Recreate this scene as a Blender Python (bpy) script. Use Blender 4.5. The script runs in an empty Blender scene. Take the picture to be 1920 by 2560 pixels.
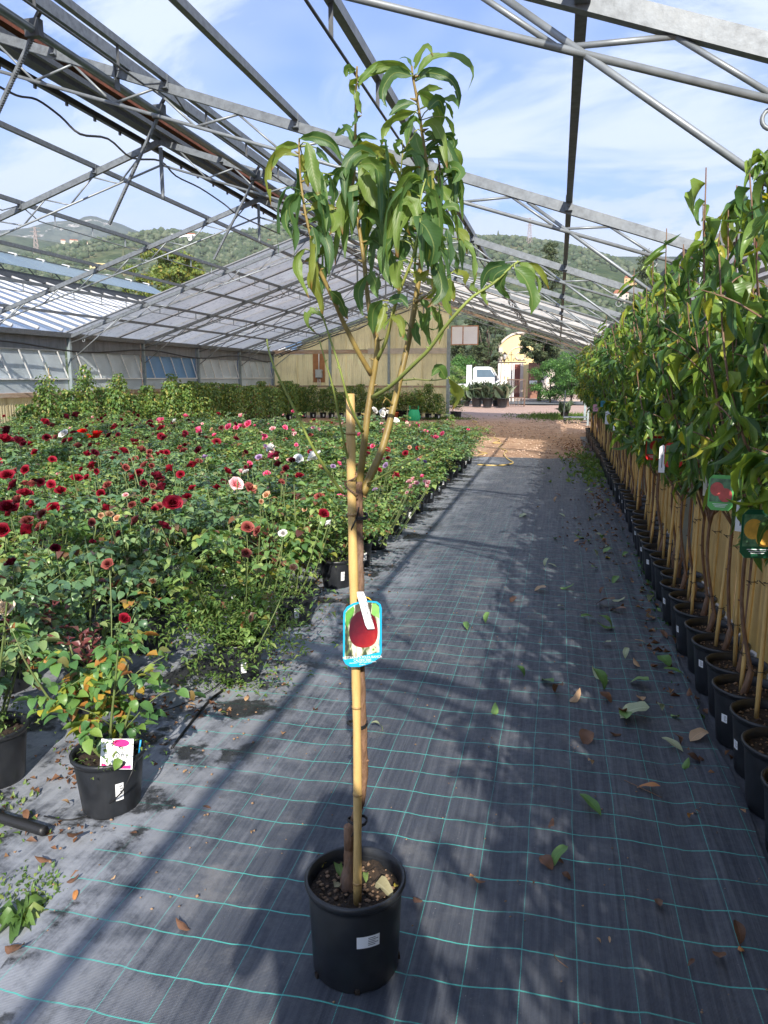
import bpy, math, random
import numpy as np
from mathutils import Vector, Matrix, Euler, noise as mn

sc = bpy.context.scene
R = math.radians
# ------------------------------------------------------------------ camera
CAMH = 1.5
PITCH = math.atan(338 / 1900.); YAW = math.atan(435 / math.hypot(1900, 338))
cam_d = bpy.data.cameras.new('camera'); cam = bpy.data.objects.new('camera', cam_d)
sc.collection.objects.link(cam); sc.camera = cam
cam_d.sensor_fit = 'VERTICAL'; cam_d.sensor_height = 36.0; cam_d.lens = 36.0 * 1900 / 2560
cam_d.clip_start = 0.05; cam_d.clip_end = 20000
cam.location = (0, 0, CAMH); cam.rotation_euler = (math.pi / 2 - PITCH, 0, YAW)
# ------------------------------------------------------------------ world, sun, exposure
SUN_ELEV = R(31.5)
LD = Vector((-0.268, 0.963, 0)).normalized() * math.cos(SUN_ELEV) + Vector((0, 0, -math.sin(SUN_ELEV)))
world = bpy.data.worlds.new("World"); sc.world = world; world.use_nodes = True
wt = world.node_tree; wt.nodes.clear()
def wn(t, **k):
    n = wt.nodes.new(t)
    for a, b in k.items(): setattr(n, a, b)
    return n
out = wn('ShaderNodeOutputWorld'); bg = wn('ShaderNodeBackground'); bg.inputs[1].default_value = 0.074
sky = wn('ShaderNodeTexSky', sky_type='NISHITA', sun_disc=False)
sky.sun_elevation = SUN_ELEV; sky.sun_rotation = math.atan2(-LD.x, -LD.y)
sky.air_density = 1.0; sky.dust_density = 0.6; sky.ozone_density = 2.0
tc = wn('ShaderNodeTexCoord'); sx = wn('ShaderNodeSeparateXYZ'); wt.links.new(tc.outputs['Generated'], sx.inputs[0])
def wm(op, a, b=None, c=None, clamp=False):
    n = wn('ShaderNodeMath', operation=op); n.use_clamp = clamp
    for i, v in enumerate((a, b, c)):
        if v is None: continue
        if isinstance(v, (int, float)): n.inputs[i].default_value = v
        else: wt.links.new(v, n.inputs[i])
    return n.outputs[0]
# clouds: project the direction on a plane high above
zc = wm('MAXIMUM', sx.outputs[2], 0.0)
den = wm('ADD', zc, 0.22)
cx = wm('DIVIDE', sx.outputs[0], den); cy_ = wm('DIVIDE', sx.outputs[1], den)
cmb = wn('ShaderNodeCombineXYZ'); wt.links.new(cx, cmb.inputs[0]); wt.links.new(cy_, cmb.inputs[1])
def cloud(scale, sxy, detail, rough, lo, hi, loc=(0, 0, 0), rot=0.0, dist=0.0):
    mp = wn('ShaderNodeMapping'); mp.inputs['Scale'].default_value = (sxy[0], sxy[1], 1)
    mp.inputs['Location'].default_value = loc; mp.inputs['Rotation'].default_value = (0, 0, rot)
    wt.links.new(cmb.outputs[0], mp.inputs[0])
    n = wn('ShaderNodeTexNoise'); n.inputs['Scale'].default_value = scale; n.inputs['Detail'].default_value = detail
    n.inputs['Roughness'].default_value = rough; n.inputs['Distortion'].default_value = dist
    wt.links.new(mp.outputs[0], n.inputs['Vector'])
    r = wn('ShaderNodeMapRange'); r.interpolation_type = 'SMOOTHSTEP'
    r.inputs[1].default_value = lo; r.inputs[2].default_value = hi; wt.links.new(n.outputs[0], r.inputs[0])
    return r.outputs[0]
wisp = cloud(0.9, (1, 1.9), 10, 0.62, 0.42, 0.60, (3.1, 1.2, 0), R(-35), 0.8)
veil = cloud(0.42, (1, 1.2), 5, 0.55, 0.40, 0.60, (0.6, 4.4, 0), R(20))
puff = cloud(2.4, (1, 1), 9, 0.55, 0.44, 0.52, (7.3, 2.2, 0), 0, 0.2)
band = wn('ShaderNodeMapRange'); band.interpolation_type = 'SMOOTHSTEP'
band.inputs[1].default_value = 0.34; band.inputs[2].default_value = 0.10; wt.links.new(sx.outputs[2], band.inputs[0])
hz = wn('ShaderNodeMapRange'); hz.interpolation_type = 'SMOOTHSTEP'
hz.inputs[1].default_value = 0.42; hz.inputs[2].default_value = -0.05; hz.inputs[4].default_value = 0.58
wt.links.new(sx.outputs[2], hz.inputs[0])
cl = wm('MAXIMUM', wm('MULTIPLY', wisp, 0.80), wm('MULTIPLY', veil, 0.70))
cl = wm('MAXIMUM', cl, wm('MULTIPLY', wm('MULTIPLY', puff, band.outputs[0]), 1.0))
cl = wm('ADD', cl, wm('MULTIPLY', wm('SUBTRACT', 1.0, cl), hz.outputs[0]), clamp=True)
boost = wn('ShaderNodeMix', data_type='RGBA', blend_type='MULTIPLY'); boost.inputs[0].default_value = 1
boost.inputs[7].default_value = (0.36, 0.84, 1.60, 1)
wt.links.new(sky.outputs[0], boost.inputs[6])
mx = wn('ShaderNodeMix', data_type='RGBA'); mx.inputs[7].default_value = (7.2, 7.9, 9.1, 1)
wt.links.new(cl, mx.inputs[0]); wt.links.new(boost.outputs[2], mx.inputs[6])
wt.links.new(mx.outputs[2], bg.inputs[0]); wt.links.new(bg.outputs[0], out.inputs[0])
sun_d = bpy.data.lights.new('sun', 'SUN'); sun_d.energy = 4.4; sun_d.angle = R(0.53); sun_d.color = (1.0, 0.93, 0.82)
sun = bpy.data.objects.new('sun', sun_d); sc.collection.objects.link(sun)
sun.rotation_euler = LD.to_track_quat('-Z', 'Y').to_euler()
vs = sc.view_settings; vs.view_transform = 'Standard'; vs.look = 'None'; vs.gamma = 1; vs.use_curve_mapping = False; vs.exposure = 1.08
sc.cycles.max_bounces = 7; sc.cycles.diffuse_bounces = 3; sc.cycles.transmission_bounces = 5; sc.cycles.transparent_max_bounces = 8
sc.cycles.caustics_reflective = False; sc.cycles.caustics_refractive = False

# ------------------------------------------------------------------ measured camera rays, used to work out real positions
_c, _s = math.cos(YAW), math.sin(YAW); _cp, _sp = math.cos(PITCH), math.sin(PITCH)
RT = Vector((_c, _s, 0)); FW = Vector((-_s * _cp, _c * _cp, -_sp)); UP = RT.cross(FW)
def ray(px, py): return FW + RT * ((px - 960) / 1900.) - UP * ((py - 1280) / 1900.)
def G(px, py, z=0.0): d = ray(px, py); return Vector((0, 0, CAMH)) + d * ((z - CAMH) / d.z)
def AY(px, py, Y): d = ray(px, py); return Vector((0, 0, CAMH)) + d * (Y / d.y)
def AX(px, py, X): d = ray(px, py); return Vector((0, 0, CAMH)) + d * (X / d.x)
def AD(px, py, D): d = ray(px, py); return Vector((0, 0, CAMH)) + d * (D / math.hypot(d.x, d.y))

# ------------------------------------------------------------------ materials
def newmat(name):
    m = bpy.data.materials.new(name); m.use_nodes = True
    return m, m.node_tree, m.node_tree.nodes['Principled BSDF']
def link(nt, a, b): nt.links.new(a, b)
def nd(nt, t, **k):
    n = nt.nodes.new(t)
    for a, b in k.items(): setattr(n, a, b)
    return n
def ramp(nt, stops, fac=None, interp='LINEAR'):
    r = nd(nt, 'ShaderNodeValToRGB'); e = r.color_ramp; e.interpolation = interp
    while len(e.elements) > 1: e.elements.remove(e.elements[-1])
    e.elements[0].position = stops[0][0]; e.elements[0].color = (*stops[0][1], 1)
    for p, c in stops[1:]:
        q = e.elements.new(p); q.color = (*c, 1)
    if fac is not None: link(nt, fac, r.inputs[0])
    return r
def sc3(c, k): return tuple(max(0, min(1, v * k)) for v in c)
MT = {}
def mat(name, base, rough=0.6, metal=0.0, var=0.18, scale=12.0, bump=0.15, bscale=None, stretch=(1, 1, 1), spec=0.5, coat=0, objvar=0.0, trans=0.0, detail=6, dirt=None):
    if name in MT: return MT[name]
    m, nt, b = newmat(name)
    t = nd(nt, 'ShaderNodeTexCoord'); mp = nd(nt, 'ShaderNodeMapping'); mp.inputs['Scale'].default_value = stretch
    link(nt, t.outputs['Object'], mp.inputs[0])
    n = nd(nt, 'ShaderNodeTexNoise'); n.inputs['Scale'].default_value = scale; n.inputs['Detail'].default_value = detail; n.inputs['Roughness'].default_value = 0.6
    link(nt, mp.outputs[0], n.inputs['Vector'])
    r = ramp(nt, [(0.28, sc3(base, 1 - var)), (0.5, base), (0.74, sc3(base, 1 + var))], n.outputs[0])
    col = r.outputs[0]
    if dirt:
        n2 = nd(nt, 'ShaderNodeTexNoise'); n2.inputs['Scale'].default_value = scale * 0.27; n2.inputs['Detail'].default_value = 8; n2.inputs['Roughness'].default_value = 0.7
        link(nt, mp.outputs[0], n2.inputs['Vector'])
        f = nd(nt, 'ShaderNodeMapRange'); f.inputs[1].default_value = 0.5; f.inputs[2].default_value = 0.72; f.inputs[4].default_value = dirt[1]
        link(nt, n2.outputs[0], f.inputs[0])
        mxx = nd(nt, 'ShaderNodeMix', data_type='RGBA'); link(nt, f.outputs[0], mxx.inputs[0]); link(nt, col, mxx.inputs[6]); mxx.inputs[7].default_value = (*dirt[0], 1)
        col = mxx.outputs[2]
    if objvar:
        oi = nd(nt, 'ShaderNodeObjectInfo'); hs = nd(nt, 'ShaderNodeHueSaturation')
        mr = nd(nt, 'ShaderNodeMapRange'); mr.inputs[3].default_value = 1 - objvar; mr.inputs[4].default_value = 1 + objvar
        link(nt, oi.outputs['Random'], mr.inputs[0]); link(nt, mr.outputs[0], hs.inputs['Value']); link(nt, col, hs.inputs['Color']); col = hs.outputs[0]
    link(nt, col, b.inputs['Base Color'])
    b.inputs['Roughness'].default_value = rough; b.inputs['Metallic'].default_value = metal; b.inputs['Specular IOR Level'].default_value = spec
    if coat: b.inputs['Coat Weight'].default_value = coat
    if bump:
        n3 = nd(nt, 'ShaderNodeTexNoise'); n3.inputs['Scale'].default_value = bscale or scale * 3; n3.inputs['Detail'].default_value = 5
        link(nt, mp.outputs[0], n3.inputs['Vector'])
        bp = nd(nt, 'ShaderNodeBump'); bp.inputs['Strength'].default_value = bump; bp.inputs['Distance'].default_value = 0.01
        link(nt, n3.outputs[0], bp.inputs['Height']); link(nt, bp.outputs[0], b.inputs['Normal'])
    if trans:
        tr = nd(nt, 'ShaderNodeBsdfTranslucent'); link(nt, col, tr.inputs[0])
        ms = nd(nt, 'ShaderNodeMixShader'); ms.inputs[0].default_value = trans
        link(nt, b.outputs[0], ms.inputs[1]); link(nt, tr.outputs[0], ms.inputs[2]); link(nt, ms.outputs[0], nt.nodes['Material Output'].inputs[0])
    MT[name] = m
    return m
def leafmat(name, stops, rough=0.45, trans=0.35, vein=(0.16, 0.22, 0.06), tcol=1.5, tip=None, veinw=0.05):
    """leaf colours vary from leaf to leaf (random per island and per object); a pale midrib from the UV map"""
    m, nt, b = newmat(name)
    g = nd(nt, 'ShaderNodeNewGeometry'); oi = nd(nt, 'ShaderNodeObjectInfo')
    a = nd(nt, 'ShaderNodeMath', operation='ADD'); link(nt, g.outputs['Random Per Island'], a.inputs[0]); link(nt, oi.outputs['Random'], a.inputs[1])
    fr = nd(nt, 'ShaderNodeMath', operation='FRACT'); link(nt, a.outputs[0], fr.inputs[0])
    r = ramp(nt, stops, fr.outputs[0])
    t = nd(nt, 'ShaderNodeTexCoord'); n = nd(nt, 'ShaderNodeTexNoise'); n.inputs['Scale'].default_value = 35; n.inputs['Detail'].default_value = 4
    link(nt, t.outputs['Object'], n.inputs['Vector'])
    mr = nd(nt, 'ShaderNodeMapRange'); mr.inputs[3].default_value = 0.72; mr.inputs[4].default_value = 1.3; link(nt, n.outputs[0], mr.inputs[0])
    hs = nd(nt, 'ShaderNodeHueSaturation'); link(nt, r.outputs[0], hs.inputs['Color']); link(nt, mr.outputs[0], hs.inputs['Value'])
    col = hs.outputs[0]
    uv = nd(nt, 'ShaderNodeUVMap'); s = nd(nt, 'ShaderNodeSeparateXYZ'); link(nt, uv.outputs[0], s.inputs[0])
    d = nd(nt, 'ShaderNodeMath', operation='SUBTRACT'); link(nt, s.outputs[0], d.inputs[0]); d.inputs[1].default_value = 0.5
    ab = nd(nt, 'ShaderNodeMath', operation='ABSOLUTE'); link(nt, d.outputs[0], ab.inputs[0])
    if vein:
        lt = nd(nt, 'ShaderNodeMath', operation='LESS_THAN'); link(nt, ab.outputs[0], lt.inputs[0]); lt.inputs[1].default_value = veinw
        mu = nd(nt, 'ShaderNodeMath', operation='MULTIPLY'); link(nt, lt.outputs[0], mu.inputs[0]); mu.inputs[1].default_value = 0.75
        mm = nd(nt, 'ShaderNodeMix', data_type='RGBA'); link(nt, mu.outputs[0], mm.inputs[0]); link(nt, col, mm.inputs[6]); mm.inputs[7].default_value = (*vein, 1)
        col = mm.outputs[2]
        # side veins as relief
        ad = nd(nt, 'ShaderNodeMath', operation='MULTIPLY_ADD'); link(nt, ab.outputs[0], ad.inputs[0]); ad.inputs[1].default_value = -0.35; link(nt, s.outputs[1], ad.inputs[2])
        sn = nd(nt, 'ShaderNodeMath', operation='MULTIPLY'); link(nt, ad.outputs[0], sn.inputs[0]); sn.inputs[1].default_value = 90
        si = nd(nt, 'ShaderNodeMath', operation='SINE'); link(nt, sn.outputs[0], si.inputs[0])
        bp = nd(nt, 'ShaderNodeBump'); bp.inputs['Strength'].default_value = 0.07; bp.inputs['Distance'].default_value = 0.002
        link(nt, si.outputs[0], bp.inputs['Height']); link(nt, bp.outputs[0], b.inputs['Normal'])
    if tip:
        tm = nd(nt, 'ShaderNodeMapRange'); tm.inputs[1].default_value = 0.86; tm.inputs[2].default_value = 0.98; link(nt, s.outputs[1], tm.inputs[0])
        ro = nd(nt, 'ShaderNodeMath', operation='GREATER_THAN'); link(nt, fr.outputs[0], ro.inputs[0]); ro.inputs[1].default_value = 0.72
        mu2 = nd(nt, 'ShaderNodeMath', operation='MULTIPLY'); link(nt, tm.outputs[0], mu2.inputs[0]); link(nt, ro.outputs[0], mu2.inputs[1])
        m3 = nd(nt, 'ShaderNodeMix', data_type='RGBA'); link(nt, mu2.outputs[0], m3.inputs[0]); link(nt, col, m3.inputs[6]); m3.inputs[7].default_value = (*tip, 1)
        col = m3.outputs[2]
    link(nt, col, b.inputs['Base Color']); b.inputs['Roughness'].default_value = rough; b.inputs['Specular IOR Level'].default_value = 0.45
    br = nd(nt, 'ShaderNodeMix', data_type='RGBA', blend_type='MULTIPLY'); br.inputs[0].default_value = 1; link(nt, col, br.inputs[6]); br.inputs[7].default_value = (tcol * 1.15, tcol, tcol * 0.45, 1)
    tr = nd(nt, 'ShaderNodeBsdfTranslucent'); link(nt, br.outputs[2], tr.inputs[0])
    ms = nd(nt, 'ShaderNodeMixShader'); ms.inputs[0].default_value = trans
    link(nt, b.outputs[0], ms.inputs[1]); link(nt, tr.outputs[0], ms.inputs[2]); link(nt, ms.outputs[0], nt.nodes['Material Output'].inputs[0])
    MT[name] = m
    return m

steel = mat('galvanised_steel', (0.13, 0.145, 0.16), 0.5, 0.2, 0.35, 26, 0.05, dirt=((0.20, 0.215, 0.225), 0.6))
steel_dark = mat('weathered_steel', (0.075, 0.08, 0.085), 0.5, 0.35, 0.3, 18, 0.08)
tube_mat = mat('galvanised_tube', (0.23, 0.25, 0.265), 0.45, 0.35, 0.2, 14, 0.03, dirt=((0.2, 0.22, 0.2), 0.35))
rust = mat('rusty_steel', (0.16, 0.05, 0.025), 0.85, 0.1, 0.5, 9, 0.3)
black_plastic = mat('black_pot_plastic', (0.014, 0.016, 0.020), 0.38, 0, 0.25, 18, 0.04, spec=0.5, dirt=((0.05, 0.05, 0.05), 0.35))
black_rubber = mat('black_hose_rubber', (0.012, 0.012, 0.013), 0.5, 0, 0.2, 20, 0.05)
soil_m = mat('potting_soil', (0.030, 0.019, 0.012), 0.95, 0, 0.7, 60, 0.9, 130, detail=10)
pebble_m = mat('clay_pebbles', (0.22, 0.14, 0.085), 0.85, 0, 0.4, 30, 0.3, objvar=0.2)
white_card = mat('white_label_card', (0.78, 0.79, 0.80), 0.5, 0, 0.03, 8, 0)
ink = mat('grey_print', (0.10, 0.10, 0.11), 0.6, 0, 0.1, 8, 0)
bamboo = mat('bamboo_cane', (0.60, 0.40, 0.15), 0.42, 0, 0.22, 9, 0.05, stretch=(6, 6, 1), objvar=0.18, dirt=((0.34, 0.19, 0.07), 0.6))
bark = mat('young_bark', (0.17, 0.095, 0.055), 0.75, 0, 0.4, 30, 0.5, 60, stretch=(3, 3, 1), dirt=((0.26, 0.21, 0.18), 0.5))
bark_green = mat('golden_shoot_bark', (0.23, 0.165, 0.045), 0.5, 0, 0.3, 22, 0.15, stretch=(3, 3, 1), dirt=((0.17, 0.09, 0.04), 0.5))
shoot = mat('green_shoot', (0.22, 0.27, 0.06), 0.5, 0, 0.2, 20, 0.08, dirt=((0.28, 0.17, 0.06), 0.45))
red_shoot = mat('red_shoot', (0.18, 0.06, 0.05), 0.55, 0, 0.3, 20, 0.1)
cane_m = mat('rose_cane', (0.12, 0.165, 0.05), 0.55, 0, 0.3, 25, 0.1, dirt=((0.16, 0.10, 0.05), 0.5))
dark_bark = mat('dark_tree_bark', (0.085, 0.062, 0.048), 0.85, 0, 0.4, 18, 0.6, 40, stretch=(2, 2, 0.6))
peach_leaf = leafmat('peach_leaf', [(0.0, (0.05, 0.115, 0.04)), (0.35, (0.075, 0.155, 0.045)), (0.62, (0.11, 0.20, 0.045)), (0.88, (0.17, 0.25, 0.05)), (0.96, (0.24, 0.25, 0.04)), (1.0, (0.05, 0.11, 0.03))], 0.46, 0.42, vein=(0.24, 0.30, 0.10), tip=(0.24, 0.10, 0.03), veinw=0.035)
peach_leaf2 = leafmat('peach_leaf_row', [(0.0, (0.05, 0.115, 0.042)), (0.35, (0.08, 0.17, 0.045)), (0.65, (0.14, 0.245, 0.05)), (0.88, (0.23, 0.32, 0.05)), (0.97, (0.42, 0.40, 0.05)), (1.0, (0.06, 0.13, 0.035))], 0.34, 0.42, vein=(0.22, 0.28, 0.10), veinw=0.04)
rose_leaf = leafmat('rose_leaf', [(0.0, (0.075, 0.16, 0.055)), (0.3, (0.12, 0.235, 0.07)), (0.6, (0.22, 0.34, 0.10)), (0.80, (0.34, 0.43, 0.14)), (0.88, (0.26, 0.28, 0.05)), (0.93, (0.10, 0.04, 0.035)), (0.97, (0.25, 0.12, 0.05)), (1.0, (0.05, 0.13, 0.05))], 0.34, 0.33, vein=None)
rose_leaf2 = leafmat('bluish_rose_leaf', [(0.0, (0.07, 0.15, 0.08)), (0.5, (0.13, 0.23, 0.10)), (0.86, (0.24, 0.34, 0.13)), (0.94, (0.13, 0.045, 0.04)), (1.0, (0.04, 0.09, 0.05))], 0.34, 0.24, vein=None)
autumn_leaf = leafmat('yellowing_rose_leaf', [(0.0, (0.06, 0.15, 0.05)), (0.45, (0.10, 0.22, 0.06)), (0.72, (0.17, 0.28, 0.06)), (0.82, (0.42, 0.38, 0.05)), (0.9, (0.42, 0.20, 0.04)), (0.95, (0.28, 0.10, 0.04)), (1.0, (0.08, 0.18, 0.05))], 0.4, 0.3, vein=None)
weed_leaf = leafmat('weed_leaf', [(0.0, (0.08, 0.16, 0.04)), (0.6, (0.14, 0.24, 0.06)), (1.0, (0.24, 0.30, 0.09))], 0.45, 0.35, vein=None)
maroon_leaf = leafmat('maroon_young_leaf', [(0.0, (0.11, 0.025, 0.03)), (0.6, (0.17, 0.05, 0.045)), (1.0, (0.10, 0.06, 0.04))], 0.38, 0.25, vein=None)
climber_leaf = leafmat('climber_leaf', [(0.0, (0.06, 0.13, 0.03)), (0.5, (0.10, 0.19, 0.04)), (0.85, (0.20, 0.26, 0.05)), (1.0, (0.30, 0.29, 0.07))], 0.45, 0.3, vein=None)
tree_leaf = leafmat('round_tree_leaf', [(0.0, (0.07, 0.12, 0.025)), (0.6, (0.13, 0.19, 0.03)), (0.9, (0.23, 0.24, 0.04)), (1.0, (0.28, 0.22, 0.04))], 0.5, 0.25, vein=None)
cypress_leaf = leafmat('cypress_foliage', [(0.0, (0.035, 0.058, 0.025)), (0.7, (0.055, 0.08, 0.032)), (1.0, (0.10, 0.11, 0.04))], 0.6, 0.12, vein=None)
hedge_leaf = leafmat('hedge_leaf', [(0.0, (0.035, 0.11, 0.025)), (0.7, (0.07, 0.17, 0.03)), (1.0, (0.12, 0.22, 0.05))], 0.5, 0.25, vein=None)
strap_leaf = leafmat('strap_leaf', [(0.0, (0.05, 0.09, 0.05)), (0.6, (0.10, 0.14, 0.09)), (1.0, (0.25, 0.28, 0.18))], 0.4, 0.2, vein=None)
grass_leaf = leafmat('grass_blade', [(0.0, (0.06, 0.13, 0.02)), (1.0, (0.13, 0.20, 0.04))], 0.6, 0.3, vein=None)
brown_leaf = leafmat('dry_brown_leaf', [(0.0, (0.12, 0.055, 0.03)), (0.5, (0.21, 0.10, 0.05)), (0.8, (0.36, 0.20, 0.10)), (1.0, (0.10, 0.05, 0.035))], 0.7, 0.15, vein=(0.1, 0.05, 0.03))

# ------------------------------------------------------------------ mesh helpers
COL = sc.collection
def fastmesh(name, V, Q, uv=None, mats=(), mi=None, smooth=True):
    """V (n,3) array, Q (m,4) quads (a triangle repeats nothing: use list of polys for mixed)"""
    me = bpy.data.meshes.new(name)
    V = np.asarray(V, dtype=np.float32); Q = np.asarray(Q, dtype=np.int32)
    me.vertices.add(len(V)); me.vertices.foreach_set('co', V.ravel())
    k = Q.shape[1]
    me.loops.add(Q.size); me.loops.foreach_set('vertex_index', Q.ravel())
    me.polygons.add(len(Q)); me.polygons.foreach_set('loop_start', np.arange(0, Q.size, k, dtype=np.int32))
    me.polygons.foreach_set('loop_total', np.full(len(Q), k, dtype=np.int32))
    if smooth: me.polygons.foreach_set('use_smooth', np.ones(len(Q), dtype=bool))
    if mi is not None: me.polygons.foreach_set('material_index', np.asarray(mi, dtype=np.int32))
    if uv is not None:
        l = me.uv_layers.new(name='UVMap'); l.data.foreach_set('uv', np.asarray(uv, dtype=np.float32)[Q.ravel()].ravel())
    for m in mats: me.materials.append(m)
    me.update(calc_edges=True)
    return me
def obj(name, me, parent=None, loc=None, rot=None, scale=None, kind=None, label=None, cat=None, group=None):
    o = bpy.data.objects.new(name, me); COL.objects.link(o)
    if parent is not None: o.parent = parent
    if loc is not None: o.location = loc
    if rot is not None: o.rotation_euler = rot
    if scale is not None: o.scale = scale if hasattr(scale, '__len__') else (scale,) * 3
    if kind: o['kind'] = kind
    if label: o['label'] = label
    if cat: o['category'] = cat
    if group: o['group'] = group
    return o
def thing(name, loc, label, cat, group=None, rotz=0, kind=None):
    return obj(name, None, None, loc, (0, 0, rotz), None, kind, label, cat, group)
class M:
    def __init__(s, mats): s.v = []; s.f = []; s.m = []; s.sm = []; s.mats = mats if isinstance(mats, (list, tuple)) else [mats]
    def add(s, vs, fs, mi=0, smooth=False):
        o = len(s.v); s.v.extend([tuple(v) for v in vs]); s.f.extend([tuple(o + i for i in f) for f in fs]); s.m.extend([mi] * len(fs)); s.sm.extend([smooth] * len(fs)); return s
    def box(s, c, d, rot=None, mi=0):
        x, y, z = d[0] / 2, d[1] / 2, d[2] / 2; c = Vector(c)
        vs = [Vector(p) for p in ((-x, -y, -z), (x, -y, -z), (x, y, -z), (-x, y, -z), (-x, -y, z), (x, -y, z), (x, y, z), (-x, y, z))]
        if rot is not None:
            mtx = rot if isinstance(rot, Matrix) else Euler(rot).to_matrix(); vs = [mtx @ v for v in vs]
        return s.add([v + c for v in vs], [(0, 3, 2, 1), (4, 5, 6, 7), (0, 1, 5, 4), (1, 2, 6, 5), (2, 3, 7, 6), (3, 0, 4, 7)], mi)
    def bar(s, a, b, w, h, mi=0, upv=(0, 0, 1)):
        a = Vector(a); b = Vector(b); d = (b - a); L = d.length; d.normalize(); u = Vector(upv)
        if abs(d.dot(u)) > 0.98: u = Vector((0, 1, 0))
        sd = d.cross(u).normalized(); u = sd.cross(d)
        mtx = Matrix((sd, d, u)).transposed()
        return s.box((a + b) / 2, (w, L, h), mtx, mi)
    def tube(s, pts, r, n=8, mi=0, cap=True):
        pts = [Vector(p) for p in pts]; k = len(pts); rs = r if hasattr(r, '__len__') else [r] * k
        vs = []; fs = []; prev = None
        for i, p in enumerate(pts):
            d = (pts[min(i + 1, k - 1)] - pts[max(i - 1, 0)]); d = d.normalized() if d.length > 1e-9 else Vector((0, 0, 1))
            if prev is None:
                u = Vector((0, 0, 1)) if abs(d.z) < 0.9 else Vector((1, 0, 0)); a = d.cross(u).normalized()
            else:
                a = (prev - d * prev.dot(d)).normalized()
            prev = a; b = d.cross(a)
            for j in range(n):
                t = 2 * math.pi * j / n; vs.append(p + (a * math.cos(t) + b * math.sin(t)) * rs[i])
        for i in range(k - 1):
            for j in range(n):
                j2 = (j + 1) % n; fs.append((i * n + j, i * n + j2, (i + 1) * n + j2, (i + 1) * n + j))
        if cap:
            fs.append(tuple(range(n))[::-1]); fs.append(tuple((k - 1) * n + j for j in range(n)))
        return s.add(vs, fs, mi, True)
    def lathe(s, prof, n=32, c=(0, 0, 0), mi=0, close=False):
        vs = []; fs = []; k = len(prof)
        for r, z in prof:
            for j in range(n):
                t = 2 * math.pi * j / n; vs.append((c[0] + r * math.cos(t), c[1] + r * math.sin(t), c[2] + z))
        for i in range(k - 1):
            for j in range(n):
                j2 = (j + 1) % n; fs.append((i * n + j, i * n + j2, (i + 1) * n + j2, (i + 1) * n + j))
        if close: fs.append(tuple((k - 1) * n + j for j in range(n)))
        return s.add(vs, fs, mi, True)
    def prism(s, pts2, y0, y1, mi=0, axis='y'):
        """pts2: outline in (x,z), extruded along y"""
        n = len(pts2)
        if axis == 'y': vs = [(p[0], y0, p[1]) for p in pts2] + [(p[0], y1, p[1]) for p in pts2]
        elif axis == 'x': vs = [(y0, p[0], p[1]) for p in pts2] + [(y1, p[0], p[1]) for p in pts2]
        else: vs = [(p[0], p[1], y0) for p in pts2] + [(p[0], p[1], y1) for p in pts2]
        fs = [tuple(range(n)), tuple(range(2 * n - 1, n - 1, -1))] + [(i, i + n, (i + 1) % n + n, (i + 1) % n) for i in range(n)]
        return s.add(vs, fs, mi)
    def mesh(s, name):
        me = bpy.data.meshes.new(name); me.from_pydata(s.v, [], s.f)
        for m in s.mats: me.materials.append(m)
        if len(s.mats) > 1: me.polygons.foreach_set('material_index', s.m)
        me.polygons.foreach_set('use_smooth', s.sm); me.update(); return me
    def build(s, name, parent=None, **k): return obj(name, s.mesh(name), parent, **k)

def leaf_template(ns=4, nw=2, curl=0.35, fold=0.25, wave=0.0, shape='lance', seed=0):
    """unit leaf: along +x (0..1), across y (-.5...5), normal z. returns V, Q, UV"""
    rnd = random.Random(seed); V = []; UV = []; Q = []
    ph = rnd.random() * 6
    for i in range(ns + 1):
        t = i / ns
        if shape == 'lance': w = (math.sin(math.pi * min(1, t ** 0.85)) ** 0.75) if 0 < t < 1 else 0.03
        elif shape == 'oval': w = (math.sin(math.pi * t ** 0.8) ** 0.6) if 0 < t < 1 else 0.05
        else: w = (1 - t) ** 0.5
        a = curl * t
        x = math.sin(a * 2) / 2 / max(curl, 1e-3) if curl > 1e-3 else t
        z = -(1 - math.cos(a * 2)) / 2 / max(curl, 1e-3) if curl > 1e-3 else 0
        for j in range(nw + 1):
            s_ = j / nw - 0.5
            zz = z + abs(s_) * fold * w + wave * math.sin(t * 9 + ph + (3 if s_ > 0 else 0)) * abs(s_) * 2 * w
            V.append((x, s_ * w, zz)); UV.append((s_ * 1 + 0.5, t))
    for i in range(ns):
        for j in range(nw):
            a = i * (nw + 1) + j; Q.append((a, a + 1, a + nw + 2, a + nw + 1))
    return np.array(V), np.array(Q), np.array(UV)
def scatter(tpls, P, D, N, L, W, rs):
    """instance leaf templates: P,D,N (n,3); L,W (n,)"""
    Vs = []; Qs = []; Us = []; off = 0
    n = len(P); D = D / (np.linalg.norm(D, axis=1, keepdims=True) + 1e-9)
    S = np.cross(N, D); S /= (np.linalg.norm(S, axis=1, keepdims=True) + 1e-9); N2 = np.cross(D, S)
    which = rs.integers(0, len(tpls), n)
    for k, (V, Q, U) in enumerate(tpls):
        idx = np.nonzero(which == k)[0]
        if len(idx) == 0: continue
        v = (P[idx, None] + D[idx, None] * (V[None, :, 0:1] * L[idx, None, None]) + S[idx, None] * (V[None, :, 1:2] * W[idx, None, None]) + N2[idx, None] * (V[None, :, 2:3] * L[idx, None, None]))
        m = len(V); q = Q[None] + (np.arange(len(idx)) * m)[:, None, None] + off
        Vs.append(v.reshape(-1, 3)); Qs.append(q.reshape(-1, 4)); Us.append(np.tile(U, (len(idx), 1))); off += len(idx) * m
    return np.concatenate(Vs), np.concatenate(Qs), np.concatenate(Us)
def rdir(rs, n):
    v = rs.normal(size=(n, 3)); return v / np.linalg.norm(v, axis=1, keepdims=True)

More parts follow.
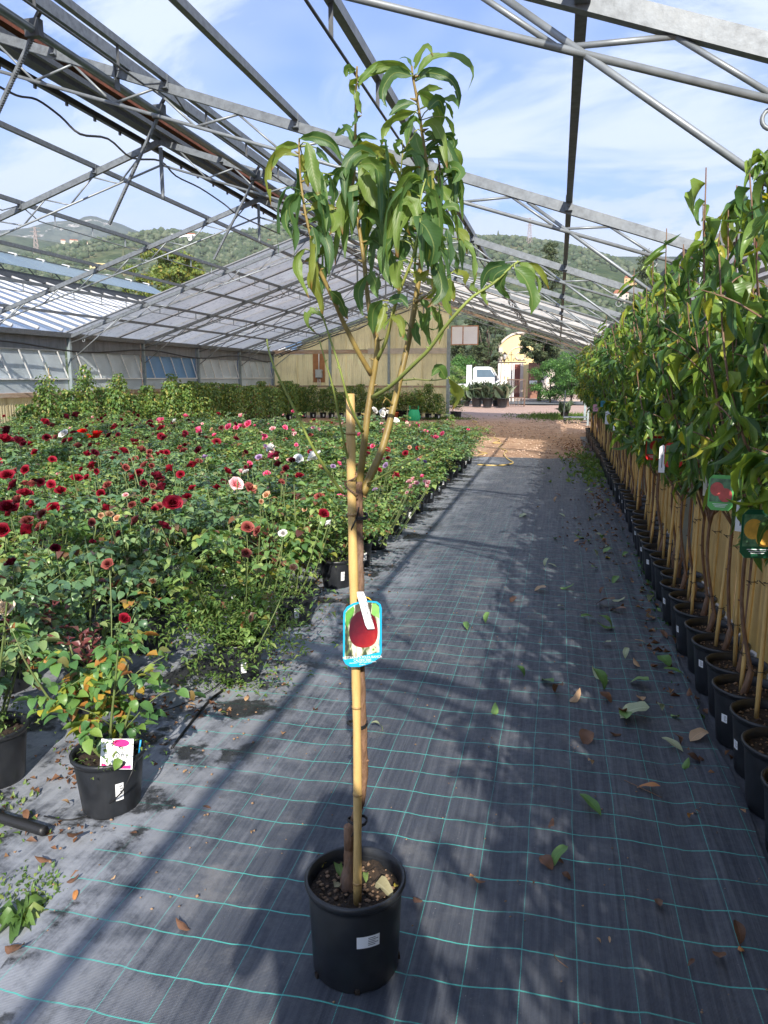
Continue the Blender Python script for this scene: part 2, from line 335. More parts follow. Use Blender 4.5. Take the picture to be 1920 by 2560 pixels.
def smooth_path(pts, k=4):
    """Catmull-Rom through points"""
    pts = [Vector(p) for p in pts]; out = []
    for i in range(len(pts) - 1):
        p0 = pts[max(i - 1, 0)]; p1 = pts[i]; p2 = pts[i + 1]; p3 = pts[min(i + 2, len(pts) - 1)]
        for j in range(k):
            t = j / k
            out.append(0.5 * ((2 * p1) + (p2 - p0) * t + (2 * p0 - 5 * p1 + 4 * p2 - p3) * t * t + (3 * p1 - p0 - 3 * p2 + p3) * t ** 3))
    out.append(pts[-1]); return out
ORD = ['first', 'second', 'third', 'fourth', 'fifth', 'sixth', 'seventh', 'eighth', 'ninth', 'tenth', 'eleventh', 'twelfth', 'thirteenth', 'fourteenth', 'fifteenth', 'sixteenth', 'seventeenth', 'eighteenth', 'nineteenth']
TENS = {2: 'twent', 3: 'thirt', 4: 'fort', 5: 'fift', 6: 'sixt', 7: 'sevent', 8: 'eight'}
def ordinal(n):
    if n <= 19: return ORD[n - 1]
    t, u = divmod(n, 10)
    return TENS[t] + ('ieth' if u == 0 else 'y-' + ORD[u - 1])

# =================================================================== GROUND AND SURFACES
rs = np.random.default_rng(7)
def grid_mesh(name, xs, ys, zf, m, uv=False):
    X, Y = np.meshgrid(xs, ys); Z = zf(X, Y); V = np.stack([X, Y, Z], -1).reshape(-1, 3)
    nx = len(xs); ny = len(ys); i = np.arange((ny - 1) * (nx - 1)); r = i // (nx - 1); c = i % (nx - 1); a = r * nx + c
    Q = np.stack([a, a + 1, a + nx + 1, a + nx], -1)
    return fastmesh(name, V, Q, None, [m])
# --- earth and pink gravel
m, nt, b = newmat('earth_and_gravel'); MT['earth'] = m
geo = nd(nt, 'ShaderNodeNewGeometry'); sep = nd(nt, 'ShaderNodeSeparateXYZ'); link(nt, geo.outputs['Position'], sep.inputs[0])
def tn(nt, vec, s, d=6, r=0.6, stretch=None):
    if stretch:
        mp = nd(nt, 'ShaderNodeMapping'); mp.inputs['Scale'].default_value = stretch; link(nt, vec, mp.inputs[0]); vec = mp.outputs[0]
    n = nd(nt, 'ShaderNodeTexNoise'); n.inputs['Scale'].default_value = s; n.inputs['Detail'].default_value = d; n.inputs['Roughness'].default_value = r
    link(nt, vec, n.inputs['Vector']); return n.outputs[0]
def mrange(nt, v, a, b, c=0., d=1., smooth=True):
    n = nd(nt, 'ShaderNodeMapRange'); n.interpolation_type = 'SMOOTHSTEP' if smooth else 'LINEAR'
    for i, x in enumerate((a, b, c, d)): n.inputs[i + 1].default_value = x
    link(nt, v, n.inputs[0]); return n.outputs[0]
def mixc(nt, f, a, b, bt='MIX'):
    n = nd(nt, 'ShaderNodeMix', data_type='RGBA', blend_type=bt)
    for i, v in ((0, f), (6, a), (7, b)):
        if isinstance(v, (int, float)): n.inputs[i].default_value = v
        elif isinstance(v, tuple): n.inputs[i].default_value = (*v, 1)
        else: link(nt, v, n.inputs[i])
    return n.outputs[2]
def mth(nt, op, a, b=None, c=None, clamp=False):
    n = nd(nt, 'ShaderNodeMath', operation=op); n.use_clamp = clamp
    for i, v in enumerate((a, b, c)):
        if v is None: continue
        if isinstance(v, (int, float)): n.inputs[i].default_value = v
        else: link(nt, v, n.inputs[i])
    return n.outputs[0]
pos = geo.outputs['Position']
n1 = tn(nt, pos, 3.0, 10, 0.7); n2 = tn(nt, pos, 38.0, 8, 0.7); n3 = tn(nt, pos, 0.5, 5)
earth = ramp(nt, [(0.3, (0.22, 0.13, 0.08)), (0.5, (0.34, 0.21, 0.13)), (0.68, (0.46, 0.33, 0.23))], n1).outputs[0]
grav = ramp(nt, [(0.3, (0.26, 0.16, 0.12)), (0.5, (0.42, 0.28, 0.22)), (0.7, (0.56, 0.43, 0.36))], n2).outputs[0]
ff = mrange(nt, mth(nt, 'ADD', sep.outputs[1], mth(nt, 'MULTIPLY', n3, 5.0)), 27.5, 33.5)
patch = mth(nt, 'MULTIPLY', mrange(nt, n2, 0.5, 0.7), 0.8)
near = mixc(nt, patch, earth, (0.42, 0.27, 0.18))
col = mixc(nt, ff, near, grav)
green = mth(nt, 'MULTIPLY', mrange(nt, sep.outputs[1], 60, 90), 1.0)
far = ramp(nt, [(0.3, (0.05, 0.09, 0.03)), (0.6, (0.12, 0.14, 0.06))], n3).outputs[0]
col = mixc(nt, green, col, far)
link(nt, col, b.inputs['Base Color']); b.inputs['Roughness'].default_value = 0.95
bp = nd(nt, 'ShaderNodeBump'); bp.inputs['Strength'].default_value = 0.7; bp.inputs['Distance'].default_value = 0.03; link(nt, n2, bp.inputs['Height']); link(nt, bp.outputs[0], b.inputs['Normal'])
xs = np.concatenate([[-3000, -1200, -500, -200, -80], np.linspace(-30, 12, 60), [30, 80, 200, 500, 1200, 3000]])
ys = np.concatenate([[-300, -80, -20], np.linspace(-6, 60, 90), [80, 120, 200, 400, 900, 2000, 4500]])
def earth_z(X, Y):
    far_ = np.clip((np.abs(Y) - 0) / 60, 0, 1)
    return -0.03 + 0.018 * (np.sin(X * 1.7 + Y * .6) + np.sin(Y * 2.3 - X)) * ((Y > 14.8) & (Y < 60) & (np.abs(X) < 25)) - 0.0
obj('ground', grid_mesh('ground', xs, ys, earth_z, m), kind='structure')

# --- woven weed mat
def weedmat(name, lines=True, dust=0.5, wet=0.0):
    m, nt, b = newmat(name)
    geo = nd(nt, 'ShaderNodeNewGeometry'); pos = geo.outputs['Position']; sep = nd(nt, 'ShaderNodeSeparateXYZ'); link(nt, pos, sep.inputs[0])
    X, Y = sep.outputs[0], sep.outputs[1]
    streak = tn(nt, pos, 1.0, 6, 0.65, (55, 1.6, 1)); broad = tn(nt, pos, 1.3, 6, 0.6); fine = tn(nt, pos, 30, 8, 0.75); cloudy = tn(nt, pos, 4.5, 9, 0.72)
    base = ramp(nt, [(0.30, (0.028, 0.034, 0.050)), (0.5, (0.052, 0.060, 0.078)), (0.72, (0.095, 0.104, 0.122))], streak).outputs[0]
    d = mth(nt, 'MULTIPLY', mrange(nt, cloudy, 0.46, 0.75), mrange(nt, broad, 0.34, 0.66))
    d = mth(nt, 'MULTIPLY', d, dust)
    col = mixc(nt, d, base, (0.20, 0.195, 0.19))
    # pale dry residue, heavier towards the bed side of the aisle
    side = mrange(nt, mth(nt, 'ADD', X, mth(nt, 'MULTIPLY', broad, 0.9)), -0.25, -0.95, 0, 0.75 if lines else 0.8)
    res = mth(nt, 'MULTIPLY', side, mrange(nt, mth(nt, 'ADD', cloudy, mth(nt, 'MULTIPLY', streak, 0.25)), 0.42, 0.72))
    col = mixc(nt, res, col, (0.34, 0.36, 0.40))
    sp = mth(nt, 'GREATER_THAN', tn(nt, pos, 150, 2, 0.5), 0.765); col = mixc(nt, mth(nt, 'MULTIPLY', sp, 0.5), col, (0.42, 0.38, 0.33))
    if lines:
        wob = mth(nt, 'MULTIPLY', mth(nt, 'SUBTRACT', tn(nt, pos, 1.0, 3, 0.5, (5.2, 0.5, 1)), 0.5), 0.035)
        wob2 = mth(nt, 'MULTIPLY', mth(nt, 'SUBTRACT', tn(nt, pos, 1.0, 3, 0.5, (0.5, 1.6, 1)), 0.5), 0.02)
        def lines_(v, off, width, w):
            u = mth(nt, 'DIVIDE', mth(nt, 'ADD', mth(nt, 'ADD', v, w), off), 0.1407)
            f = mth(nt, 'ABSOLUTE', mth(nt, 'SUBTRACT', mth(nt, 'FRACT', u), 0.5))
            return mth(nt, 'GREATER_THAN', f, 0.5 - width / 0.1407 / 2)
        l1 = lines_(X, 0.035, 0.0022, wob2); l2 = lines_(Y, -1.522, 0.0042, wob)
        weave = mth(nt, 'GREATER_THAN', mth(nt, 'FRACT', mth(nt, 'MULTIPLY', Y, 230)), 0.35)
        l1 = mth(nt, 'MULTIPLY', l1, weave)
        ln = mth(nt, 'MAXIMUM', l1, l2)
        fade = mrange(nt, tn(nt, pos, 2.2, 6, 0.7), 0.30, 0.55, 0.25, 0.9)
        fade = mth(nt, 'MULTIPLY', fade, mrange(nt, Y, 4.0, 10.0, 1.0, 0.30))
        col = mixc(nt, mth(nt, 'MULTIPLY', ln, fade), col, (0.08, 0.44, 0.38))
    rough = mrange(nt, fine, 0.3, 0.7, 0.45, 0.75)
    if wet:
        wv = mth(nt, 'ADD', tn(nt, pos, 2.4, 8, 0.62), 0.0)
        edge = mrange(nt, X, -1.02, -1.25)
        wf = mth(nt, 'MULTIPLY', mrange(nt, mth(nt, 'ADD', wv, mth(nt, 'MULTIPLY', fine, .12)), 0.585, 0.64), edge)
        col = mixc(nt, mth(nt, 'MULTIPLY', wf, 0.88), col, (0.010, 0.011, 0.012))
        rough = mth(nt, 'SUBTRACT', rough, mth(nt, 'MULTIPLY', wf, 0.28))
    link(nt, col, b.inputs['Base Color']); link(nt, rough, b.inputs['Roughness']); b.inputs['Specular IOR Level'].default_value = 0.5
    wx = mth(nt, 'SINE', mth(nt, 'MULTIPLY', X, 2100)); wy = mth(nt, 'SINE', mth(nt, 'MULTIPLY', Y, 1500))
    fold = tn(nt, pos, 1.0, 4, 0.55, (16, 0.55, 1)); foldm = mrange(nt, X, -0.2, 0.35, 0.15, 1.0)
    h = mth(nt, 'ADD', mth(nt, 'MULTIPLY', mth(nt, 'MULTIPLY', fold, foldm), 1.6), mth(nt, 'MULTIPLY', mth(nt, 'ADD', wx, wy), 0.03)); h = mth(nt, 'ADD', h, mth(nt, 'MULTIPLY', streak, 0.35))
    bp = nd(nt, 'ShaderNodeBump'); bp.inputs['Strength'].default_value = 0.55; bp.inputs['Distance'].default_value = 0.012; link(nt, h, bp.inputs['Height']); link(nt, bp.outputs[0], b.inputs['Normal'])
    return m
mat_aisle = weedmat('woven_weed_mat', True, 0.8, 0.9); mat_bed = weedmat('bed_weed_mat', False, 0.75, 0.9)
def edge_l(y): return np.interp(y, [-3, 1.44, 2.3, 2.95, 4.2, 6, 14.5], [-1.18, -1.325, -1.45, -1.50, -1.53, -1.60, -1.62])
def edge_r(y): return 0.69 + 0.012 * np.sin(y * 3.1) + 0.01 * np.sin(y * 7.3)
ny = 420; nx = 90; yy = np.linspace(-3, 14.36, ny); tt = np.linspace(0, 1, nx)
Yg, Tg = np.meshgrid(yy, tt, indexing='ij'); XL_ = edge_l(Yg) + 0.012 * np.sin(Yg * 9) * np.sin(Yg * 2.3); Xg = XL_ + (edge_r(Yg) - XL_) * Tg
Yg2 = Yg + (Yg > 14.2) * 0.10 * np.sin(Xg * 5) * np.sin(Xg * 1.3 + 1)
Zg = 0.014 + 0.0035 * np.sin(Xg * 9.5 + 0.4 * Yg) + 0.003 * np.sin(Xg * 21 + np.sin(Yg * .9) * 2) * (Xg > -0.3) + 0.0025 * np.sin(Yg * 2.4 + Xg) + 0.006 * np.maximum(0, (Xg - 0.2)) * np.sin(Xg * 48 + Yg * .3)
i = np.arange((ny - 1) * (nx - 1)); a = (i // (nx - 1)) * nx + i % (nx - 1)
obj('weed_mat', fastmesh('weed_mat', np.stack([Xg, Yg2, Zg], -1).reshape(-1, 3), np.stack([a, a + 1, a + nx + 1, a + nx], -1), None, [mat_aisle]), kind='structure')
obj('bed_mat', grid_mesh('bed_mat', np.linspace(-11, -1.05, 90), np.linspace(-3, 14.3, 150), lambda X, Y: 0.002 + 0.002 * np.sin(X * 5 + Y) * np.sin(Y * 3), mat_bed), kind='structure')
obj('edge_mat', grid_mesh('edge_mat', np.linspace(0.6, 1.2, 10), np.linspace(-3, 20, 120), lambda X, Y: 0.003 + 0.001 * np.sin(Y * 5 + X * 9), mat_bed), kind='structure')
# far road and pavement
asphalt = mat('asphalt', (0.13, 0.135, 0.14), 0.9, 0, 0.15, 6, 0.2)
pave = mat('pale_pavement', (0.42, 0.33, 0.28), 0.9, 0, 0.15, 5, 0.2)
obj('road', grid_mesh('road', np.linspace(-40, 30, 20), np.linspace(43.0, 48.6, 8), lambda X, Y: X * 0 + 0.02, asphalt), kind='structure')
mk = M(pave); mk.box((-4, 49.9, 0.02), (60, 2.6, 0.20)); mk.build('pavement', kind='structure')

# --- loose stuff on the ground
chip = leaf_template(2, 2, 0.5, 0.5, 0.1, 'oval', 3)
def litter(name, areas, n, L, W, m, seed, up=0.02, spread=None):
    r = np.random.default_rng(seed); P = []
    for (cx, cy, rx, ry, k) in areas:
        q = r.normal(size=(k, 2)) * 0.5; P.append(np.stack([cx + q[:, 0] * rx, cy + q[:, 1] * ry, r.uniform(0.008, up, k)], -1))
    P = np.concatenate(P); k = len(P); D = rdir(r, k); D[:, 2] *= 0.35; N = np.tile([0, 0, 1.], (k, 1)) + rdir(r, k) * 0.5
    V, Q, U = scatter([chip, leaf_template(2, 2, 0.9, 0.6, 0.2, 'lance', 8)], P, D, N, r.uniform(*L, k), r.uniform(*W, k), r)
    V[:, 2] = np.maximum(V[:, 2], 0.006)
    return obj(name, fastmesh(name, V, Q, U, [m]), kind='stuff')
o = litter('leaf_litter', [(-1.42, 3.75, .16, .5, 120), (-1.62, 3.0, .5, .22, 80), (-1.75, 2.45, .22, .22, 70), (-2.05, 2.2, .35, .25, 60), (-1.66, 2.0, .25, .3, 30), (-1.45, 5.2, .3, .8, 110), (-1.9, 4.6, .6, .8, 90), (-1.5, 7.2, .3, 1.2, 60), (-2.6, 3.6, .8, .8, 90), (-3.5, 5.5, 1.5, 2, 120)], 0, (.02, .045), (.012, .028), brown_leaf, 11)
o['label'] = 'dry brown rose leaves lying between the pots of the rose bed'; o['category'] = 'leaf litter'
o = litter('fallen_leaf_heap', [(0.56, 9.0, .25, 3.0, 320), (0.62, 4.2, .1, 1.6, 110), (0.5, 14.2, .5, .9, 260), (0.55, 17.2, .5, 2, 320), (0.35, 7.4, .25, .9, 60)], 0, (.03, .08), (.012, .03), brown_leaf, 12)
o['label'] = 'brown fallen leaves heaped along the foot of the potted fruit trees'; o['category'] = 'leaf litter'
peb = M(pebble_m)
def add_pebble(mm, p, r, rnd):
    vs = []; 
    for (x, y, z) in ((1, 0, 0), (-1, 0, 0), (0, 1, 0), (0, -1, 0), (0, 0, .8), (0, 0, -.8), (.6, .6, .45), (-.6, .6, -.4), (-.6, -.6, .45), (.6, -.6, -.4)):
        k = r * rnd.uniform(.75, 1.2); vs.append((p[0] + x * k, p[1] + y * k, p[2] + z * k))
    mm.add(vs, [(0, 6, 4), (6, 2, 4), (2, 1, 4), (1, 8, 4), (8, 3, 4), (3, 0, 4), (0, 3, 5), (3, 1, 5), (1, 2, 5), (2, 0, 5), (0, 2, 6), (1, 3, 8)], 0, True)
rnd = random.Random(5)
for k in range(420):
    y = rnd.uniform(1.0, 6.5) ** 1.0; x = rnd.uniform(-1.5, 0.66); add_pebble(peb, (x, y, 0.019), rnd.uniform(.0015, .0045), rnd)
for k in range(160): add_pebble(peb, (rnd.gauss(-1.35, .18), rnd.uniform(1.6, 5), 0.02), rnd.uniform(.003, .007), rnd)
o = peb.build('gravel_grains', kind='stuff')
o['label'] = 'pale grit and small stones scattered on the weed mat'; o['category'] = 'grit'
stones = M(mat('pale_stone', (0.5, 0.36, 0.27), 0.9, 0, 0.3, 5, 0.2)); rnd = random.Random(6)
for k in range(1500):
    y = rnd.uniform(14.5, 27); x = rnd.uniform(-3.6, .8) if rnd.random() < .8 else rnd.uniform(-10, .8)
    r_ = rnd.uniform(.008, .03); add_pebble(stones, (x, y, r_ * .3 - 0.02), r_, rnd)
o = stones.build('gravel', kind='stuff')
o['label'] = 'loose pale stones on the reddish earth beyond the weed mat'; o['category'] = 'gravel'

# =================================================================== GREENHOUSE
XR, XLf, XC, ZE, SL = 0.985, -10.65, -4.83, 2.40, 0.335
def roofz(x): return ZE + SL * ((XR - x) if x > XC else (x - XLf) * (XR - XC) / (XC - XLf))
FY = [-3.55 + 3.15 * k for k in range(11)]
gh = thing('greenhouse', (XC, 12, 0), 'long greenhouse of bare galvanised trusses, its far end still roofed with corrugated sheets', 'greenhouse')
gh.location = (0, 0, 0)
# truss members made once, then copied to every frame
mm = M(steel)
mm.bar((XC, 0, roofz(XC) - .035), (XR + .06, 0, ZE - .055), .04, .07); mm.bar((XC, 0, roofz(XC) - .035), (XLf - .06, 0, ZE - .055), .04, .07)
chord = mm.mesh('top_chord')
def low(x): t = abs(x - XC) / (XR - XC); return roofz(x) - (0.30 - 0.13 * t)
bot = [M(tube_mat).tube([(XC, 0, low(XC)), (e, 0, low(e))], .0135, 8).mesh('bottom_chord') for e in (XR - .05, XLf + .05)]
webs = []
for sgn, e in ((1, XR), (-1, XLf)):
    k = 0; x = 0.10
    nodes = []
    L = abs(e - XC); n = 8
    for j in range(n):
        t0 = XC + sgn * (0.25 + 0.70 * j); b0 = t0 + sgn * .34; b1 = t0 + sgn * .70
        for (p, q) in (((t0, roofz(t0) - .07), (b0, low(b0))), ((b0, low(b0)), (b1, roofz(b1) - .07))):
            if abs(q[0] - XC) > L - .05: continue
            webs.append(M(tube_mat).tube([(p[0], 0, p[1]), (q[0], 0, q[1])], .010, 6).mesh('web_bar'))
knees = []
for sgn, e in ((1, XR), (-1, XLf)):
    a_ = (e - sgn * 1.25, 0, roofz(e - sgn * 1.25) - .07)
    knees.append(M(tube_mat).tube([a_, (e - sgn * .03, 0, 1.86)], .0125, 8).mesh('knee_brace'))
ringm = []
for sgn, e in ((1, XR), (-1, XLf)):
    mm = M(tube_mat); cxx = e - sgn * .36; zz = low(cxx) - .045
    mm.tube([(cxx + .030 * math.cos(t * math.pi / 8), 0.02, zz + .030 * math.sin(t * math.pi / 8)) for t in range(17)], .0075, 6); ringm.append(mm.mesh('ring'))
plate = M(steel).bar((XC, 0, roofz(XC) - .1), (XC, 0, roofz(XC) - .62), .035, .035).tube([(XC, 0, roofz(XC) - .62), (XC, 0, roofz(XC) - .70)], .022, 8).mesh('king_post')
post_m = mat('painted_post_steel', (0.24, 0.29, 0.31), 0.55, 0.2, 0.2, 8, 0.1, dirt=((0.4, 0.4, 0.38), 0.5))
post_me = M(post_m).box((0, 0, 1.17), (.075, .075, 2.34)).box((0, 0, .006), (.14, .14, .012)).mesh('post')
for Y in FY:
    t = obj('truss', chord, gh, (0, Y, 0))
    for x_ in bot: obj('bottom_chord', x_, t)
    for w in webs: obj('web_bar', w, t)
    for w in knees: obj('knee_brace', w, t)
    for w in ringm: obj('ring', w, t)
    obj('king_post', plate, t)
    for e in (XR - .01, XLf): obj('post', post_me, gh, (e, Y, 0))
PX = [0.03, -1.01, -2.01, -3.07, -4.03, -5.73, -6.84, -7.80, -8.77, -9.69]
Y0, Y1 = FY[0], FY[-1]
clip_me = M(steel).box((0, -.028, -.03), (.05, .012, .11)).box((0, -.045, -.082), (.05, .04, .008)).tube([(.0, -.03, -.05), (.0, -.045, -.05)], .009, 6).mesh('purlin_clip')
for x in PX:
    tr = x in (-1.01, -3.07, -6.84, -8.77)
    z = roofz(x) + .03
    p = M(steel if x > -4 else steel).box((x, (Y0 + Y1) / 2, z), (.042, Y1 - Y0, .052)).build('purlin', gh)
    for Yc in FY[1:9]: obj('purlin_clip', clip_me, p, (x, Yc, z))
    if tr:
        for k in range(len(FY) - 1):
            a0, a1 = FY[k], FY[k + 1]
            pts = [(x, a0, z - .03), (x, a0 + .35, z - .16), (x, a1 - .35, z - .16), (x, a1, z - .03)]
            tm = M(steel_dark if x > XC else tube_mat).tube(pts, .008, 6)
            for f in (.22, .5, .78): tm.bar((x, a0 + 3.15 * f, z - .02), (x, a0 + 3.15 * f, z - .16), .02, .006)
            tm.build('truss_rod', p)
# ridge: dark beams, rusty ventilator channel, shaft with racks
zr = roofz(XC)
rb = M(steel_dark).box((XC, (Y0 + Y1) / 2, zr + .03), (.07, Y1 - Y0, .08)).build('ridge_beam', gh)
M(steel_dark).box((XC - .26, (Y0 + Y1) / 2, zr - .005), (.05, Y1 - Y0, .06)).box((XC + .22, (Y0 + Y1) / 2, zr - .03), (.04, Y1 - Y0, .05)).build('ridge_rail', gh)
M(rust).box((XC + .03, (Y0 + 15) / 2, zr + .135), (.36, 15 - Y0, .012)).box((XC + .21, (Y0 + 15) / 2, zr + .10), (.008, 15 - Y0, .07)).build('ventilator_channel', gh)
M(steel_dark).box((XC - .12, (Y0 + 15) / 2, zr + .10), (.30, 15 - Y0, .014)).build('ventilator_flap', gh)
for k in range(-6, 32):
    M(steel_dark).box((XC - .27, k * .5 + .1, zr - .045), (.02, .03, .05)).build('hinge_bracket', gh)
hb = M(steel).box((-3.40, (Y0 + 15.4) / 2, roofz(-3.40) + .045), (.055, 15.4 - Y0, .085)).build('ventilator_purlin', gh)
M(steel_dark).box((-3.47, (Y0 + 15.4) / 2, roofz(-3.40) + .065), (.03, 15.4 - Y0, .04)).build('seal_strip', hb)
SX, SZ = -3.52, 3.80
sh = M(mat('blue_grey_pipe', (0.16, 0.19, 0.21), 0.4, 0.4, 0.2, 8, 0.05)).tube([(SX, Y0, SZ - .02), (SX, 15.4, SZ + .0)], .026, 12).build('vent_shaft', gh)
for (tx, ty), (ex, ey) in (((84, 65), (-30, 320)), ((398, 288), (270, 560)), ((638, 447), (533, 648)), ((868, 588), (800, 745))):
    d = ray(tx, ty); Yk = SX * d.y / d.x; e = AY(ex, ey, Yk)
    hd = M(steel_dark).box((SX, Yk, SZ), (.11, .05, .11)).bar((SX - .02, Yk, SZ), (SX + .1, Yk, SZ + .16), .03, .02).build('rack_housing', gh)
    rk = M(steel).bar((SX + .03, Yk + .02, SZ + .05), (e.x, Yk + .02, e.z), .028, .02)
    nn = 40; A_ = Vector((SX, Yk + .02, SZ)); 
    for q in range(nn):
        c_ = A_.lerp(Vector((e.x, Yk + .02, e.z)), q / nn); rk.box(c_ + Vector((0, 0, -.014)), (.01, .022, .012), None, 0)
    rk.build('toothed_rack', hd)
for Yk in FY[1:7]:
    M(steel).box((-3.5, Yk, SZ + .04), (.012, .07, .2)).box((-3.47, Yk - .02, SZ + .11), (.08, .012, .07)).build('shaft_bracket', gh)
for x, z in ((XR, ZE), (XLf, ZE)):
    yg0 = Y0 if x < 0 else 5.9
    M(steel).prism([(x - .09, z + .05), (x - .07, z - .05), (x + .07, z - .05), (x + .09, z + .05), (x + .08, z + .05), (x + .06, z - .04), (x - .06, z - .04), (x - .08, z + .05)], yg0, Y1, 0).build('gutter', gh)
# drooping cable under the left slope and along the left eave
cab = [(-40, 195), (40, 238), (92, 249), (150, 290), (200, 335), (270, 347), (330, 395), (400, 402), (440, 440), (500, 470), (560, 510), (600, 540), (700, 585)]
M(black_rubber).tube(smooth_path([AX(a_, b_, -4.83 - .25 * math.sin(i_)) for i_, (a_, b_) in enumerate(cab)], 4), .011, 6).build('power_cable', gh)
M(black_rubber).tube(smooth_path([(XLf + .12, y, 2.12 + .07 * math.sin(y * 1.1)) for y in np.linspace(9, 27.6, 22)], 3), .02, 6).build('power_cable', gh)
M(black_rubber).tube(smooth_path([(XLf + .3 + (XR - XLf) * t / 2.2, 27.75, 2.28 + SL * (XR - XLf) * t / 2.2 - .06 + .05 * math.sin(t * 19)) for t in np.linspace(0, .95, 14)], 3), .018, 6).build('power_cable', gh)
# corrugated roof sheets over the far bays
def corr(name, a, b, w_from, w_to, pitch, amp, axis, m, thick=0.0, nv=7):
    """corrugated sheet: profile waves along an axis from w_from to w_to; a->b is the straight direction"""
    n = int(round((w_to - w_from) / pitch * 4)) + 1; ts = np.linspace(w_from, w_to, n); wv = amp * np.sin((ts - w_from) / pitch * 2 * np.pi)
    A_ = np.array(a, float); B_ = np.array(b, float); d = (B_ - A_) / np.linalg.norm(B_ - A_); ax = np.eye(3)[axis]; nrm = np.cross(ax, d); V = []
    for k in range(nv):
        base = A_ + (B_ - A_) * k / (nv - 1)
        V.append(base[None] + ax[None] * ts[:, None] + nrm[None] * wv[:, None])
    V = np.concatenate(V); i = np.arange((nv - 1) * (n - 1)); q = (i // (n - 1)) * n + i % (n - 1)
    return fastmesh(name, V, np.stack([q, q + 1, q + n + 1, q + n], -1), None, [m])
def sheetmat(name, c, tr, rough=0.5, var=0.12, dirt=None, tc_=None):
    m, nt, b = newmat(name); t = nd(nt, 'ShaderNodeTexCoord'); oi = nd(nt, 'ShaderNodeObjectInfo'); geo = nd(nt, 'ShaderNodeNewGeometry')
    n_ = tn(nt, geo.outputs['Position'], 1.1, 7, 0.65); f_ = tn(nt, geo.outputs['Position'], 1.0, 5, 0.6, (9, 9, .7))
    col = ramp(nt, [(0.3, sc3(c, 1 - var * 1.4)), (0.55, c), (0.75, sc3(c, 1 + var))], n_).outputs[0]
    if dirt: col = mixc(nt, mth(nt, 'MULTIPLY', mrange(nt, f_, 0.5, 0.75), dirt[1]), col, dirt[0])
    hs = nd(nt, 'ShaderNodeHueSaturation'); mr = mrange(nt, oi.outputs['Random'], 0, 1, 0.86, 1.12, False); link(nt, mr, hs.inputs['Value']); link(nt, col, hs.inputs['Color']); col = hs.outputs[0]
    link(nt, col, b.inputs['Base Color']); b.inputs['Roughness'].default_value = rough
    trn = nd(nt, 'ShaderNodeBsdfTranslucent'); link(nt, mixc(nt, 1.0, col, tc_ or (1, 1, 1), 'MULTIPLY'), trn.inputs[0]); ms = nd(nt, 'ShaderNodeMixShader'); ms.inputs[0].default_value = tr
    link(nt, b.outputs[0], ms.inputs[1]); link(nt, trn.outputs[0], ms.inputs[2]); link(nt, ms.outputs[0], nt.nodes['Material Output'].inputs[0]); MT[name] = m; return m
roof_sheet = sheetmat('grey_translucent_sheet', (0.95, 0.90, 0.80), 0.74, 0.45, 0.10, ((0.32, 0.31, 0.27), 0.5))
fib = sheetmat('yellowed_fibreglass', (0.92, 0.83, 0.55), 0.55, 0.5, 0.14, ((0.34, 0.27, 0.12), 0.6), (1, .95, .7))
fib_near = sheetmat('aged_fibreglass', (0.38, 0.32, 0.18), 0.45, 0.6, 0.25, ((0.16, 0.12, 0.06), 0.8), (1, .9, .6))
film = mat('greenhouse_film', (0.58, 0.65, 0.70), 0.22, 0, 0.22, 1.2, 0.05, trans=0.25)
blue_film = mat('blue_film', (0.16, 0.33, 0.58), 0.3, 0, 0.15, 1.2, 0.05, trans=0.2)
fascia_m = mat('grey_fascia', (0.17, 0.18, 0.19), 0.6, 0.1, 0.3, 2, 0.1, stretch=(1, 6, 1), dirt=((0.3, 0.3, 0.3), 0.5))
timber = mat('weathered_timber', (0.36, 0.25, 0.17), 0.85, 0, 0.3, 7, 0.4, stretch=(1, 1, 5), dirt=((0.5, 0.46, 0.4), 0.6))
board_m = mat('brown_board', (0.33, 0.15, 0.06), 0.7, 0, 0.2, 5, 0.1)
paint_w = mat('white_paint', (0.72, 0.72, 0.71), 0.45, 0, 0.06, 6, 0.05)
SW = (28.0 - 15.3) / 12
for k in range(12):
    ya = 15.3 + k * SW
    for sgn, e in ((1, XR), (-1, XLf)):
        obj('roof_sheet', corr('roof_sheet', (XC, 0, zr + .085), (e + sgn * .12, 0, roofz(XR) + .085 - .04), ya, ya + SW + .05, .0945, .016, 1, roof_sheet), gh, (0, 0, .012 * (k % 2)))
for k in range(0, 13, 2):
    M(rust if k % 4 == 1 else steel_dark).bar((XC, 15.3 + k * SW, zr + .06), (XLf, 15.3 + k * SW, ZE + .06), .03, .02).build('roof_batten', gh)
    M(steel_dark).bar((XC, 15.3 + k * SW, zr + .06), (XR, 15.3 + k * SW, ZE + .06), .03, .02).build('roof_batten', gh)
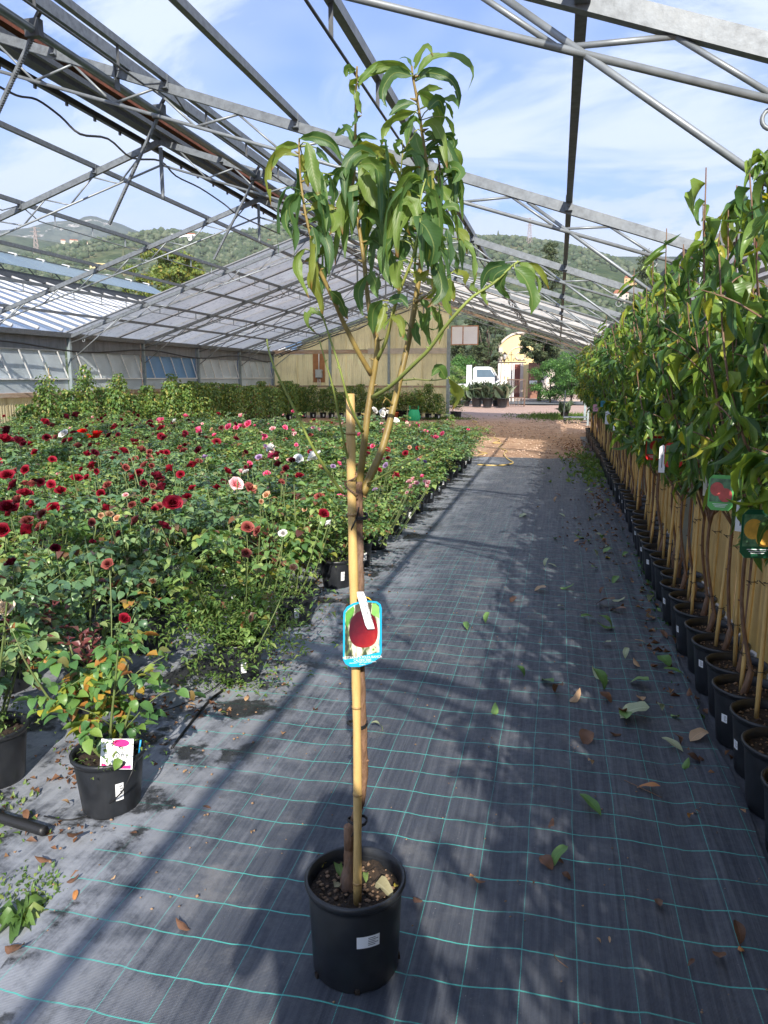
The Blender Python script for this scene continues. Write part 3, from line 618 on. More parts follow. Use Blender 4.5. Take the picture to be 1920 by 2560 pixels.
# left side wall, bay by bay
WX = XLf - .06; rnd = random.Random(3)
for bi in range(2, len(FY) - 1):
    ya, yb = FY[bi] + .05, FY[bi + 1] - .05; ym = (ya + yb) / 2; w = yb - ya
    M(fascia_m).box((WX, ym, 2.20), (.02, w, .30)).box((WX + .02, ym, 2.36), (.05, w, .05)).build('fascia', gh)
    M(blue_film if bi == 7 else film).box((WX - .03, ym, 1.76), (.008, w, .58)).build('film_panel', gh)
    M(film).box((WX, ym, 1.31), (.008, w, .26)).build('film_panel', gh)
    M(paint_w).box((WX + .02, ym, 1.455), (.05, w, .03)).build('rail', gh)
    M(timber).box((WX + .03, ym, 1.13), (.08, w, .09)).build('sill_board', gh)
    for j in range(3): obj('corrugated_sheet', corr('corrugated_sheet', (WX, 0, 0), (WX, 0, 1.09), ya + w / 3 * j, ya + w / 3 * (j + 1) + .02, .076, .012, 1, fib, nv=3), gh, (.004 * j, 0, 0))
    for j in range(5):
        y_ = ya + .25 + j * .62
        M(paint_w).bar((WX + .012, y_, 2.04), (WX + .03, y_ + .30, 1.48), .02, .022).build('slanted_bar', gh)
# gable wall at the far end, with posts, boards and an electrical box
GY = 27.98; GX1 = -3.90
xk = XLf; k = 0
while xk < GX1 - .05:
    x2 = min(xk + .96, GX1); 
    for (za, zb) in ((0.05, 1.13), (1.16, 2.34), (2.50, None)):
        zt = zb if zb else min(roofz(xk), roofz(x2)) - .10
        if zt > za + .05:
            me = corr('wall_sheet', (0, GY, za), (0, GY, zt), xk, x2 + .03, .076, .011, 0, fib, nv=3)
            if zb is None and roofz(xk) != roofz(x2):
                co = np.empty(len(me.vertices) * 3, dtype=np.float32); me.vertices.foreach_get('co', co); co = co.reshape(-1, 3)
                top = np.array([roofz(x) - .09 for x in co[:, 0]]); f = (co[:, 2] - za) / (zt - za); co[:, 2] = za + (top - za) * f; me.vertices.foreach_set('co', co.ravel()); me.update()
            obj('wall_sheet', me, gh, (0, -.006 * (k % 2), 0))
    xk = x2; k += 1
M(timber).box(((XLf - 5.9) / 2 - .0, GY - .05, 2.42), (XLf * -1 - 5.9, .05, .14)).build('wall_rail', gh)
M(mat('grey_timber', (0.45, 0.40, 0.34), 0.85, 0, 0.2, 6, 0.3)).box(((-6.9 - 3.9) / 2, GY - .085, 2.43), (3.0, .03, .20)).build('wall_rail', gh)
M(timber).box(((XLf + GX1) / 2, GY - .04, 1.145), (GX1 - XLf, .035, .07)).build('wall_rail', gh)
for px, w_ in ((1062 - 90 + 0, .09), (862 - 37, .10), (1121, .12)):
    p = AY(px, 900, GY - .1); zt = roofz(p.x) - .1 if px != 1121 else 3.2
    M(post_m).box((p.x, GY - .09, zt / 2), (w_, .07, zt)).build('gable_post', gh)
c0 = AY(797, 930, GY - .08)
M(board_m).box((c0.x, GY - .06, 1.85), (.46, .02, 1.12)).build('board', gh)
eb = M(mat('grey_box', (0.36, 0.40, 0.41), 0.5, 0, 0.05, 5, 0)).box((c0.x + .02, GY - .13, 1.62), (.25, .12, .30)).build('electrical_box', gh)
M(paint_w).tube([(c0.x + .02, GY - .1, 2.35), (c0.x + .01, GY - .1, 1.77)], .02, 8).tube([(c0.x - .03, GY - .1, 1.47), (c0.x - .03, GY - .1, 1.15)], .015, 6).tube([(c0.x + .05, GY - .1, 1.47), (c0.x + .05, GY - .1, 1.15)], .015, 6).build('conduit', gh)
for k in range(8):
    x_ = XLf + .1; M(steel_dark).bar((x_ + k * .7, GY - .12, roofz(x_ + k * .7) - .14), (x_ + (k + 1) * .7, GY - .12, roofz(x_ + (k + 1) * .7) - .14), .03, .03).build('gable_bar', gh)
for k in range(8):
    x_ = XC + k * .72; M(timber).bar((x_, GY - .06, roofz(x_) - .05), (x_ + .73, GY - .06, roofz(x_ + .73) - .05), .05, .08).build('gable_bar', gh)
# right side wall behind the fruit trees
WXR = 1.10; k = 0; y = -3.4
while y < 20.5:
    obj('wall_sheet', corr('wall_sheet', (WXR, 0, 0.02), (WXR, 0, 1.80), y, y + 1.05, .146, .012, 1, fib_near, nv=6), gh, (.005 * (k % 2), 0, 0)); y += 1.03; k += 1
M(timber).box((WXR - .03, 8.5, 1.2), (.04, 24, .06)).build('wall_rail', gh)
# neighbour bay on the right: rafters rising away and grey sheets
nb = thing('neighbour_greenhouse', (1.1, 15, 0), 'dark roofed greenhouse bay rising behind the potted fruit trees on the right', 'greenhouse'); nb.location = (0, 0, 0)
for Y in FY[3:]:
    M(steel_dark).bar((1.02, Y, 2.42), (6.8, Y, 2.42 + 5.78 * SL), .05, .09).build('rafter', nb)
for k in range(9):
    y_ = 6.0 + k * 1.2
    obj('roof_sheet', corr('roof_sheet', (1.15, 0, 2.50), (6.8, 0, 2.50 + 5.65 * SL), y_, y_ + 1.2, .0945, .016, 1, MT['grey_translucent_sheet'], nv=4), nb)
M(steel_dark).box((1.15, 14, 2.44), (.08, 16, .1)).build('eave_beam', nb)
# framed vent window hanging outside the gable opening
vw = thing('hanging_window', (-3.3, 27.5, 2.9), 'two-pane window with a reddish frame hung open beside the end of the yellow wall', 'window'); vw.location = (0, 0, 0)
fr = mat('reddish_frame', (0.42, 0.20, 0.12), 0.6, 0, 0.2, 6, 0.1)
wx0, wx1, wz0, wz1 = -3.74, -2.80, 2.62, 3.26
f = M(fr)
for x in (wx0, (wx0 + wx1) / 2 - .06, wx1): f.box((x, 27.45, (wz0 + wz1) / 2), (.03, .03, wz1 - wz0))
for z in (wz0, wz1): f.box(((wx0 + wx1) / 2, 27.45, z + .001), (wx1 - wx0 + .03, .034, .03))
f.build('frame', vw)
pane_m = mat('milky_pane', (0.97, 0.95, 0.92), 0.35, 0, 0.05, 2.5, 0.02, trans=0.8)
for a_, b_ in ((wx0 + .02, (wx0 + wx1) / 2 - .08), ((wx0 + wx1) / 2 - .04, wx1 - .02)): M(pane_m).box(((a_ + b_) / 2, 27.455, (wz0 + wz1) / 2), (b_ - a_, .006, wz1 - wz0 - .04)).build('pane', vw)

# =================================================================== NEIGHBOUR GREENHOUSE ON THE LEFT
nl = thing('glass_greenhouse', (-14, 18, 0), 'neighbouring greenhouse with white ribs and bluish panes beyond the left wall', 'greenhouse'); nl.location = (0, 0, 0)
glass = mat('bluish_roof_pane', (0.10, 0.17, 0.29), 0.16, 0, 0.15, 1.0, 0.02, spec=0.8)
glass2 = mat('greenish_vent_pane', (0.24, 0.32, 0.34), 0.2, 0, 0.15, 1.0, 0.02, trans=0.3)
rib_m = mat('white_rib', (0.58, 0.58, 0.58), 0.5, 0, 0.06, 6, 0.05)
gx0, gz0, gx1, gz1 = -10.98, 2.44, -16.7, 4.46
rib_me = M(rib_m).tube([(gx0, 0, gz0 + .10), (gx1, 0, gz1 + .10)], .042, 8).mesh('rib')
pane_me = M(glass).bar((gx0, 0, gz0 + .03), (gx1, 0, gz1 + .03), .80, .012).mesh('pane')
for k in range(24):
    y = 12.3 + k * .83
    obj('rib', rib_me, nl, (0, y, .0)); obj('pane', pane_me, nl, (0, y + .415, 0))
for t_ in (.33, .66): M(steel_dark).box((gx0 + (gx1 - gx0) * t_, 22, gz0 + (gz1 - gz0) * t_ + .0), (.06, 20, .05)).build('roof_rail', nl)
M(fascia_m).box((-10.9, 21, 2.42), (.16, 20, .12)).build('gutter', nl)
M(steel_dark).box((-16.75, 22, 4.62), (.12, 22, .14)).box((-17.1, 22, 4.78), (.1, 22, .1)).build('ridge_beam', nl)
for k in range(14):
    y = 12.6 + k * 1.45
    M(glass2).bar((-16.95, y, 4.98), (-18.1, y, 5.56), 1.40, .012).build('vent_pane', nl)
    M(rib_m).tube([(-18.05, y + .72, 5.55), (-18.35, y + .72, 5.62)], .06, 8).build('vent_cap', nl)
    M(steel_dark).bar((-17.95, y + .72, 5.46), (-17.3, y + .72, 4.75), .03, .03).build('vent_strut', nl)
M(steel_dark).box((-18.1, 22.3, 5.56), (.05, 20.4, .05)).build('vent_rail', nl)
M(fascia_m).prism([(-16.8, 4.4), (-18.6, 4.9), (-23, 3.2), (-23, 2.9)], 12, 33, 0).build('roof', nl)
M(glass).box((-13.9, 33.0, 1.5), (5.6, .05, 3.0)).prism([(-11, 3.0), (-16.8, 3.0), (-16.8, 4.4)], 32.97, 33.03, 0).build('end_wall', nl)

# =================================================================== BACKGROUND: trees, chapel, truck, hills
q2 = leaf_template(1, 2, 0.3, 0.35, 0, 'oval', 1)
q3 = leaf_template(2, 2, 0.6, 0.35, 0.05, 'oval', 2)
def crown_pts(r, n, c, rad, lumps=40, lump=0.3, shape='ball'):
    """points on the outside of many lumps spread over an ellipsoid"""
    d = rdir(r, lumps); rr = r.uniform(0.55, 1.0, lumps)
    if shape == 'cone': 
        z = r.uniform(-1, 1, lumps); w = np.clip((1 - z) / 2, 0.06, 1) ** 0.6 * np.clip((z + 1.25) * 2.2, 0, 1); a = r.uniform(0, 6.283, lumps)
        L_ = np.stack([np.cos(a) * w * rr, np.sin(a) * w * rr, z], -1)
    else: L_ = d * rr[:, None]
    LC = L_ * np.array(rad) + np.array(c)
    w = r.integers(0, lumps, n); dd = rdir(r, n); dd[:, 2] = np.abs(dd[:, 2]) * 0.9 - .25
    P = LC[w] + dd * (np.array(rad).mean() * lump) * r.uniform(0.55, 1.08, n)[:, None] * r.uniform(.7, 1.2, lumps)[w][:, None]
    return P, dd
def leafy(name, r, P, N, L, W, m, parent, tp=(q2, q3), droop=0.0, **k):
    n = len(P); D = rdir(r, n); D[:, 2] -= droop; D -= N * (D * N).sum(1, keepdims=True) * .6
    V, Q, U = scatter(list(tp), P, D, N + rdir(r, n) * .5, r.uniform(*L, n), r.uniform(*W, n), r)
    return obj(name, fastmesh(name, V, Q, U, [m]), parent, kind='stuff', **k)
def bgtree(name, x, y, zc, rad, n, leaf, m, label, cat, trunk_h, tr, shape='ball', lumps=60, lump=.28, seed=1, group=None):
    r = np.random.default_rng(seed); t = thing(name, (x, y, 0), label, cat, group)
    P, N = crown_pts(r, n, (0, 0, zc), rad, lumps, lump, shape)
    leafy('crown', r, P, N, (leaf * .7, leaf * 1.3), (leaf * .5, leaf * .9), m, t)
    tk = M(dark_bark).tube([(0, 0, -.05), (.02 * tr, 0, trunk_h * .5), (0, .1, trunk_h), (0, 0, zc)], [tr * 1.3, tr, tr * .8, tr * .3], 8)
    for a in range(4):
        c_, s_ = math.cos(a * 1.7), math.sin(a * 1.7); tk.tube([(0, 0, trunk_h * .9), (c_ * rad[0] * .4, s_ * rad[1] * .4, zc)], [tr * .5, tr * .15], 5)
    tk.build('trunk', t); return t
p = AY(418, 690, 62)
bgtree('round_tree', p.x, 62, 8.3, (3.9, 3.6, 3.7), 24000, .30, tree_leaf, 'large round broad-leaved tree above the neighbouring glass roof', 'tree', 4, .3, lumps=110, lump=.22, seed=4)
p = AY(345, 715, 58)
bgtree('round_tree', p.x, 58, 6.3, (2.6, 2.4, 2.6), 7000, .28, tree_leaf, 'smaller tree crown joined to the left of the round tree', 'tree', 3, .2, lumps=60, lump=.25, seed=5)
def cyp(px, Y, top_py, wpx, zb, seed, label, n=9000):
    a = AY(px, top_py, Y); w = wpx / 2 * Y / 1900.; h = a.z - zb
    return bgtree('cypress_tree', a.x, Y, zb + h / 2, (w, w, h / 2), n, .16, cypress_leaf, label, 'tree', zb + .3, .14, 'cone', 130, .16, seed, 'cypress trees behind the gate')
cyp(1222, 52, 690, 110, 1.6, 11, 'dark cypress beyond the hanging window, left of the chapel', 12000)
cyp(1376, 60, 612, 100, 1.0, 12, 'tall cypress behind the chapel, crossed by the roof trusses', 12000)
cyp(1618, 66, 622, 110, 1.0, 13, 'pointed cypress rising above the row of fruit trees', 12000)
bgtree('cypress_tree', AY(1180, 850, 55).x, 55, 3.1, (1.5, 1.4, 2.4), 9000, .16, cypress_leaf, 'broad dark cypress between the hanging window and the chapel', 'tree', 1, .14, lumps=110, lump=.2, seed=21, group='cypress trees behind the gate')
bgtree('pruned_cypress', AY(1352, 880, 48).x, 48, 3.35, (1.25, 1.2, 1.15), 14000, .14, cypress_leaf, 'clipped dark conifer with a bare trunk right of the chapel', 'tree', 1.9, .11, lumps=90, lump=.27, seed=14)
bgtree('hedge_shrub', AY(1378, 930, 46).x, 46, 1.35, (1.25, 1.0, 1.35), 12000, .10, hedge_leaf, 'bright green bush beside the road at the end of the aisle', 'bush', .3, .06, lumps=90, lump=.3, seed=15)
bgtree('hedge_shrub', AY(1432, 910, 44).x, 44, 1.6, (1.0, 1.0, 1.5), 9000, .10, hedge_leaf, 'bright green bush partly hidden by the far fruit trees', 'bush', .3, .06, lumps=60, lump=.3, seed=16)
bgtree('hedge_shrub', AY(1150, 915, 46).x, 46, 1.4, (1.1, .9, 1.4), 9000, .10, hedge_leaf, 'green bush behind the white truck, beside the yellow wall end', 'bush', .3, .06, lumps=60, lump=.3, seed=17)
bgtree('hedge_shrub', AY(1140, 950, 38).x, 38, 1.0, (.5, .5, 1.0), 3500, .08, weed_leaf, 'pale green shrub just outside the end post of the yellow wall', 'bush', .3, .04, lumps=30, lump=.4, seed=18)
# --- yellow chapel
ch = thing('chapel', (0, 0, 0), 'small yellow chapel with a curved gable and a brown door', 'chapel')
yel = mat('yellow_render', (0.70, 0.56, 0.28), 0.85, 0, 0.06, 2, 0.1); stone = mat('pale_stone_trim', (0.55, 0.48, 0.42), 0.85, 0, 0.1, 6, 0.1)
CY = 52.0
def cxz(px, py): q = AY(px, py, CY); return (q.x, q.z)
L0 = cxz(1243, 1000)[0]; R0 = cxz(1344, 1000)[0]; mid = (L0 + R0) / 2; eav = cxz(1243, 868)[1]; top = cxz(1293, 834)[1]
prof = [(L0, 0), (R0, 0), (R0, eav)]
for k in range(1, 12):
    t = k / 12; x = R0 + (L0 - R0) * t; prof.append((x, eav + (top - eav) * math.sin(math.pi * t) ** .8))
prof.append((L0, eav))
M(yel).prism(prof, CY, CY + 5).build('wall', ch)
cor = M(stone)
arc = prof[2:]
for (a_, b_) in zip(arc[:-1], arc[1:]): cor.bar((a_[0], CY - .04, a_[1] + .05), (b_[0], CY - .04, b_[1] + .05), .16, .13)
cor.build('cornice', ch)
ring_ = M(stone)
for rr_, zz_ in ((.85, 2.75), (.32, 2.85)):
    pts = [(mid + .12 + rr_ * math.cos(t), CY - .02, zz_ + rr_ * .8 * math.sin(t)) for t in np.linspace(0 if rr_ > .5 else 0, math.pi if rr_ > .5 else 6.283, 18)]
    ring_.tube(pts, .045, 5)
ring_.build('moulding', ch)
for x in (L0 + .14,): M(stone).box((x, CY - .03, eav / 2 + .4), (.28, .06, eav - .8)).build('corner_pilaster', ch)
dz = cxz(1291, 911)[1]; dx0, dx1 = cxz(1282, 950)[0], cxz(1300, 950)[0]
dr = M(mat('brown_door', (0.17, 0.045, 0.03), 0.55, 0, 0.15, 5, 0.1, stretch=(1, 1, .2))).box(((dx0 + dx1) / 2, CY - .02, dz / 2), (dx1 - dx0, .06, dz)).build('door', ch)
M(stone).box(((dx0 + dx1) / 2, CY - .012, dz + .08), (dx1 - dx0 + .4, .05, .16)).box((dx0 - .1, CY - .012, dz / 2), (.2, .05, dz)).box((dx1 + .1, CY - .012, dz / 2), (.2, .05, dz)).build('door_frame', ch)
M(mat('notice_sheet', (0.6, 0.62, 0.64), 0.6, 0, 0.2, 9, 0)).box((cxz(1266, 930)[0], CY - .03, 1.9), (.42, .02, .8)).build('notice_board', ch)
M(mat('orange_roof_tile', (0.30, 0.14, 0.08), 0.9, 0, 0.3, 6, 0.3)).prism([(L0 - .1, eav + .0), (mid, top + .1), (R0 + .1, eav + .0), (R0, eav - .1), (L0, eav - .1)], CY + .3, CY + 5.2).build('roof', ch)
# lamp and gate in front of the chapel
iron = mat('dark_iron', (0.05, 0.035, 0.03), 0.6, 0.5, 0.2, 8, 0.1); redwood = mat('reddish_wood', (0.12, 0.07, 0.05), 0.7, 0, 0.25, 8, 0.2)
GT = 47.5
def gp(px, py): q = AY(px, py, GT); return (q.x, q.z)
lp = thing('wall_lantern', (gp(1262, 890)[0], 51.9, 0), 'glass lantern on the chapel front, left of the iron cross', 'lantern')
zl = AY(1262, 890, 51.9).z; xl = AY(1262, 890, 51.9).x; lp.location = (xl, 51.85, zl)
M(mat('lantern_glass', (0.5, 0.5, 0.5), 0.3, 0, 0.1, 5, 0)).lathe([(.07, -.2), (.16, .08), (.16, .1)], 6).build('lamp_glass', lp)
M(iron).lathe([(.18, .1), (.05, .22), (0.01, .3)], 6).tube([(0, 0, -.2), (0, .1, -.4)], .02, 5).build('lamp_cap', lp)
ga = thing('iron_gate', (0, 0, 0), 'wrought iron entrance gate topped by scrolls and a cross', 'gate')
gl, gr_, gz = gp(1244, 905)[0], gp(1316, 905)[0], gp(1280, 906)[1]
M(iron).bar((gl, GT, gz), (gr_, GT, gz), .05, .06).build('top_rail', ga)
for k in range(15):
    x = gl + (gr_ - gl) * k / 24; M(paint_w if k % 3 else iron).box((x, GT + .03, gz / 2), (.035 if k % 3 else .02, .02, gz)).build('picket', ga)
sc_ = M(iron)
gm = gp(1278, 890)
sc_.bar((gm[0], GT, gz), (gm[0], GT, gz + .62), .035, .035).bar((gm[0] - .13, GT, gz + .45), (gm[0] + .13, GT, gz + .45), .035, .035)
sc_.build('cross', ga)
for s_ in (-1, 1):
    for j, (ox, rr_) in enumerate(((.22, .14), (.50, .10), (.75, .07))):
        M(iron).tube([(gm[0] + s_ * (ox + rr_ * math.cos(t) * (1 - t / 12)), GT, gz + .08 + rr_ * abs(math.sin(t * .9)) * (1.4 - t / 6)) for t in np.linspace(0, 5.5, 14)], .015, 4).build('scroll', ga)
wg = thing('wire_pen', (0, 0, 0), 'low wooden pen with wire mesh beside the strelitzia pots', 'fence')
W0, W1 = 42.0, 42.0
def wp(px, py, Y=41.0): q = AY(px, py, Y); return q
for (xa, xb, za, zb, nbar) in ((wp(1271, 948).x, wp(1313, 948).x, .65, wp(1290, 948).z, 14), (wp(1271, 995, 40).x, wp(1311, 995, 40).x, 0.0, wp(1290, 993, 40).z, 10)):
    yy_ = 41.0 if za > .1 else 40.0
    for x in (xa, xb): M(redwood).box((x, yy_, (zb) / 2), (.06, .06, zb)).build('stake', wg)
    M(redwood).box(((xa + xb) / 2, yy_, zb - .02), (xb - xa, .04, .05)).build('rail', wg)
    for k in range(nbar): M(redwood if k % 3 == 0 else iron).bar((xa + (xb - xa) * (k + .5) / nbar, yy_, za), (xa + (xb - xa) * (k + .5 + (0.9 if za < .1 else 0) * ((k % 2) - .5)) / nbar, yy_, zb), .018, .018).build('mesh_wire', wg)
bw = thing('brick_wall', (0, 0, 0), 'short dark brick wall between the chapel and the bright green bush', 'wall')
a_, b_ = AY(1319, 1000, 51).x, AY(1345, 1000, 51).x
M(mat('brown_brick', (0.24, 0.12, 0.08), 0.9, 0, 0.3, 30, 0.3)).box(((a_ + b_) / 2, 51, 1.2), (b_ - a_, .4, 2.4)).build('wall', bw)
M(stone).box(((a_ + b_) / 2 + .9, 51, 1.0), (b_ - a_ + .2, .3, 2.0)).build('wall_panel', bw)
M(paint_w).box(((a_ + b_) / 2, 50.78, 1.15), (.5, .02, .22)).build('street_sign', bw)
# --- white flatbed truck
TY = 43.6
def tp(px, py): q = AY(px, py, TY); return (q.x, q.z)
tk = thing('flatbed_truck', (0, 0, 0), 'white flatbed truck parked by the road behind the strelitzia pots', 'truck')
white_car = mat('white_vehicle_paint', (0.78, 0.79, 0.80), 0.28, 0, 0.02, 3, 0, coat=0.4)
cx0, cx1 = tp(1182, 940)[0], tp(1246, 940)[0]; ct = tp(1200, 917)[1]; cb = .55
prof = [(cx0, cb), (cx1 + .05, cb), (cx1 + .03, 1.15), (cx1 - .08, 1.30), (cx1 - .42, ct - .10), (cx1 - .50, ct), (cx0 + .10, ct), (cx0, ct - .10)]
cb_ = M(white_car).prism(prof, TY, TY + 1.6).build('cab', tk)
cb_.modifiers.new('bevel', 'BEVEL').width = .04
gls = mat('vehicle_glass', (0.10, 0.15, 0.20), 0.08, 0, 0.1, 3, 0, spec=0.9)
wz0_, wz1_ = tp(1200, 943)[1], tp(1200, 924)[1]
M(gls).prism([(tp(1192, 0)[0] if False else cx0 + .22, wz0_), (cx1 - .16, wz0_), (cx1 - .45, wz1_), (cx0 + .22, wz1_)], TY - .012, TY - .002).build('side_window', tk)
M(gls).prism([(cx1 - .035, 1.32), (cx1 - .05, 1.30), (cx1 - .40, ct - .12), (cx1 - .39, ct - .09)], TY + .1, TY + 1.5).build('windscreen', tk)
M(black_plastic).box((cx1 - .12, TY - .14, 1.42), (.10, .08, .30)).build('mirror', tk)
M(white_car).box(((cx0 - 2.0 + cx0) / 2 - .1, TY + .8, .95), (2.1, 1.7, .30)).build('flatbed', tk)
for x in (tp(1169, 930)[0], tp(1176, 930)[0]): M(white_car).box((x, TY + .1, 1.3), (.13, .08, 1.7)).build('bed_stake', tk)
for x in (cx0 + .85, cx0 - 1.3):
    w_ = obj('wheel', None, tk, (x, TY + .12, .36)); M(black_rubber).tube([(0, -.11, 0), (0, .11, 0)], .36, 18).build('tyre', w_); M(steel).tube([(0, -.13, 0), (0, -.05, 0)], .2, 12).build('rim', w_)
M(white_car).box((cx0 + .5, TY + .01, .80), (.9, .03, .35)).build('side_skirt', tk)
# --- potted strelitzias and other far pots
strapt = [leaf_template(5, 2, .5, .5, .0, 'lance', 5), leaf_template(5, 2, .25, .5, .0, 'lance', 6)]
def strap_plant(px, Y, label, h=1.15, pot=.27, n=46, flowers=True, seed=1):
    r = np.random.default_rng(seed); x = AY(px, 1000, Y).x; t = thing('potted_strelitzia', (x, Y, 0.0), label, 'potted plant', 'strap-leaved plants in pots by the truck')
    M(black_plastic).lathe([(pot * .8, 0), (pot, pot * 1.55), (pot * 1.07, pot * 1.55), (pot * 1.07, pot * 1.65), (pot * .98, pot * 1.65), (pot * .95, pot * 1.45), (0.001, pot * 1.42)], 18).build('pot', t)
    P = np.tile([0, 0, pot * 1.4], (n, 1)) + r.normal(size=(n, 3)) * [pot * .3, pot * .3, 0]; D = rdir(r, n) * [.75, .75, .3]; D[:, 2] = np.abs(D[:, 2]) + .95
    V, Q, U = scatter(strapt, P, D, rdir(r, n), r.uniform(h * .6, h, n), r.uniform(.05, .09, n), r); obj('foliage', fastmesh('foliage', V, Q, U, [strap_leaf]), t, kind='stuff')
    if flowers:
        for k in range(4):
            a = r.uniform(-.3, .3, 2); z = h * r.uniform(.6, .9) + pot
            M(mat('strelitzia_flower', (0.75, 0.72, 0.70), 0.5, 0, 0.1, 9, 0)).bar((a[0], a[1] - .25, z), (a[0] + .12, a[1] - .25, z + .09), .05, .04).build('flower', t)
strap_plant(1192, 39.5, 'strap-leaved plant in a black pot right below the truck cab', seed=1)
strap_plant(1219, 39.3, 'strap-leaved plant in a large black pot, second right of the cab edge', seed=2)
strap_plant(1256, 39.0, 'strap-leaved plant in a black pot next to the wooden pen', seed=3)
strap_plant(1167, 39.8, 'small strap-leaved plant in a black pot nearest the yellow wall end', h=.8, pot=.16, n=30, seed=4)
strap_plant(1240, 40.3, 'small strap-leaved plant between two large strelitzia pots', h=.6, pot=.18, n=30, flowers=False, seed=5)
strap_plant(1413, 28.5, 'clump of dark strap leaves beside the metal trolley', h=.55, pot=.15, n=40, flowers=False, seed=6)
tro = thing('metal_trolley', (AY(1420, 1035, 27).x, 27, 0), 'low galvanised trolley with an upright pole at the end of the tree row', 'trolley')
M(steel).box((.3, 0, .14), (.9, .6, .03)).build('deck', tro); M(steel).tube([(-.15, -.28, .12), (-.12, -.28, 1.05)], .018, 8).build('pole', tro)
for x in (-.1, .7): M(black_rubber).tube([(x, -.28, .06), (x, -.22, .06)], .06, 12).build('wheel', tro)

# --- hills
def hillmat(name, c1, c2, c3, s=0.02, rock=None):
    m, nt, b = newmat(name); geo = nd(nt, 'ShaderNodeNewGeometry'); pos = geo.outputs['Position']
    a = tn(nt, pos, s, 8, 0.65); f = tn(nt, pos, s * 14, 6, 0.7)
    col = ramp(nt, [(0.35, c1), (0.52, c2), (0.66, c3)], a).outputs[0]
    col = mixc(nt, mrange(nt, f, 0.42, 0.62, 0, .75), col, sc3(c1, .55))
    if rock:
        rk = tn(nt, pos, s * 2.2, 9, 0.75, (1, 1, .35)); sep = nd(nt, 'ShaderNodeSeparateXYZ'); link(nt, pos, sep.inputs[0])
        col = mixc(nt, mth(nt, 'MULTIPLY', mrange(nt, rk, 0.55, 0.62), mrange(nt, sep.outputs[2], rock[0], rock[1])), col, rock[2])
    link(nt, col, b.inputs['Base Color']); b.inputs['Roughness'].default_value = 1; b.inputs['Specular IOR Level'].default_value = 0.1; return m
def hill(name, sky_, d0, d1, m, rough=0.04, seed=0, nseg=140, nd_=26, back=1.3):
    """terrain that climbs from distance d0 to its crest at d1; sky_ = crest heights by bearing (px, py)"""
    pxs = np.array([s[0] for s in sky_], float); pys = np.array([s[1] for s in sky_], float)
    th = np.radians(np.linspace(-62, 40, nseg)); V = []
    for a in th:
        # bearing a from +Y (left negative) ; back to picture column for the crest height
        b_ = a + YAW; px = 960 + 1930 * math.tan(b_) if abs(b_) < 1.2 else (1e4 if b_ > 0 else -1e4)
        py = float(np.interp(px, pxs, pys)); p_ = AD(px if abs(px) < 9e3 else 0, py, d1); hh = p_.z
        for j in range(nd_):
            t = j / (nd_ - 1); 
            if t < .8: tt_ = t / .8; d = d0 + (d1 - d0) * tt_; s_ = tt_ * tt_ * (3 - 2 * tt_); z = hh * (0.35 * tt_ + .65 * s_)
            else: d = d1 * (1 + (t - .8) * back); z = hh * (1 - (t - .8) * 1.2)
            z += rough * hh * (mn.noise(Vector((math.sin(a) * d * 12 / d1, math.cos(a) * d * 12 / d1, seed))) * min(1, t * 2) * (1 if abs(t - .8) > .12 else .25))
            V.append((math.sin(a) * d, math.cos(a) * d, z if t > 0 else -2))
    n = nseg; i = np.arange((n - 1) * (nd_ - 1)); a = (i // (nd_ - 1)) * nd_ + i % (nd_ - 1)
    V = np.array(V); obj(name, fastmesh(name, V, np.stack([a, a + nd_, a + nd_ + 1, a + 1], -1), None, [m]), kind='structure'); return V.reshape(n, nd_, 3)
green_h = hillmat('olive_hillside', (0.045, 0.075, 0.03), (0.10, 0.12, 0.055), (0.20, 0.17, 0.09), 0.018)
blue_h = hillmat('far_mountain', (0.05, 0.075, 0.05), (0.09, 0.11, 0.08), (0.16, 0.15, 0.11), 0.0032, rock=(280, 400, (0.55, 0.50, 0.46)))
HV = hill('hill', [(-3000, 640), (-400, 660), (0, 664), (110, 648), (180, 630), (260, 618), (370, 604), (430, 596), (500, 600), (560, 610), (620, 596), (690, 580), (760, 572), (900, 580), (1000, 594), (1160, 606), (1240, 608), (1310, 614), (1400, 630), (1480, 650), (1560, 676), (1700, 706), (2200, 740), (6000, 760)], 170, 850, green_h, 0.05, 3)
hill('distant_hill', [(-3000, 620), (-300, 590), (0, 588), (60, 592), (200, 612), (420, 630), (600, 600), (700, 600), (1400, 640), (6000, 700)], 950, 1350, hillmat('mid_hill', (0.05, 0.08, 0.04), (0.09, 0.11, 0.06), (0.15, 0.14, 0.09), 0.006), 0.06, 9)
hill('mountain', [(-3000, 640), (-200, 590), (0, 580), (100, 572), (150, 556), (190, 552), (225, 548), (240, 538), (262, 538), (285, 548), (320, 558), (360, 578), (420, 600), (600, 600), (660, 572), (720, 545), (790, 500), (850, 476), (890, 486), (940, 530), (1010, 575), (1100, 600), (1400, 680), (6000, 700)], 1500, 2600, blue_h, 0.05, 21, 260, 30)
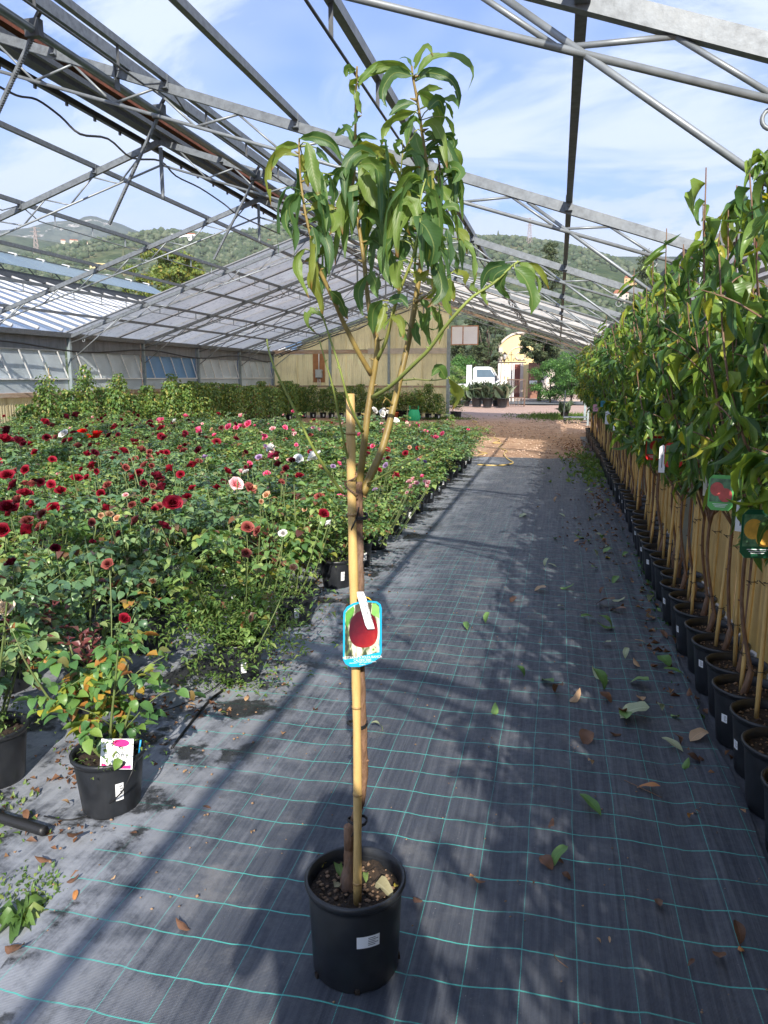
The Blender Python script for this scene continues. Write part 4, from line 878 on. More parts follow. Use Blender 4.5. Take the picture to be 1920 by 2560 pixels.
# woods on the near hill: one mass of small crowns
r = np.random.default_rng(33); nT = 34000
ii = r.uniform(6, HV.shape[0] - 8, nT); jj = r.uniform(0, 1, nT) ** .6 * 20.4
i0 = ii.astype(int); j0 = jj.astype(int); fi = (ii - i0)[:, None]; fj = (jj - j0)[:, None]
P = HV[i0, j0] * (1 - fi) * (1 - fj) + HV[i0 + 1, j0] * fi * (1 - fj) + HV[i0, j0 + 1] * (1 - fi) * fj + HV[i0 + 1, j0 + 1] * fi * fj
nz = np.array([mn.noise(Vector((p_[0] * .012, p_[1] * .012, 4.))) for p_ in P]); keep = r.uniform(-.35, .5, nT) < nz + .12
P = P[keep]; k = len(P)
ph = (1 + 5 ** .5) / 2
IV = np.array([(-1, ph, 0), (1, ph, 0), (-1, -ph, 0), (1, -ph, 0), (0, -1, ph), (0, 1, ph), (0, -1, -ph), (0, 1, -ph), (ph, 0, -1), (ph, 0, 1), (-ph, 0, -1), (-ph, 0, 1)]) / 1.9
IF = np.array([(0, 11, 5), (0, 5, 1), (0, 1, 7), (0, 7, 10), (0, 10, 11), (1, 5, 9), (5, 11, 4), (11, 10, 2), (10, 7, 6), (7, 1, 8), (3, 9, 4), (3, 4, 2), (3, 2, 6), (3, 6, 8), (3, 8, 9), (4, 9, 5), (2, 4, 11), (6, 2, 10), (8, 6, 7), (9, 8, 1)])
sz = r.uniform(.7, 2.3, k) ** 1.1 * (0.6 + np.linalg.norm(P[:, :2], axis=1) / 900)
V = P[:, None] + IV[None] * sz[:, None, None] * r.uniform(.65, 1.35, (k, 12, 1)) * np.array([1, 1, .85]) + np.array([0, 0, .4]) * sz[:, None, None]
F_ = (IF[None] + (np.arange(k) * 12)[:, None, None]).reshape(-1, 3)
wood_m = leafmat('hillside_wood', [(0.0, (0.04, 0.065, 0.03)), (0.5, (0.065, 0.09, 0.045)), (0.8, (0.10, 0.12, 0.065)), (1.0, (0.13, 0.15, 0.09))], 0.9, 0.0, vein=None)
obj('hillside_woods', fastmesh('hillside_woods', V.reshape(-1, 3), F_, None, [wood_m], smooth=False), kind='stuff', label='olive trees and scrub covering the hillside behind the greenhouse', cat='woods')
# slim cypresses on the hill
def on_hill(px, py):
    """where the ray through a bearing meets the near hill at that height"""
    d = ray(px, py); best = None
    for D in range(180, 860, 8):
        q = AD(px, py, D); a = math.atan2(q.x, q.y); ci = (math.degrees(a) + 62) / 102 * (HV.shape[0] - 1); c0_ = int(ci)
        if c0_ < 0 or c0_ >= HV.shape[0] - 1: continue
        col_ = HV[c0_]; dist = np.hypot(col_[:21, 0], col_[:21, 1]); z = float(np.interp(D, dist, col_[:21, 2]))
        if q.z < z: return Vector((q.x, q.y, z)), D
    q = AD(px, py, 845); return q, 845
for i_, (px, py, hpx) in enumerate([(65, 660, 26), (85, 655, 18), (215, 640, 18), (310, 660, 36), (325, 655, 30), (440, 655, 22), (628, 600, 16), (1245, 598, 20), (560, 640, 22), (1262, 610, 12)]):
    q, D = on_hill(px, py); h = hpx * D / 1930.
    t = thing('cypress_tree', q, 'slim dark cypress on the hillside, %s from the left of the picture' % ordinal([65, 85, 215, 310, 325, 440, 560, 628, 1245, 1262].index(px) + 1), 'tree', 'slim cypresses on the hillside')
    M(cypress_leaf).lathe([(h * .06, 0), (h * .13, h * .2), (h * .12, h * .5), (h * .06, h * .8), (.01, h)], 7).build('crown', t)
cream = mat('cream_render', (0.62, 0.56, 0.44), 0.9, 0, 0.06, .5, 0); ochre = mat('ochre_render', (0.62, 0.40, 0.20), 0.9, 0, 0.06, .5, 0); terra = mat('terracotta_roof', (0.36, 0.14, 0.08), 0.9, 0, 0.2, .8, 0)
dkw = mat('dark_window', (0.05, 0.06, 0.07), 0.2, 0, 0.1, 2, 0)
def house(px, py, wpx, hpx, label, wm_=cream, rm=terra, flat=False, nw=3):
    q, D = on_hill(px, py); w = wpx * D / 1930.; h = hpx * D / 1930.
    t = thing('hill_house', q + Vector((0, 0, -h * .2)), label, 'house', 'houses on the hillside', rotz=-math.atan2(q.x, q.y))
    M(wm_).box((0, 0, h * .45), (w, w * .5, h * 1.1)).build('wall', t)
    if flat: M(wm_).box((0, 0, h * 1.03), (w * 1.06, w * .55, h * .08)).build('roof', t)
    else: M(rm).prism([(-w * .54, h * .98), (w * .54, h * .98), (w * .38, h * 1.3), (-w * .38, h * 1.3)], -w * .28, w * .28).build('roof', t)
    for k in range(nw):
        for z in ((.35, .7) if hpx > 14 else (.5,)): M(dkw).box((w * (-.35 + .7 * k / max(1, nw - 1)), -w * .255, h * z), (w * .09, w * .02, h * .2)).build('window', t)
house(455, 600, 46, 12, 'long white flat-roofed villa on the hilltop', paint_w, flat=True, nw=5)
house(478, 594, 20, 8, 'reddish-roofed house behind the hilltop villa', paint_w)
house(250, 683, 42, 20, 'yellow house on the lower hill above the glass roof', yel, flat=True)
house(158, 608, 10, 7, 'tiny cream house by the cypress on the left ridge')
house(185, 608, 18, 7, 'pair of joined cream houses on the left ridge')
house(226, 614, 14, 7, 'cream house with a tiled roof right of the ridge houses')
house(672, 611, 20, 9, 'lone ochre house on the middle of the hillside', ochre)
house(1576, 714, 28, 18, 'terracotta-roofed house left of the pointed cypress', ochre)
house(1552, 756, 34, 24, 'pinkish house with red roof lower on the right slope', stone)
house(1668, 700, 22, 18, 'pale house right of the pointed cypress', stone)
house(700, 575, 10, 6, 'small ochre house high beside the nectarine branches', ochre)
def pylon(px, pyb, hpx, label, D=None, lean=0):
    q, D = on_hill(px, pyb); h = hpx * D / 1930.; t = thing('electricity_pylon', q, label, 'pylon', 'pylons on the hills', rotz=.4)
    w = h * .09; m_ = M(mat('pylon_steel', (0.34, 0.27, 0.25), 0.7, 0.2, 0.1, 1, 0))
    for sx_ in (-1, 1):
        for sy_ in (-1, 1): m_.bar((sx_ * w, sy_ * w, 0), (sx_ * w * .2, sy_ * w * .2, h), h * .012, h * .012)
    n = 7
    for k in range(n):
        f0 = 1 - .8 * k / n; f1 = 1 - .8 * (k + 1) / n; z0 = h * k / n; z1 = h * (k + 1) / n
        for sy_ in (-1, 1): m_.bar((-w * f0, sy_ * w * f0, z0), (w * f1, sy_ * w * f1, z1), h * .008, h * .008); m_.bar((w * f0, sy_ * w * f0, z0), (-w * f1, sy_ * w * f1, z1), h * .008, h * .008)
    m_.build('lattice', t)
    for z in (.72, .86, .97): M(MT['pylon_steel']).bar((-h * .16, 0, h * z), (h * .16, 0, h * z), h * .012, h * .012).build('crossarm', t)
pylon(93, 648, 68, 'reddish lattice pylon on the left slope'); pylon(1323, 612, 60, 'thin grey pylon on the right ridge')
# --- air: closed box of thin haze
hzm = bpy.data.materials.new('air_haze'); hzm.use_nodes = True; hnt = hzm.node_tree; hnt.nodes.clear()
ho = hnt.nodes.new('ShaderNodeOutputMaterial'); pv = hnt.nodes.new('ShaderNodeVolumePrincipled'); pv.inputs['Color'].default_value = (0.80, 0.86, 0.95, 1); pv.inputs['Density'].default_value = 0.00022; pv.inputs['Anisotropy'].default_value = 0.2
hnt.links.new(pv.outputs[0], ho.inputs['Volume'])
M(hzm).box((0, 1500, 335), (6400, 4400, 690)).build('haze', kind='stuff')

# =================================================================== POTS, CANES, LEAVES
def pot_mesh(name, r1, r0, h, n=28, soil_d=.035, lip=.010):
    p = [(r0 * .3, 0.0), (r0 * .96, 0.0), (r0, .008), (r0 + (r1 - r0) * .9, h - .035), (r1 - .004, h - .026), (r1 + lip * .5, h - .022), (r1 + lip, h - .012), (r1 + lip, h - .004), (r1 + lip * .5, h), (r1 - .001, h - .003), (r1 - .004, h - .03), (r0 + (r1 - r0) * .5, h - .1)]
    return M(black_plastic).lathe(p, n).mesh(name)
def soil_mesh(name, r, z, seed, n=22, amp=.006, peb_n=0):
    rn = random.Random(seed); m_ = M([soil_m]); vs = [(0, 0, z + .004)]; fs = []; rings = 7
    for i in range(1, rings + 1):
        for j in range(n):
            a = 2 * math.pi * j / n; rr = r * i / rings; x, y = rr * math.cos(a), rr * math.sin(a)
            vs.append((x, y, z + amp * mn.noise(Vector((x * 38, y * 38, seed))) + rn.uniform(-amp, amp) * .5))
    for j in range(n): fs.append((0, 1 + j, 1 + (j + 1) % n))
    for i in range(rings - 1):
        for j in range(n):
            a = 1 + i * n + j; b_ = 1 + i * n + (j + 1) % n; fs.append((a, a + n, b_ + n, b_))
    m_.add(vs, fs, 0, False); return m_.mesh(name)
def pebbles(name, r, z, seed, k, s=(.003, .008)):
    rn = random.Random(seed); m_ = M([pebble_m])
    for i in range(k):
        a = rn.uniform(0, 6.28); q = r * math.sqrt(rn.random()) * .94; add_pebble(m_, (q * math.cos(a), q * math.sin(a), z + .002), rn.uniform(*s), rn)
    return m_.mesh(name)
def sticker_mesh(name, r, z0, z1, a0, a1, lines=True):
    """white label following the side of a pot; a0..a1 angles"""
    m_ = M([white_card, ink]); n = 8; vs = []; fs = []
    for i in range(n + 1):
        a = a0 + (a1 - a0) * i / n
        for z in (z0, z1): vs.append((r(z) * math.cos(a), r(z) * math.sin(a), z))
    fs = [(2 * i, 2 * i + 2, 2 * i + 3, 2 * i + 1) for i in range(n)]; m_.add(vs, fs, 0, True)
    if lines:
        h = z1 - z0
        for k in range(5):
            zz = z0 + h * (.2 + .15 * k); vs = []; e = .0006; f0 = .48; f1 = .93 if k % 2 else .8
            for i in range(5):
                a = a0 + (a1 - a0) * (f0 + (f1 - f0) * i / 4)
                for z in (zz, zz + h * .055): vs.append(((r(z) + e) * math.cos(a), (r(z) + e) * math.sin(a), z))
            m_.add(vs, [(2 * i, 2 * i + 2, 2 * i + 3, 2 * i + 1) for i in range(4)], 1)
    return m_.mesh(name)
def leafobj_mesh(seed, mname, curl, fold, wave, ns=8, nw=4, shape='lance'):
    V, Q, U = leaf_template(ns, nw, curl, fold, wave, shape, seed); return fastmesh('leaf', V, Q, U, [MT[mname]])
def orient(D, N):
    D = D.normalized(); S = N.cross(D).normalized(); N2 = D.cross(S); return Matrix((D, S, N2)).transposed().to_4x4()

# =================================================================== THE NECTARINE SAPLING IN THE MIDDLE
SY = 1.685
PC = AY(888, 2187, 1.72); PC = G(888, 2187, .262); PC.z = .012
nec = thing('potted_nectarine', PC, 'tall young nectarine tree in a black pot standing alone in the middle of the aisle', 'potted tree')
pot = obj('pot', pot_mesh('pot', .119, .109, .25, 48, lip=.009), nec)
rp = lambda z: .1094 + (.119 - .109) * .9 * (z - .008) / (.25 - .043) + .0007
a_c = math.atan2(-PC.y, -PC.x) + .10
obj('sticker', sticker_mesh('sticker', rp, .134, .166, a_c - .08, a_c + .42), pot)
for a_ in (0.3, 2.1, 3.9, 5.0):
    M(soil_m).box((.1085 * math.cos(a_), .1085 * math.sin(a_), .012), (.012, .012, .012), (0, 0, a_)).build('drain_hole', pot)
obj('soil', soil_mesh('soil', .114, .214, 3, 40, .011), nec); obj('pebbles', pebbles('pebbles', .108, .217, 5, 110, (.002, .0075)), nec, kind='stuff')
def pxl(pts, Y, s=2.183, ox=640, oy=90): return [AY(ox + x / s, oy + y / s, Y + (q[0] if q else 0)) - PC for x, y, *q in pts]
def px2(pts, Y): return pxl(pts, Y, 2.765, 640, 640)
cane = M(bamboo)
cpts = [Vector((893 - 960, 0, 0))]
c_b = AY(893, 2258, PC.y - .05) - PC; c_b.z = .19; c_t = AY(880, 984, PC.y - .02) - PC
cane.tube([c_b.lerp(c_t, t) + Vector((.004 * math.sin(t * 5), 0, 0)) for t in np.linspace(0, 1, 14)], [.0105 + .0008 * math.sin(t * 30) for t in np.linspace(0, 1, 14)], 12)
cn = cane.build('bamboo_cane', nec)
for t in (.06, .245, .42, .60, .785, .93):
    p_ = c_b.lerp(c_t, t) + Vector((.004 * math.sin(t * 5), 0, 0)); M(mat('cane_node', (0.34, 0.21, 0.08), 0.5, 0, 0.2, 20, 0)).tube([p_ - Vector((0, 0, .003)), p_ + Vector((0, 0, .003))], .0118, 12).build('node', cn)
tr_px = [(868, 2200), (872, 2140), (876, 2080), (890, 2040), (907, 1960), (907, 1840), (902, 1720), (901, 1600), (900, 1500), (898, 1400), (897, 1300), (896, 1235), (894, 1205)]
tp_ = [AY(x, y, PC.y + .0) - PC for x, y in tr_px]; tp_[0].z = .19
tp_ = smooth_path(tp_, 4); n = len(tp_)
tr_ = M(bark); tr_.tube(tp_, [(.020 if i < 3 else .0125) * (1 - .2 * i / n) + .0012 * math.sin(i * 1.9) for i in range(n)], 12)
st = AY(876, 2095, PC.y) - PC
tr_.tube([AY(874, 2120, PC.y) - PC, AY(871, 2065, PC.y - .005) - PC], [.014, .012], 10)
for i in range(8, n - 4, 5): tr_.tube([tp_[i], tp_[i] + Vector(((-1) ** i * .015, -.006, .006))], [.007, .002], 6)
tr_.build('trunk', nec)
for z_, yy2 in ((1810, 0), (2052, 0), (1292, 0)):
    ti = AY(893, z_, PC.y - .01) - PC; t1 = M(black_rubber)
    for k in range(2): t1.tube([ti + Vector((.024 * math.cos(a), .020 * math.sin(a), .004 * k + .003 * math.sin(a * 2))) for a in np.linspace(0, 6.3, 16)], .0022, 5)
    t1.tube([ti + Vector((.004, -.022, 0)), ti + Vector((.012, -.03, .028))], .0018, 5).tube([ti + Vector((.004, -.022, 0)), ti + Vector((-.006, -.032, -.024))], .0018, 5); t1.build('tie', nec)
tp2 = AY(880, 1230, PC.y - .02) - PC
M(bark).tube([tp2 + Vector((.016 * math.sin(a * 2.2), -.012 + .01 * math.cos(a * 3), .05 - .015 * a)) for a in np.linspace(0, 4, 16)], .002, 5).build('dry_tie', nec)
F0 = (702, 1655)
BR = [
 ('A', px2([(705, 1650, 0), (722, 1500, .0), (738, 1380, .0), (770, 1100, .01), (800, 900, .02), (828, 720, .02), (836, 590, .02), (793, 430, .02), (762, 200, .03), (748, 40, .03)], SY) + pxl([(575, 1130, .03), (548, 960, .03), (528, 850, .02), (540, 700, .02), (543, 450, .0), (548, 250, -.01), (552, 165, -.02)], SY), .0098, .0020, bark_green),
 ('B', px2([(735, 1650, .01), (790, 1520, .02), (870, 1340, .04), (945, 1060, .07), (1005, 800, .09), (1068, 520, .11), (1108, 270, .12), (1140, 60, .12)], SY) + pxl([(900, 1200, .12), (922, 1050, .12), (940, 850, .12), (930, 700, .11), (905, 520, .10), (880, 350, .09), (857, 230, .08), (850, 165, .08)], SY), .0105, .0022, bark_green),
 ('C', px2([(797, 820, .02), (700, 650, -.01), (605, 460, -.03), (540, 310, -.05), (440, 100, -.07), (405, 10, -.08)], SY) + pxl([(320, 1180, -.08), (272, 980, -.09), (245, 800, -.09), (236, 640, -.1), (236, 560, -.1)], SY), .0065, .0018, bark_green),
 ('D', px2([(838, 715, .02), (900, 580, -.02), (948, 390, -.05), (990, 250, -.07), (1070, 50, -.09)], SY) + pxl([(870, 1150, -.09), (895, 1000, -.1), (900, 880, -.1), (925, 780, -.09)], SY), .0048, .0016, shoot),
 ('E', px2([(806, 975, .01), (930, 900, -.05), (1090, 750, -.12), (1200, 640, -.15), (1300, 500, -.18), (1400, 380, -.2), (1500, 280, -.2), (1640, 190, -.2)], SY) + pxl([(1390, 1262, -.2), (1425, 1235, -.2)], SY), .0052, .0018, shoot),
 ('F', px2([(600, 1640, -.06), (500, 1500, -.1), (380, 1300, -.14), (300, 1130, -.16), (212, 950, -.18), (130, 780, -.2), (85, 640, -.2), (75, 575, -.2)], SY), .0038, .0014, shoot),
 ('G', px2([(700, 1560, 0), (630, 1380, -.05), (580, 1150, -.09), (530, 900, -.12), (480, 730, -.13), (440, 590, -.13)], SY), .0034, .0013, shoot),
 ('H', px2([(738, 1215, -.02), (680, 1100, -.05), (632, 980, -.08), (580, 780, -.1), (505, 550, -.11), (462, 420, -.12)], SY) + pxl([(362, 1540, -.12), (330, 1480, -.12)], SY), .0034, .0012, shoot),
 ('I', px2([(775, 1575, 0), (950, 1480, -.08), (1150, 1370, -.13), (1320, 1292, -.15)], SY), .0030, .0010, shoot),
 ('J', px2([(950, 1040, .07), (900, 985, .04), (870, 1040, .02)], SY), .0026, .001, bark_green),
 ('K', pxl([(912, 1075, .12), (1000, 920, .13), (1006, 760, .14), (992, 640, .14), (985, 530, .14)], SY), .0038, .0014, red_shoot),
 ('L', pxl([(545, 945, .03), (600, 885, .01), (640, 790, .0), (655, 690, -.01), (668, 620, -.01)], SY), .004, .0014, shoot),
 ('N', pxl([(870, 1180, .12), (810, 1020, .08), (790, 900, .06), (788, 780, .05), (800, 640, .04)], SY), .0042, .0014, shoot),
 ('O', px2([(1100, 320, .1), (1150, 290, .08), (1180, 270, .06)], SY), .004, .0015, bark_green),
 ('P', px2([(1005, 860, .09), (1100, 852, .02), (1210, 860, -.03), (1330, 846, -.05)], SY), .0022, .0010, shoot),
]
BP = {}
for nm, pts, r0, r1, bm_ in BR:
    sp = smooth_path(pts, 3); BP[nm] = sp; k = len(sp)
    m_ = M(bm_).tube(sp, [r0 + (r1 - r0) * (i / (k - 1)) ** .8 for i in range(k)], 8)
    for i in range(3, k - 2, 3): m_.tube([sp[i], sp[i] + Vector(((-1) ** i * r0 * 1.5, -.003, .004))], [max(.0016, r0 * .45), .0008], 5)
    m_.build('branch', nec)
LEAVES = [
 ([(880,210),(950,125),(1080,115),(1180,190),(1155,300)],.030,.06),([(865,185),(890,110),(935,60),(965,110)],.022,.08),([(850,170),(820,120),(780,125)],.012,.08),
 ([(850,200),(780,160),(700,155),(600,200),(570,250)],.028,.05),([(850,220),(760,200),(700,270),(690,340),(715,390)],.034,.04),([(870,250),(930,200),(1050,230),(1100,310),(1105,400)],.030,.1),
 ([(895,225),(925,200),(965,180)],.016,.1),([(880,320),(950,290),(1020,290)],.022,.12),([(890,310),(960,350),(1000,420),(1010,510)],.046,.05),([(940,400),(1000,350),(1030,430)],.030,.02),
 ([(1010,350),(1070,350),(1105,390)],.024,.08),([(1035,360),(1062,400),(1075,455)],.012,.08),([(1030,440),(1060,480),(1082,535)],.016,.06),([(870,370),(800,380),(725,435)],.028,.05),
 ([(870,410),(770,430),(700,500),(690,595)],.032,.03),([(860,430),(820,490),(785,540)],.034,.09),([(865,520),(850,580),(780,640)],.032,.08),([(870,530),(885,600),(915,655)],.034,.03),
 ([(920,530),(960,540),(975,575)],.018,.1),([(1000,570),(1050,540),(1085,590),(1045,640)],.036,.1),([(1015,600),(1060,660),(1110,700)],.036,.12),([(980,580),(940,620),(945,655)],.022,.12),
 ([(1015,740),(1080,715),(1115,750),(1070,805)],.034,.1),([(1080,770),(1105,830),(1078,905)],.018,.1),([(800,570),(765,600),(790,655)],.022,.02),([(1010,630),(1100,650),(1118,715)],.03,.14),
 ([(545,180),(500,180),(490,225)],.026,-.02),([(547,230),(510,270),(540,335)],.028,-.04),([(550,300),(565,370),(578,425)],.026,-.02),([(550,400),(550,460),(520,500)],.018,0),
 ([(560,255),(600,215),(665,150)],.018,0),([(562,290),(575,240),(640,195),(765,175)],.022,.02),
 ([(535,600),(500,510),(430,545)],.032,.0),([(540,590),(580,545),(665,565)],.018,.03),([(545,650),(600,585),(700,640),(755,705)],.028,.0),([(530,620),(495,700),(490,775)],.026,-.02),
 ([(555,660),(650,625),(765,685)],.028,.02),([(570,700),(640,700),(690,800),(705,870)],.046,-.05),([(575,720),(600,800),(640,880),(695,965)],.050,-.02),([(600,700),(690,690),(765,725)],.036,.04),
 ([(620,640),(650,615),(725,600)],.022,.03),([(560,800),(575,900),(560,1005)],.030,.05),([(600,900),(588,960),(600,1025)],.030,.06),([(610,930),(650,900),(720,960),(742,1085)],.028,.02),
 ([(530,720),(510,760),(520,820)],.02,.03),([(640,720),(680,800),(690,880)],.04,.05),([(655,700),(700,740),(710,830)],.03,-.03),
 ([(235,600),(165,600),(110,655),(83,735)],.028,-.1),([(240,560),(320,550),(420,590),(467,685)],.030,-.12),([(280,580),(300,680),(320,780),(345,885)],.038,-.13),([(330,610),(360,650),(402,697)],.018,-.08),
 ([(250,640),(270,740),(285,825)],.026,-.07),([(340,750),(350,840),(382,925)],.042,-.11),([(400,755),(430,850),(415,965)],.036,-.09),([(350,860),(370,980),(380,1115)],.036,-.14),
 ([(240,860),(180,930),(200,1050),(208,1195)],.044,-.13),([(235,870),(190,900),(160,1000),(195,1110)],.034,-.08),([(270,1160),(225,1210),(230,1310),(290,1432)],.026,-.14),([(330,1220),(318,1330),(355,1430),(366,1530)],.034,-.12),
 ([(340,1240),(372,1300),(352,1425)],.028,-.06),([(308,1040),(330,1140),(322,1245)],.028,-.1),([(380,1115),(345,1180),(262,1232)],.026,-.1),([(395,930),(432,1010),(400,1085)],.030,-.06),
 ([(300,950),(350,925),(445,940)],.026,-.1),([(405,1390),(460,1440),(502,1548)],.034,-.08),([(420,760),(450,730),(485,718)],.018,-.05),([(362,1530),(300,1500),(285,1570),(330,1622)],.024,-.14),
 ([(600,1310),(558,1400),(585,1532)],.030,0),([(622,1290),(655,1350),(667,1432)],.042,.0),([(690,1440),(640,1500),(638,1625)],.038,-.06),([(705,1455),(690,1540),(652,1635)],.026,-.04),
 ([(725,1450),(790,1435),(832,1485)],.028,-.08),([(735,1530),(790,1555),(805,1650)],.026,-.08),([(748,1100),(695,1180),(700,1270),(742,1370)],.032,-.1),([(760,1110),(785,1200),(832,1242)],.030,-.1),
 ([(800,1225),(770,1300),(780,1392)],.040,-.12),([(890,1010),(850,900),(812,1000),(842,1085)],.042,-.14),([(895,1015),(930,1050),(970,1150),(950,1265)],.052,-.2),([(925,930),(1000,960),(1060,1010),(1082,1095)],.040,-.1),
 ([(930,935),(970,1010),(985,1085)],.036,-.12),([(800,1110),(795,1170),(750,1215)],.042,-.05),([(860,1290),(900,1320),(945,1275)],.032,-.1),([(955,1230),(1000,1300),(1010,1400),(935,1482)],.036,-.12),
 ([(925,1320),(965,1380),(925,1435)],.036,-.08),([(1040,1050),(1052,1170),(1055,1285)],.034,.0),([(1085,1170),(1105,1240),(1100,1295)],.024,.05),([(1075,1285),(1130,1305),(1142,1368)],.028,.06),
 ([(1060,1320),(1035,1440),(1072,1532)],.030,.02),([(1130,1110),(1180,1200),(1188,1360)],.028,.08),([(885,1500),(930,1560),(958,1700)],.038,.1),([(895,1440),(940,1500),(900,1610)],.028,.07),
 ([(955,1470),(1015,1560),(1000,1685)],.030,.12),([(880,1560),(868,1620),(898,1692)],.026,.1),([(815,1550),(800,1610),(832,1665)],.028,.06),([(1000,1465),(990,1590),(930,1590)],.014,.06),
 ([(660,1040),(640,1150),(620,1255)],.030,.1),([(690,1000),(690,1080),(648,1145)],.028,.1),([(1000,1330),(1060,1360),(1080,1450)],.03,.1),([(1080,1050),(1130,1090),(1150,1190)],.03,.1),
 ([(1395,1260),(1330,1255),(1260,1290),(1228,1385)],.030,-.2),([(1385,1265),(1310,1300),(1285,1365)],.028,-.2),([(1375,1285),(1335,1360),(1388,1435)],.028,-.2),([(1410,1265),(1470,1330),(1505,1430),(1500,1522)],.048,-.22),
 ([(1430,1240),(1480,1270),(1535,1340),(1535,1435)],.026,-.18),([(1450,1250),(1520,1255),(1570,1310),(1598,1382)],.016,-.17),([(1250,1370),(1235,1420),(1268,1472)],.018,-.19),([(1205,1400),(1180,1370),(1205,1290)],.022,-.17),
 ([(790,780),(830,720),(900,715)],.03,.0),([(880,760),(850,820),(835,880)],.03,.05),([(900,640),(850,640),(800,660)],.026,.1),([(950,780),(980,850),(975,940)],.04,.08),([(1000,820),(1040,880),(1050,960)],.036,.1),
 ([(745,860),(800,845),(850,900)],.03,.0),([(730,900),(770,960),(780,1040)],.036,.02),([(820,1040),(850,1100),(880,1120)],.05,-.06),([(970,1040),(1010,1100),(1030,1180)],.044,.03),([(860,930),(885,990),(860,1060)],.04,-.05),
 ([(1010,940),(1080,930),(1110,960)],.03,.05),([(1005,900),(960,960),(950,1000)],.03,.12),
]
LPX = [([(1310,850),(1265,775),(1212,832)],.030,-.05),([(1335,848),(1400,910),(1405,1000),(1358,1062)],.042,-.06),([(925,430),(890,480),(885,520)],.008,-.04)]
rl = random.Random(17)
def ribbon_leaf(pts, w, tw0, tw1, serr, mname, seed, ns=12, nw=4):
    """one long leaf following a curve; tw = twist (0 flat to the camera)"""
    sp = smooth_path(pts, 6); d = [0]
    for a, b_ in zip(sp[:-1], sp[1:]): d.append(d[-1] + (b_ - a).length)
    def at(t):
        L = t * d[-1]
        for i in range(len(d) - 1):
            if d[i + 1] >= L: f = (L - d[i]) / max(1e-9, d[i + 1] - d[i]); return sp[i].lerp(sp[i + 1], f)
        return sp[-1]
    rn = random.Random(seed); ph = rn.random() * 6; V = []; U = []; Q = []
    for i in range(ns + 1):
        t = i / ns; p_ = at(t); dd = (at(min(1, t + .04)) - at(max(0, t - .04))).normalized()
        cam_v = (Vector((0, 0, CAMH)) - (p_ + PC)).normalized(); sd = dd.cross(cam_v)
        sd = sd.normalized() if sd.length > 1e-3 else Vector((1, 0, 0)); nn = sd.cross(dd).normalized()
        tw = tw0 + (tw1 - tw0) * t; S = sd * math.cos(tw) + nn * math.sin(tw); N_ = nn * math.cos(tw) - sd * math.sin(tw)
        tt = min(1, t * 1.02); prof = (math.sin(math.pi * tt ** .82) ** .7 if 0 < tt < 1 else 0.0) if t > .07 else .06
        if t >= 1: prof = .03
        for j in range(nw + 1):
            s_ = j / nw - .5; edge = abs(s_) > .4
            ww = w * prof * (1 + (rn.uniform(-.22, .06) if edge else 0))
            V.append(p_ + S * (s_ * ww) + N_ * (abs(s_) * w * .42 * prof + (w * .16 * math.sin(t * 11 + ph + (2.5 if s_ > 0 else 0)) * prof if edge else 0))); U.append((s_ + .5, t))
    for i in range(ns):
        for j in range(nw):
            a = i * (nw + 1) + j
            if (serr and j in (0, nw - 1) and rn.random() < serr): continue
            Q.append((a, a + 1, a + nw + 2, a + nw + 1))
    return fastmesh('leaf', np.array([tuple(v) for v in V]), np.array(Q), np.array(U), [MT[mname]])
def near_branch(p_):
    b_ = None
    for nm, sp in BP.items():
        for q in sp:
            dx = (q - p_).length
            if b_ is None or dx < b_[0]: b_ = (dx, q)
    return b_[1]
cnt = 0
for lst, fn in ((LEAVES, pxl), (LPX, px2)):
    for pts, w, dy in lst:
        n = len(pts); ddy = rl.uniform(-.05, .05)
        P3 = [fn([(x, y, dy + ddy * (i / (n - 1)))], SY)[0] for i, (x, y) in enumerate(pts)]
        # tie the base to the nearest twig with a petiole, keeping its line of sight
        nb_ = near_branch(P3[0]); 
        tw = rl.uniform(-.9, .9); cnt += 1
        o = obj('leaf', ribbon_leaf(P3, w * .80, tw, tw + rl.uniform(-.9, .9), .05 if P3[0].z > 1.5 else .0, 'peach_leaf', cnt), nec)
        if (nb_ - P3[0]).length > .006: M(shoot).tube([nb_, nb_.lerp(P3[0], .5) + Vector((0, 0, .004)), P3[0] + (P3[1] - P3[0]) * .04], .0013, 5).build('petiole', o)
# further leaves along the leafy shoots
for nm, lo, hi, k in (('A', .62, .84, 11), ('B', .58, .82, 18), ('C', .60, .90, 9), ('D', .62, .98, 14), ('K', .25, .7, 6), ('L', .2, 1, 10), ('N', .1, 1, 16)):
    sp = BP[nm]
    for q in range(k):
        t = lo + (hi - lo) * (q + rl.random() * .8) / k; i = min(len(sp) - 2, int(t * (len(sp) - 1))); p0 = sp[i].lerp(sp[i + 1], rl.random())
        a = rl.uniform(0, 6.283); L = rl.uniform(.10, .155); o1 = Vector((math.cos(a), math.sin(a), 0)) * L
        pts = [p0, p0 + o1 * .28 + Vector((0, 0, L * rl.uniform(0, .12))), p0 + o1 * .50 + Vector((0, 0, -L * rl.uniform(.2, .35))), p0 + o1 * rl.uniform(.45, .62) + Vector((0, 0, -L * rl.uniform(.65, .95)))]
        tw = rl.uniform(-1.3, 1.3); cnt += 1
        obj('leaf', ribbon_leaf(pts, rl.uniform(.018, .029), tw, tw + rl.uniform(-1, 1), .03, 'peach_leaf', cnt, 9, 2), nec)
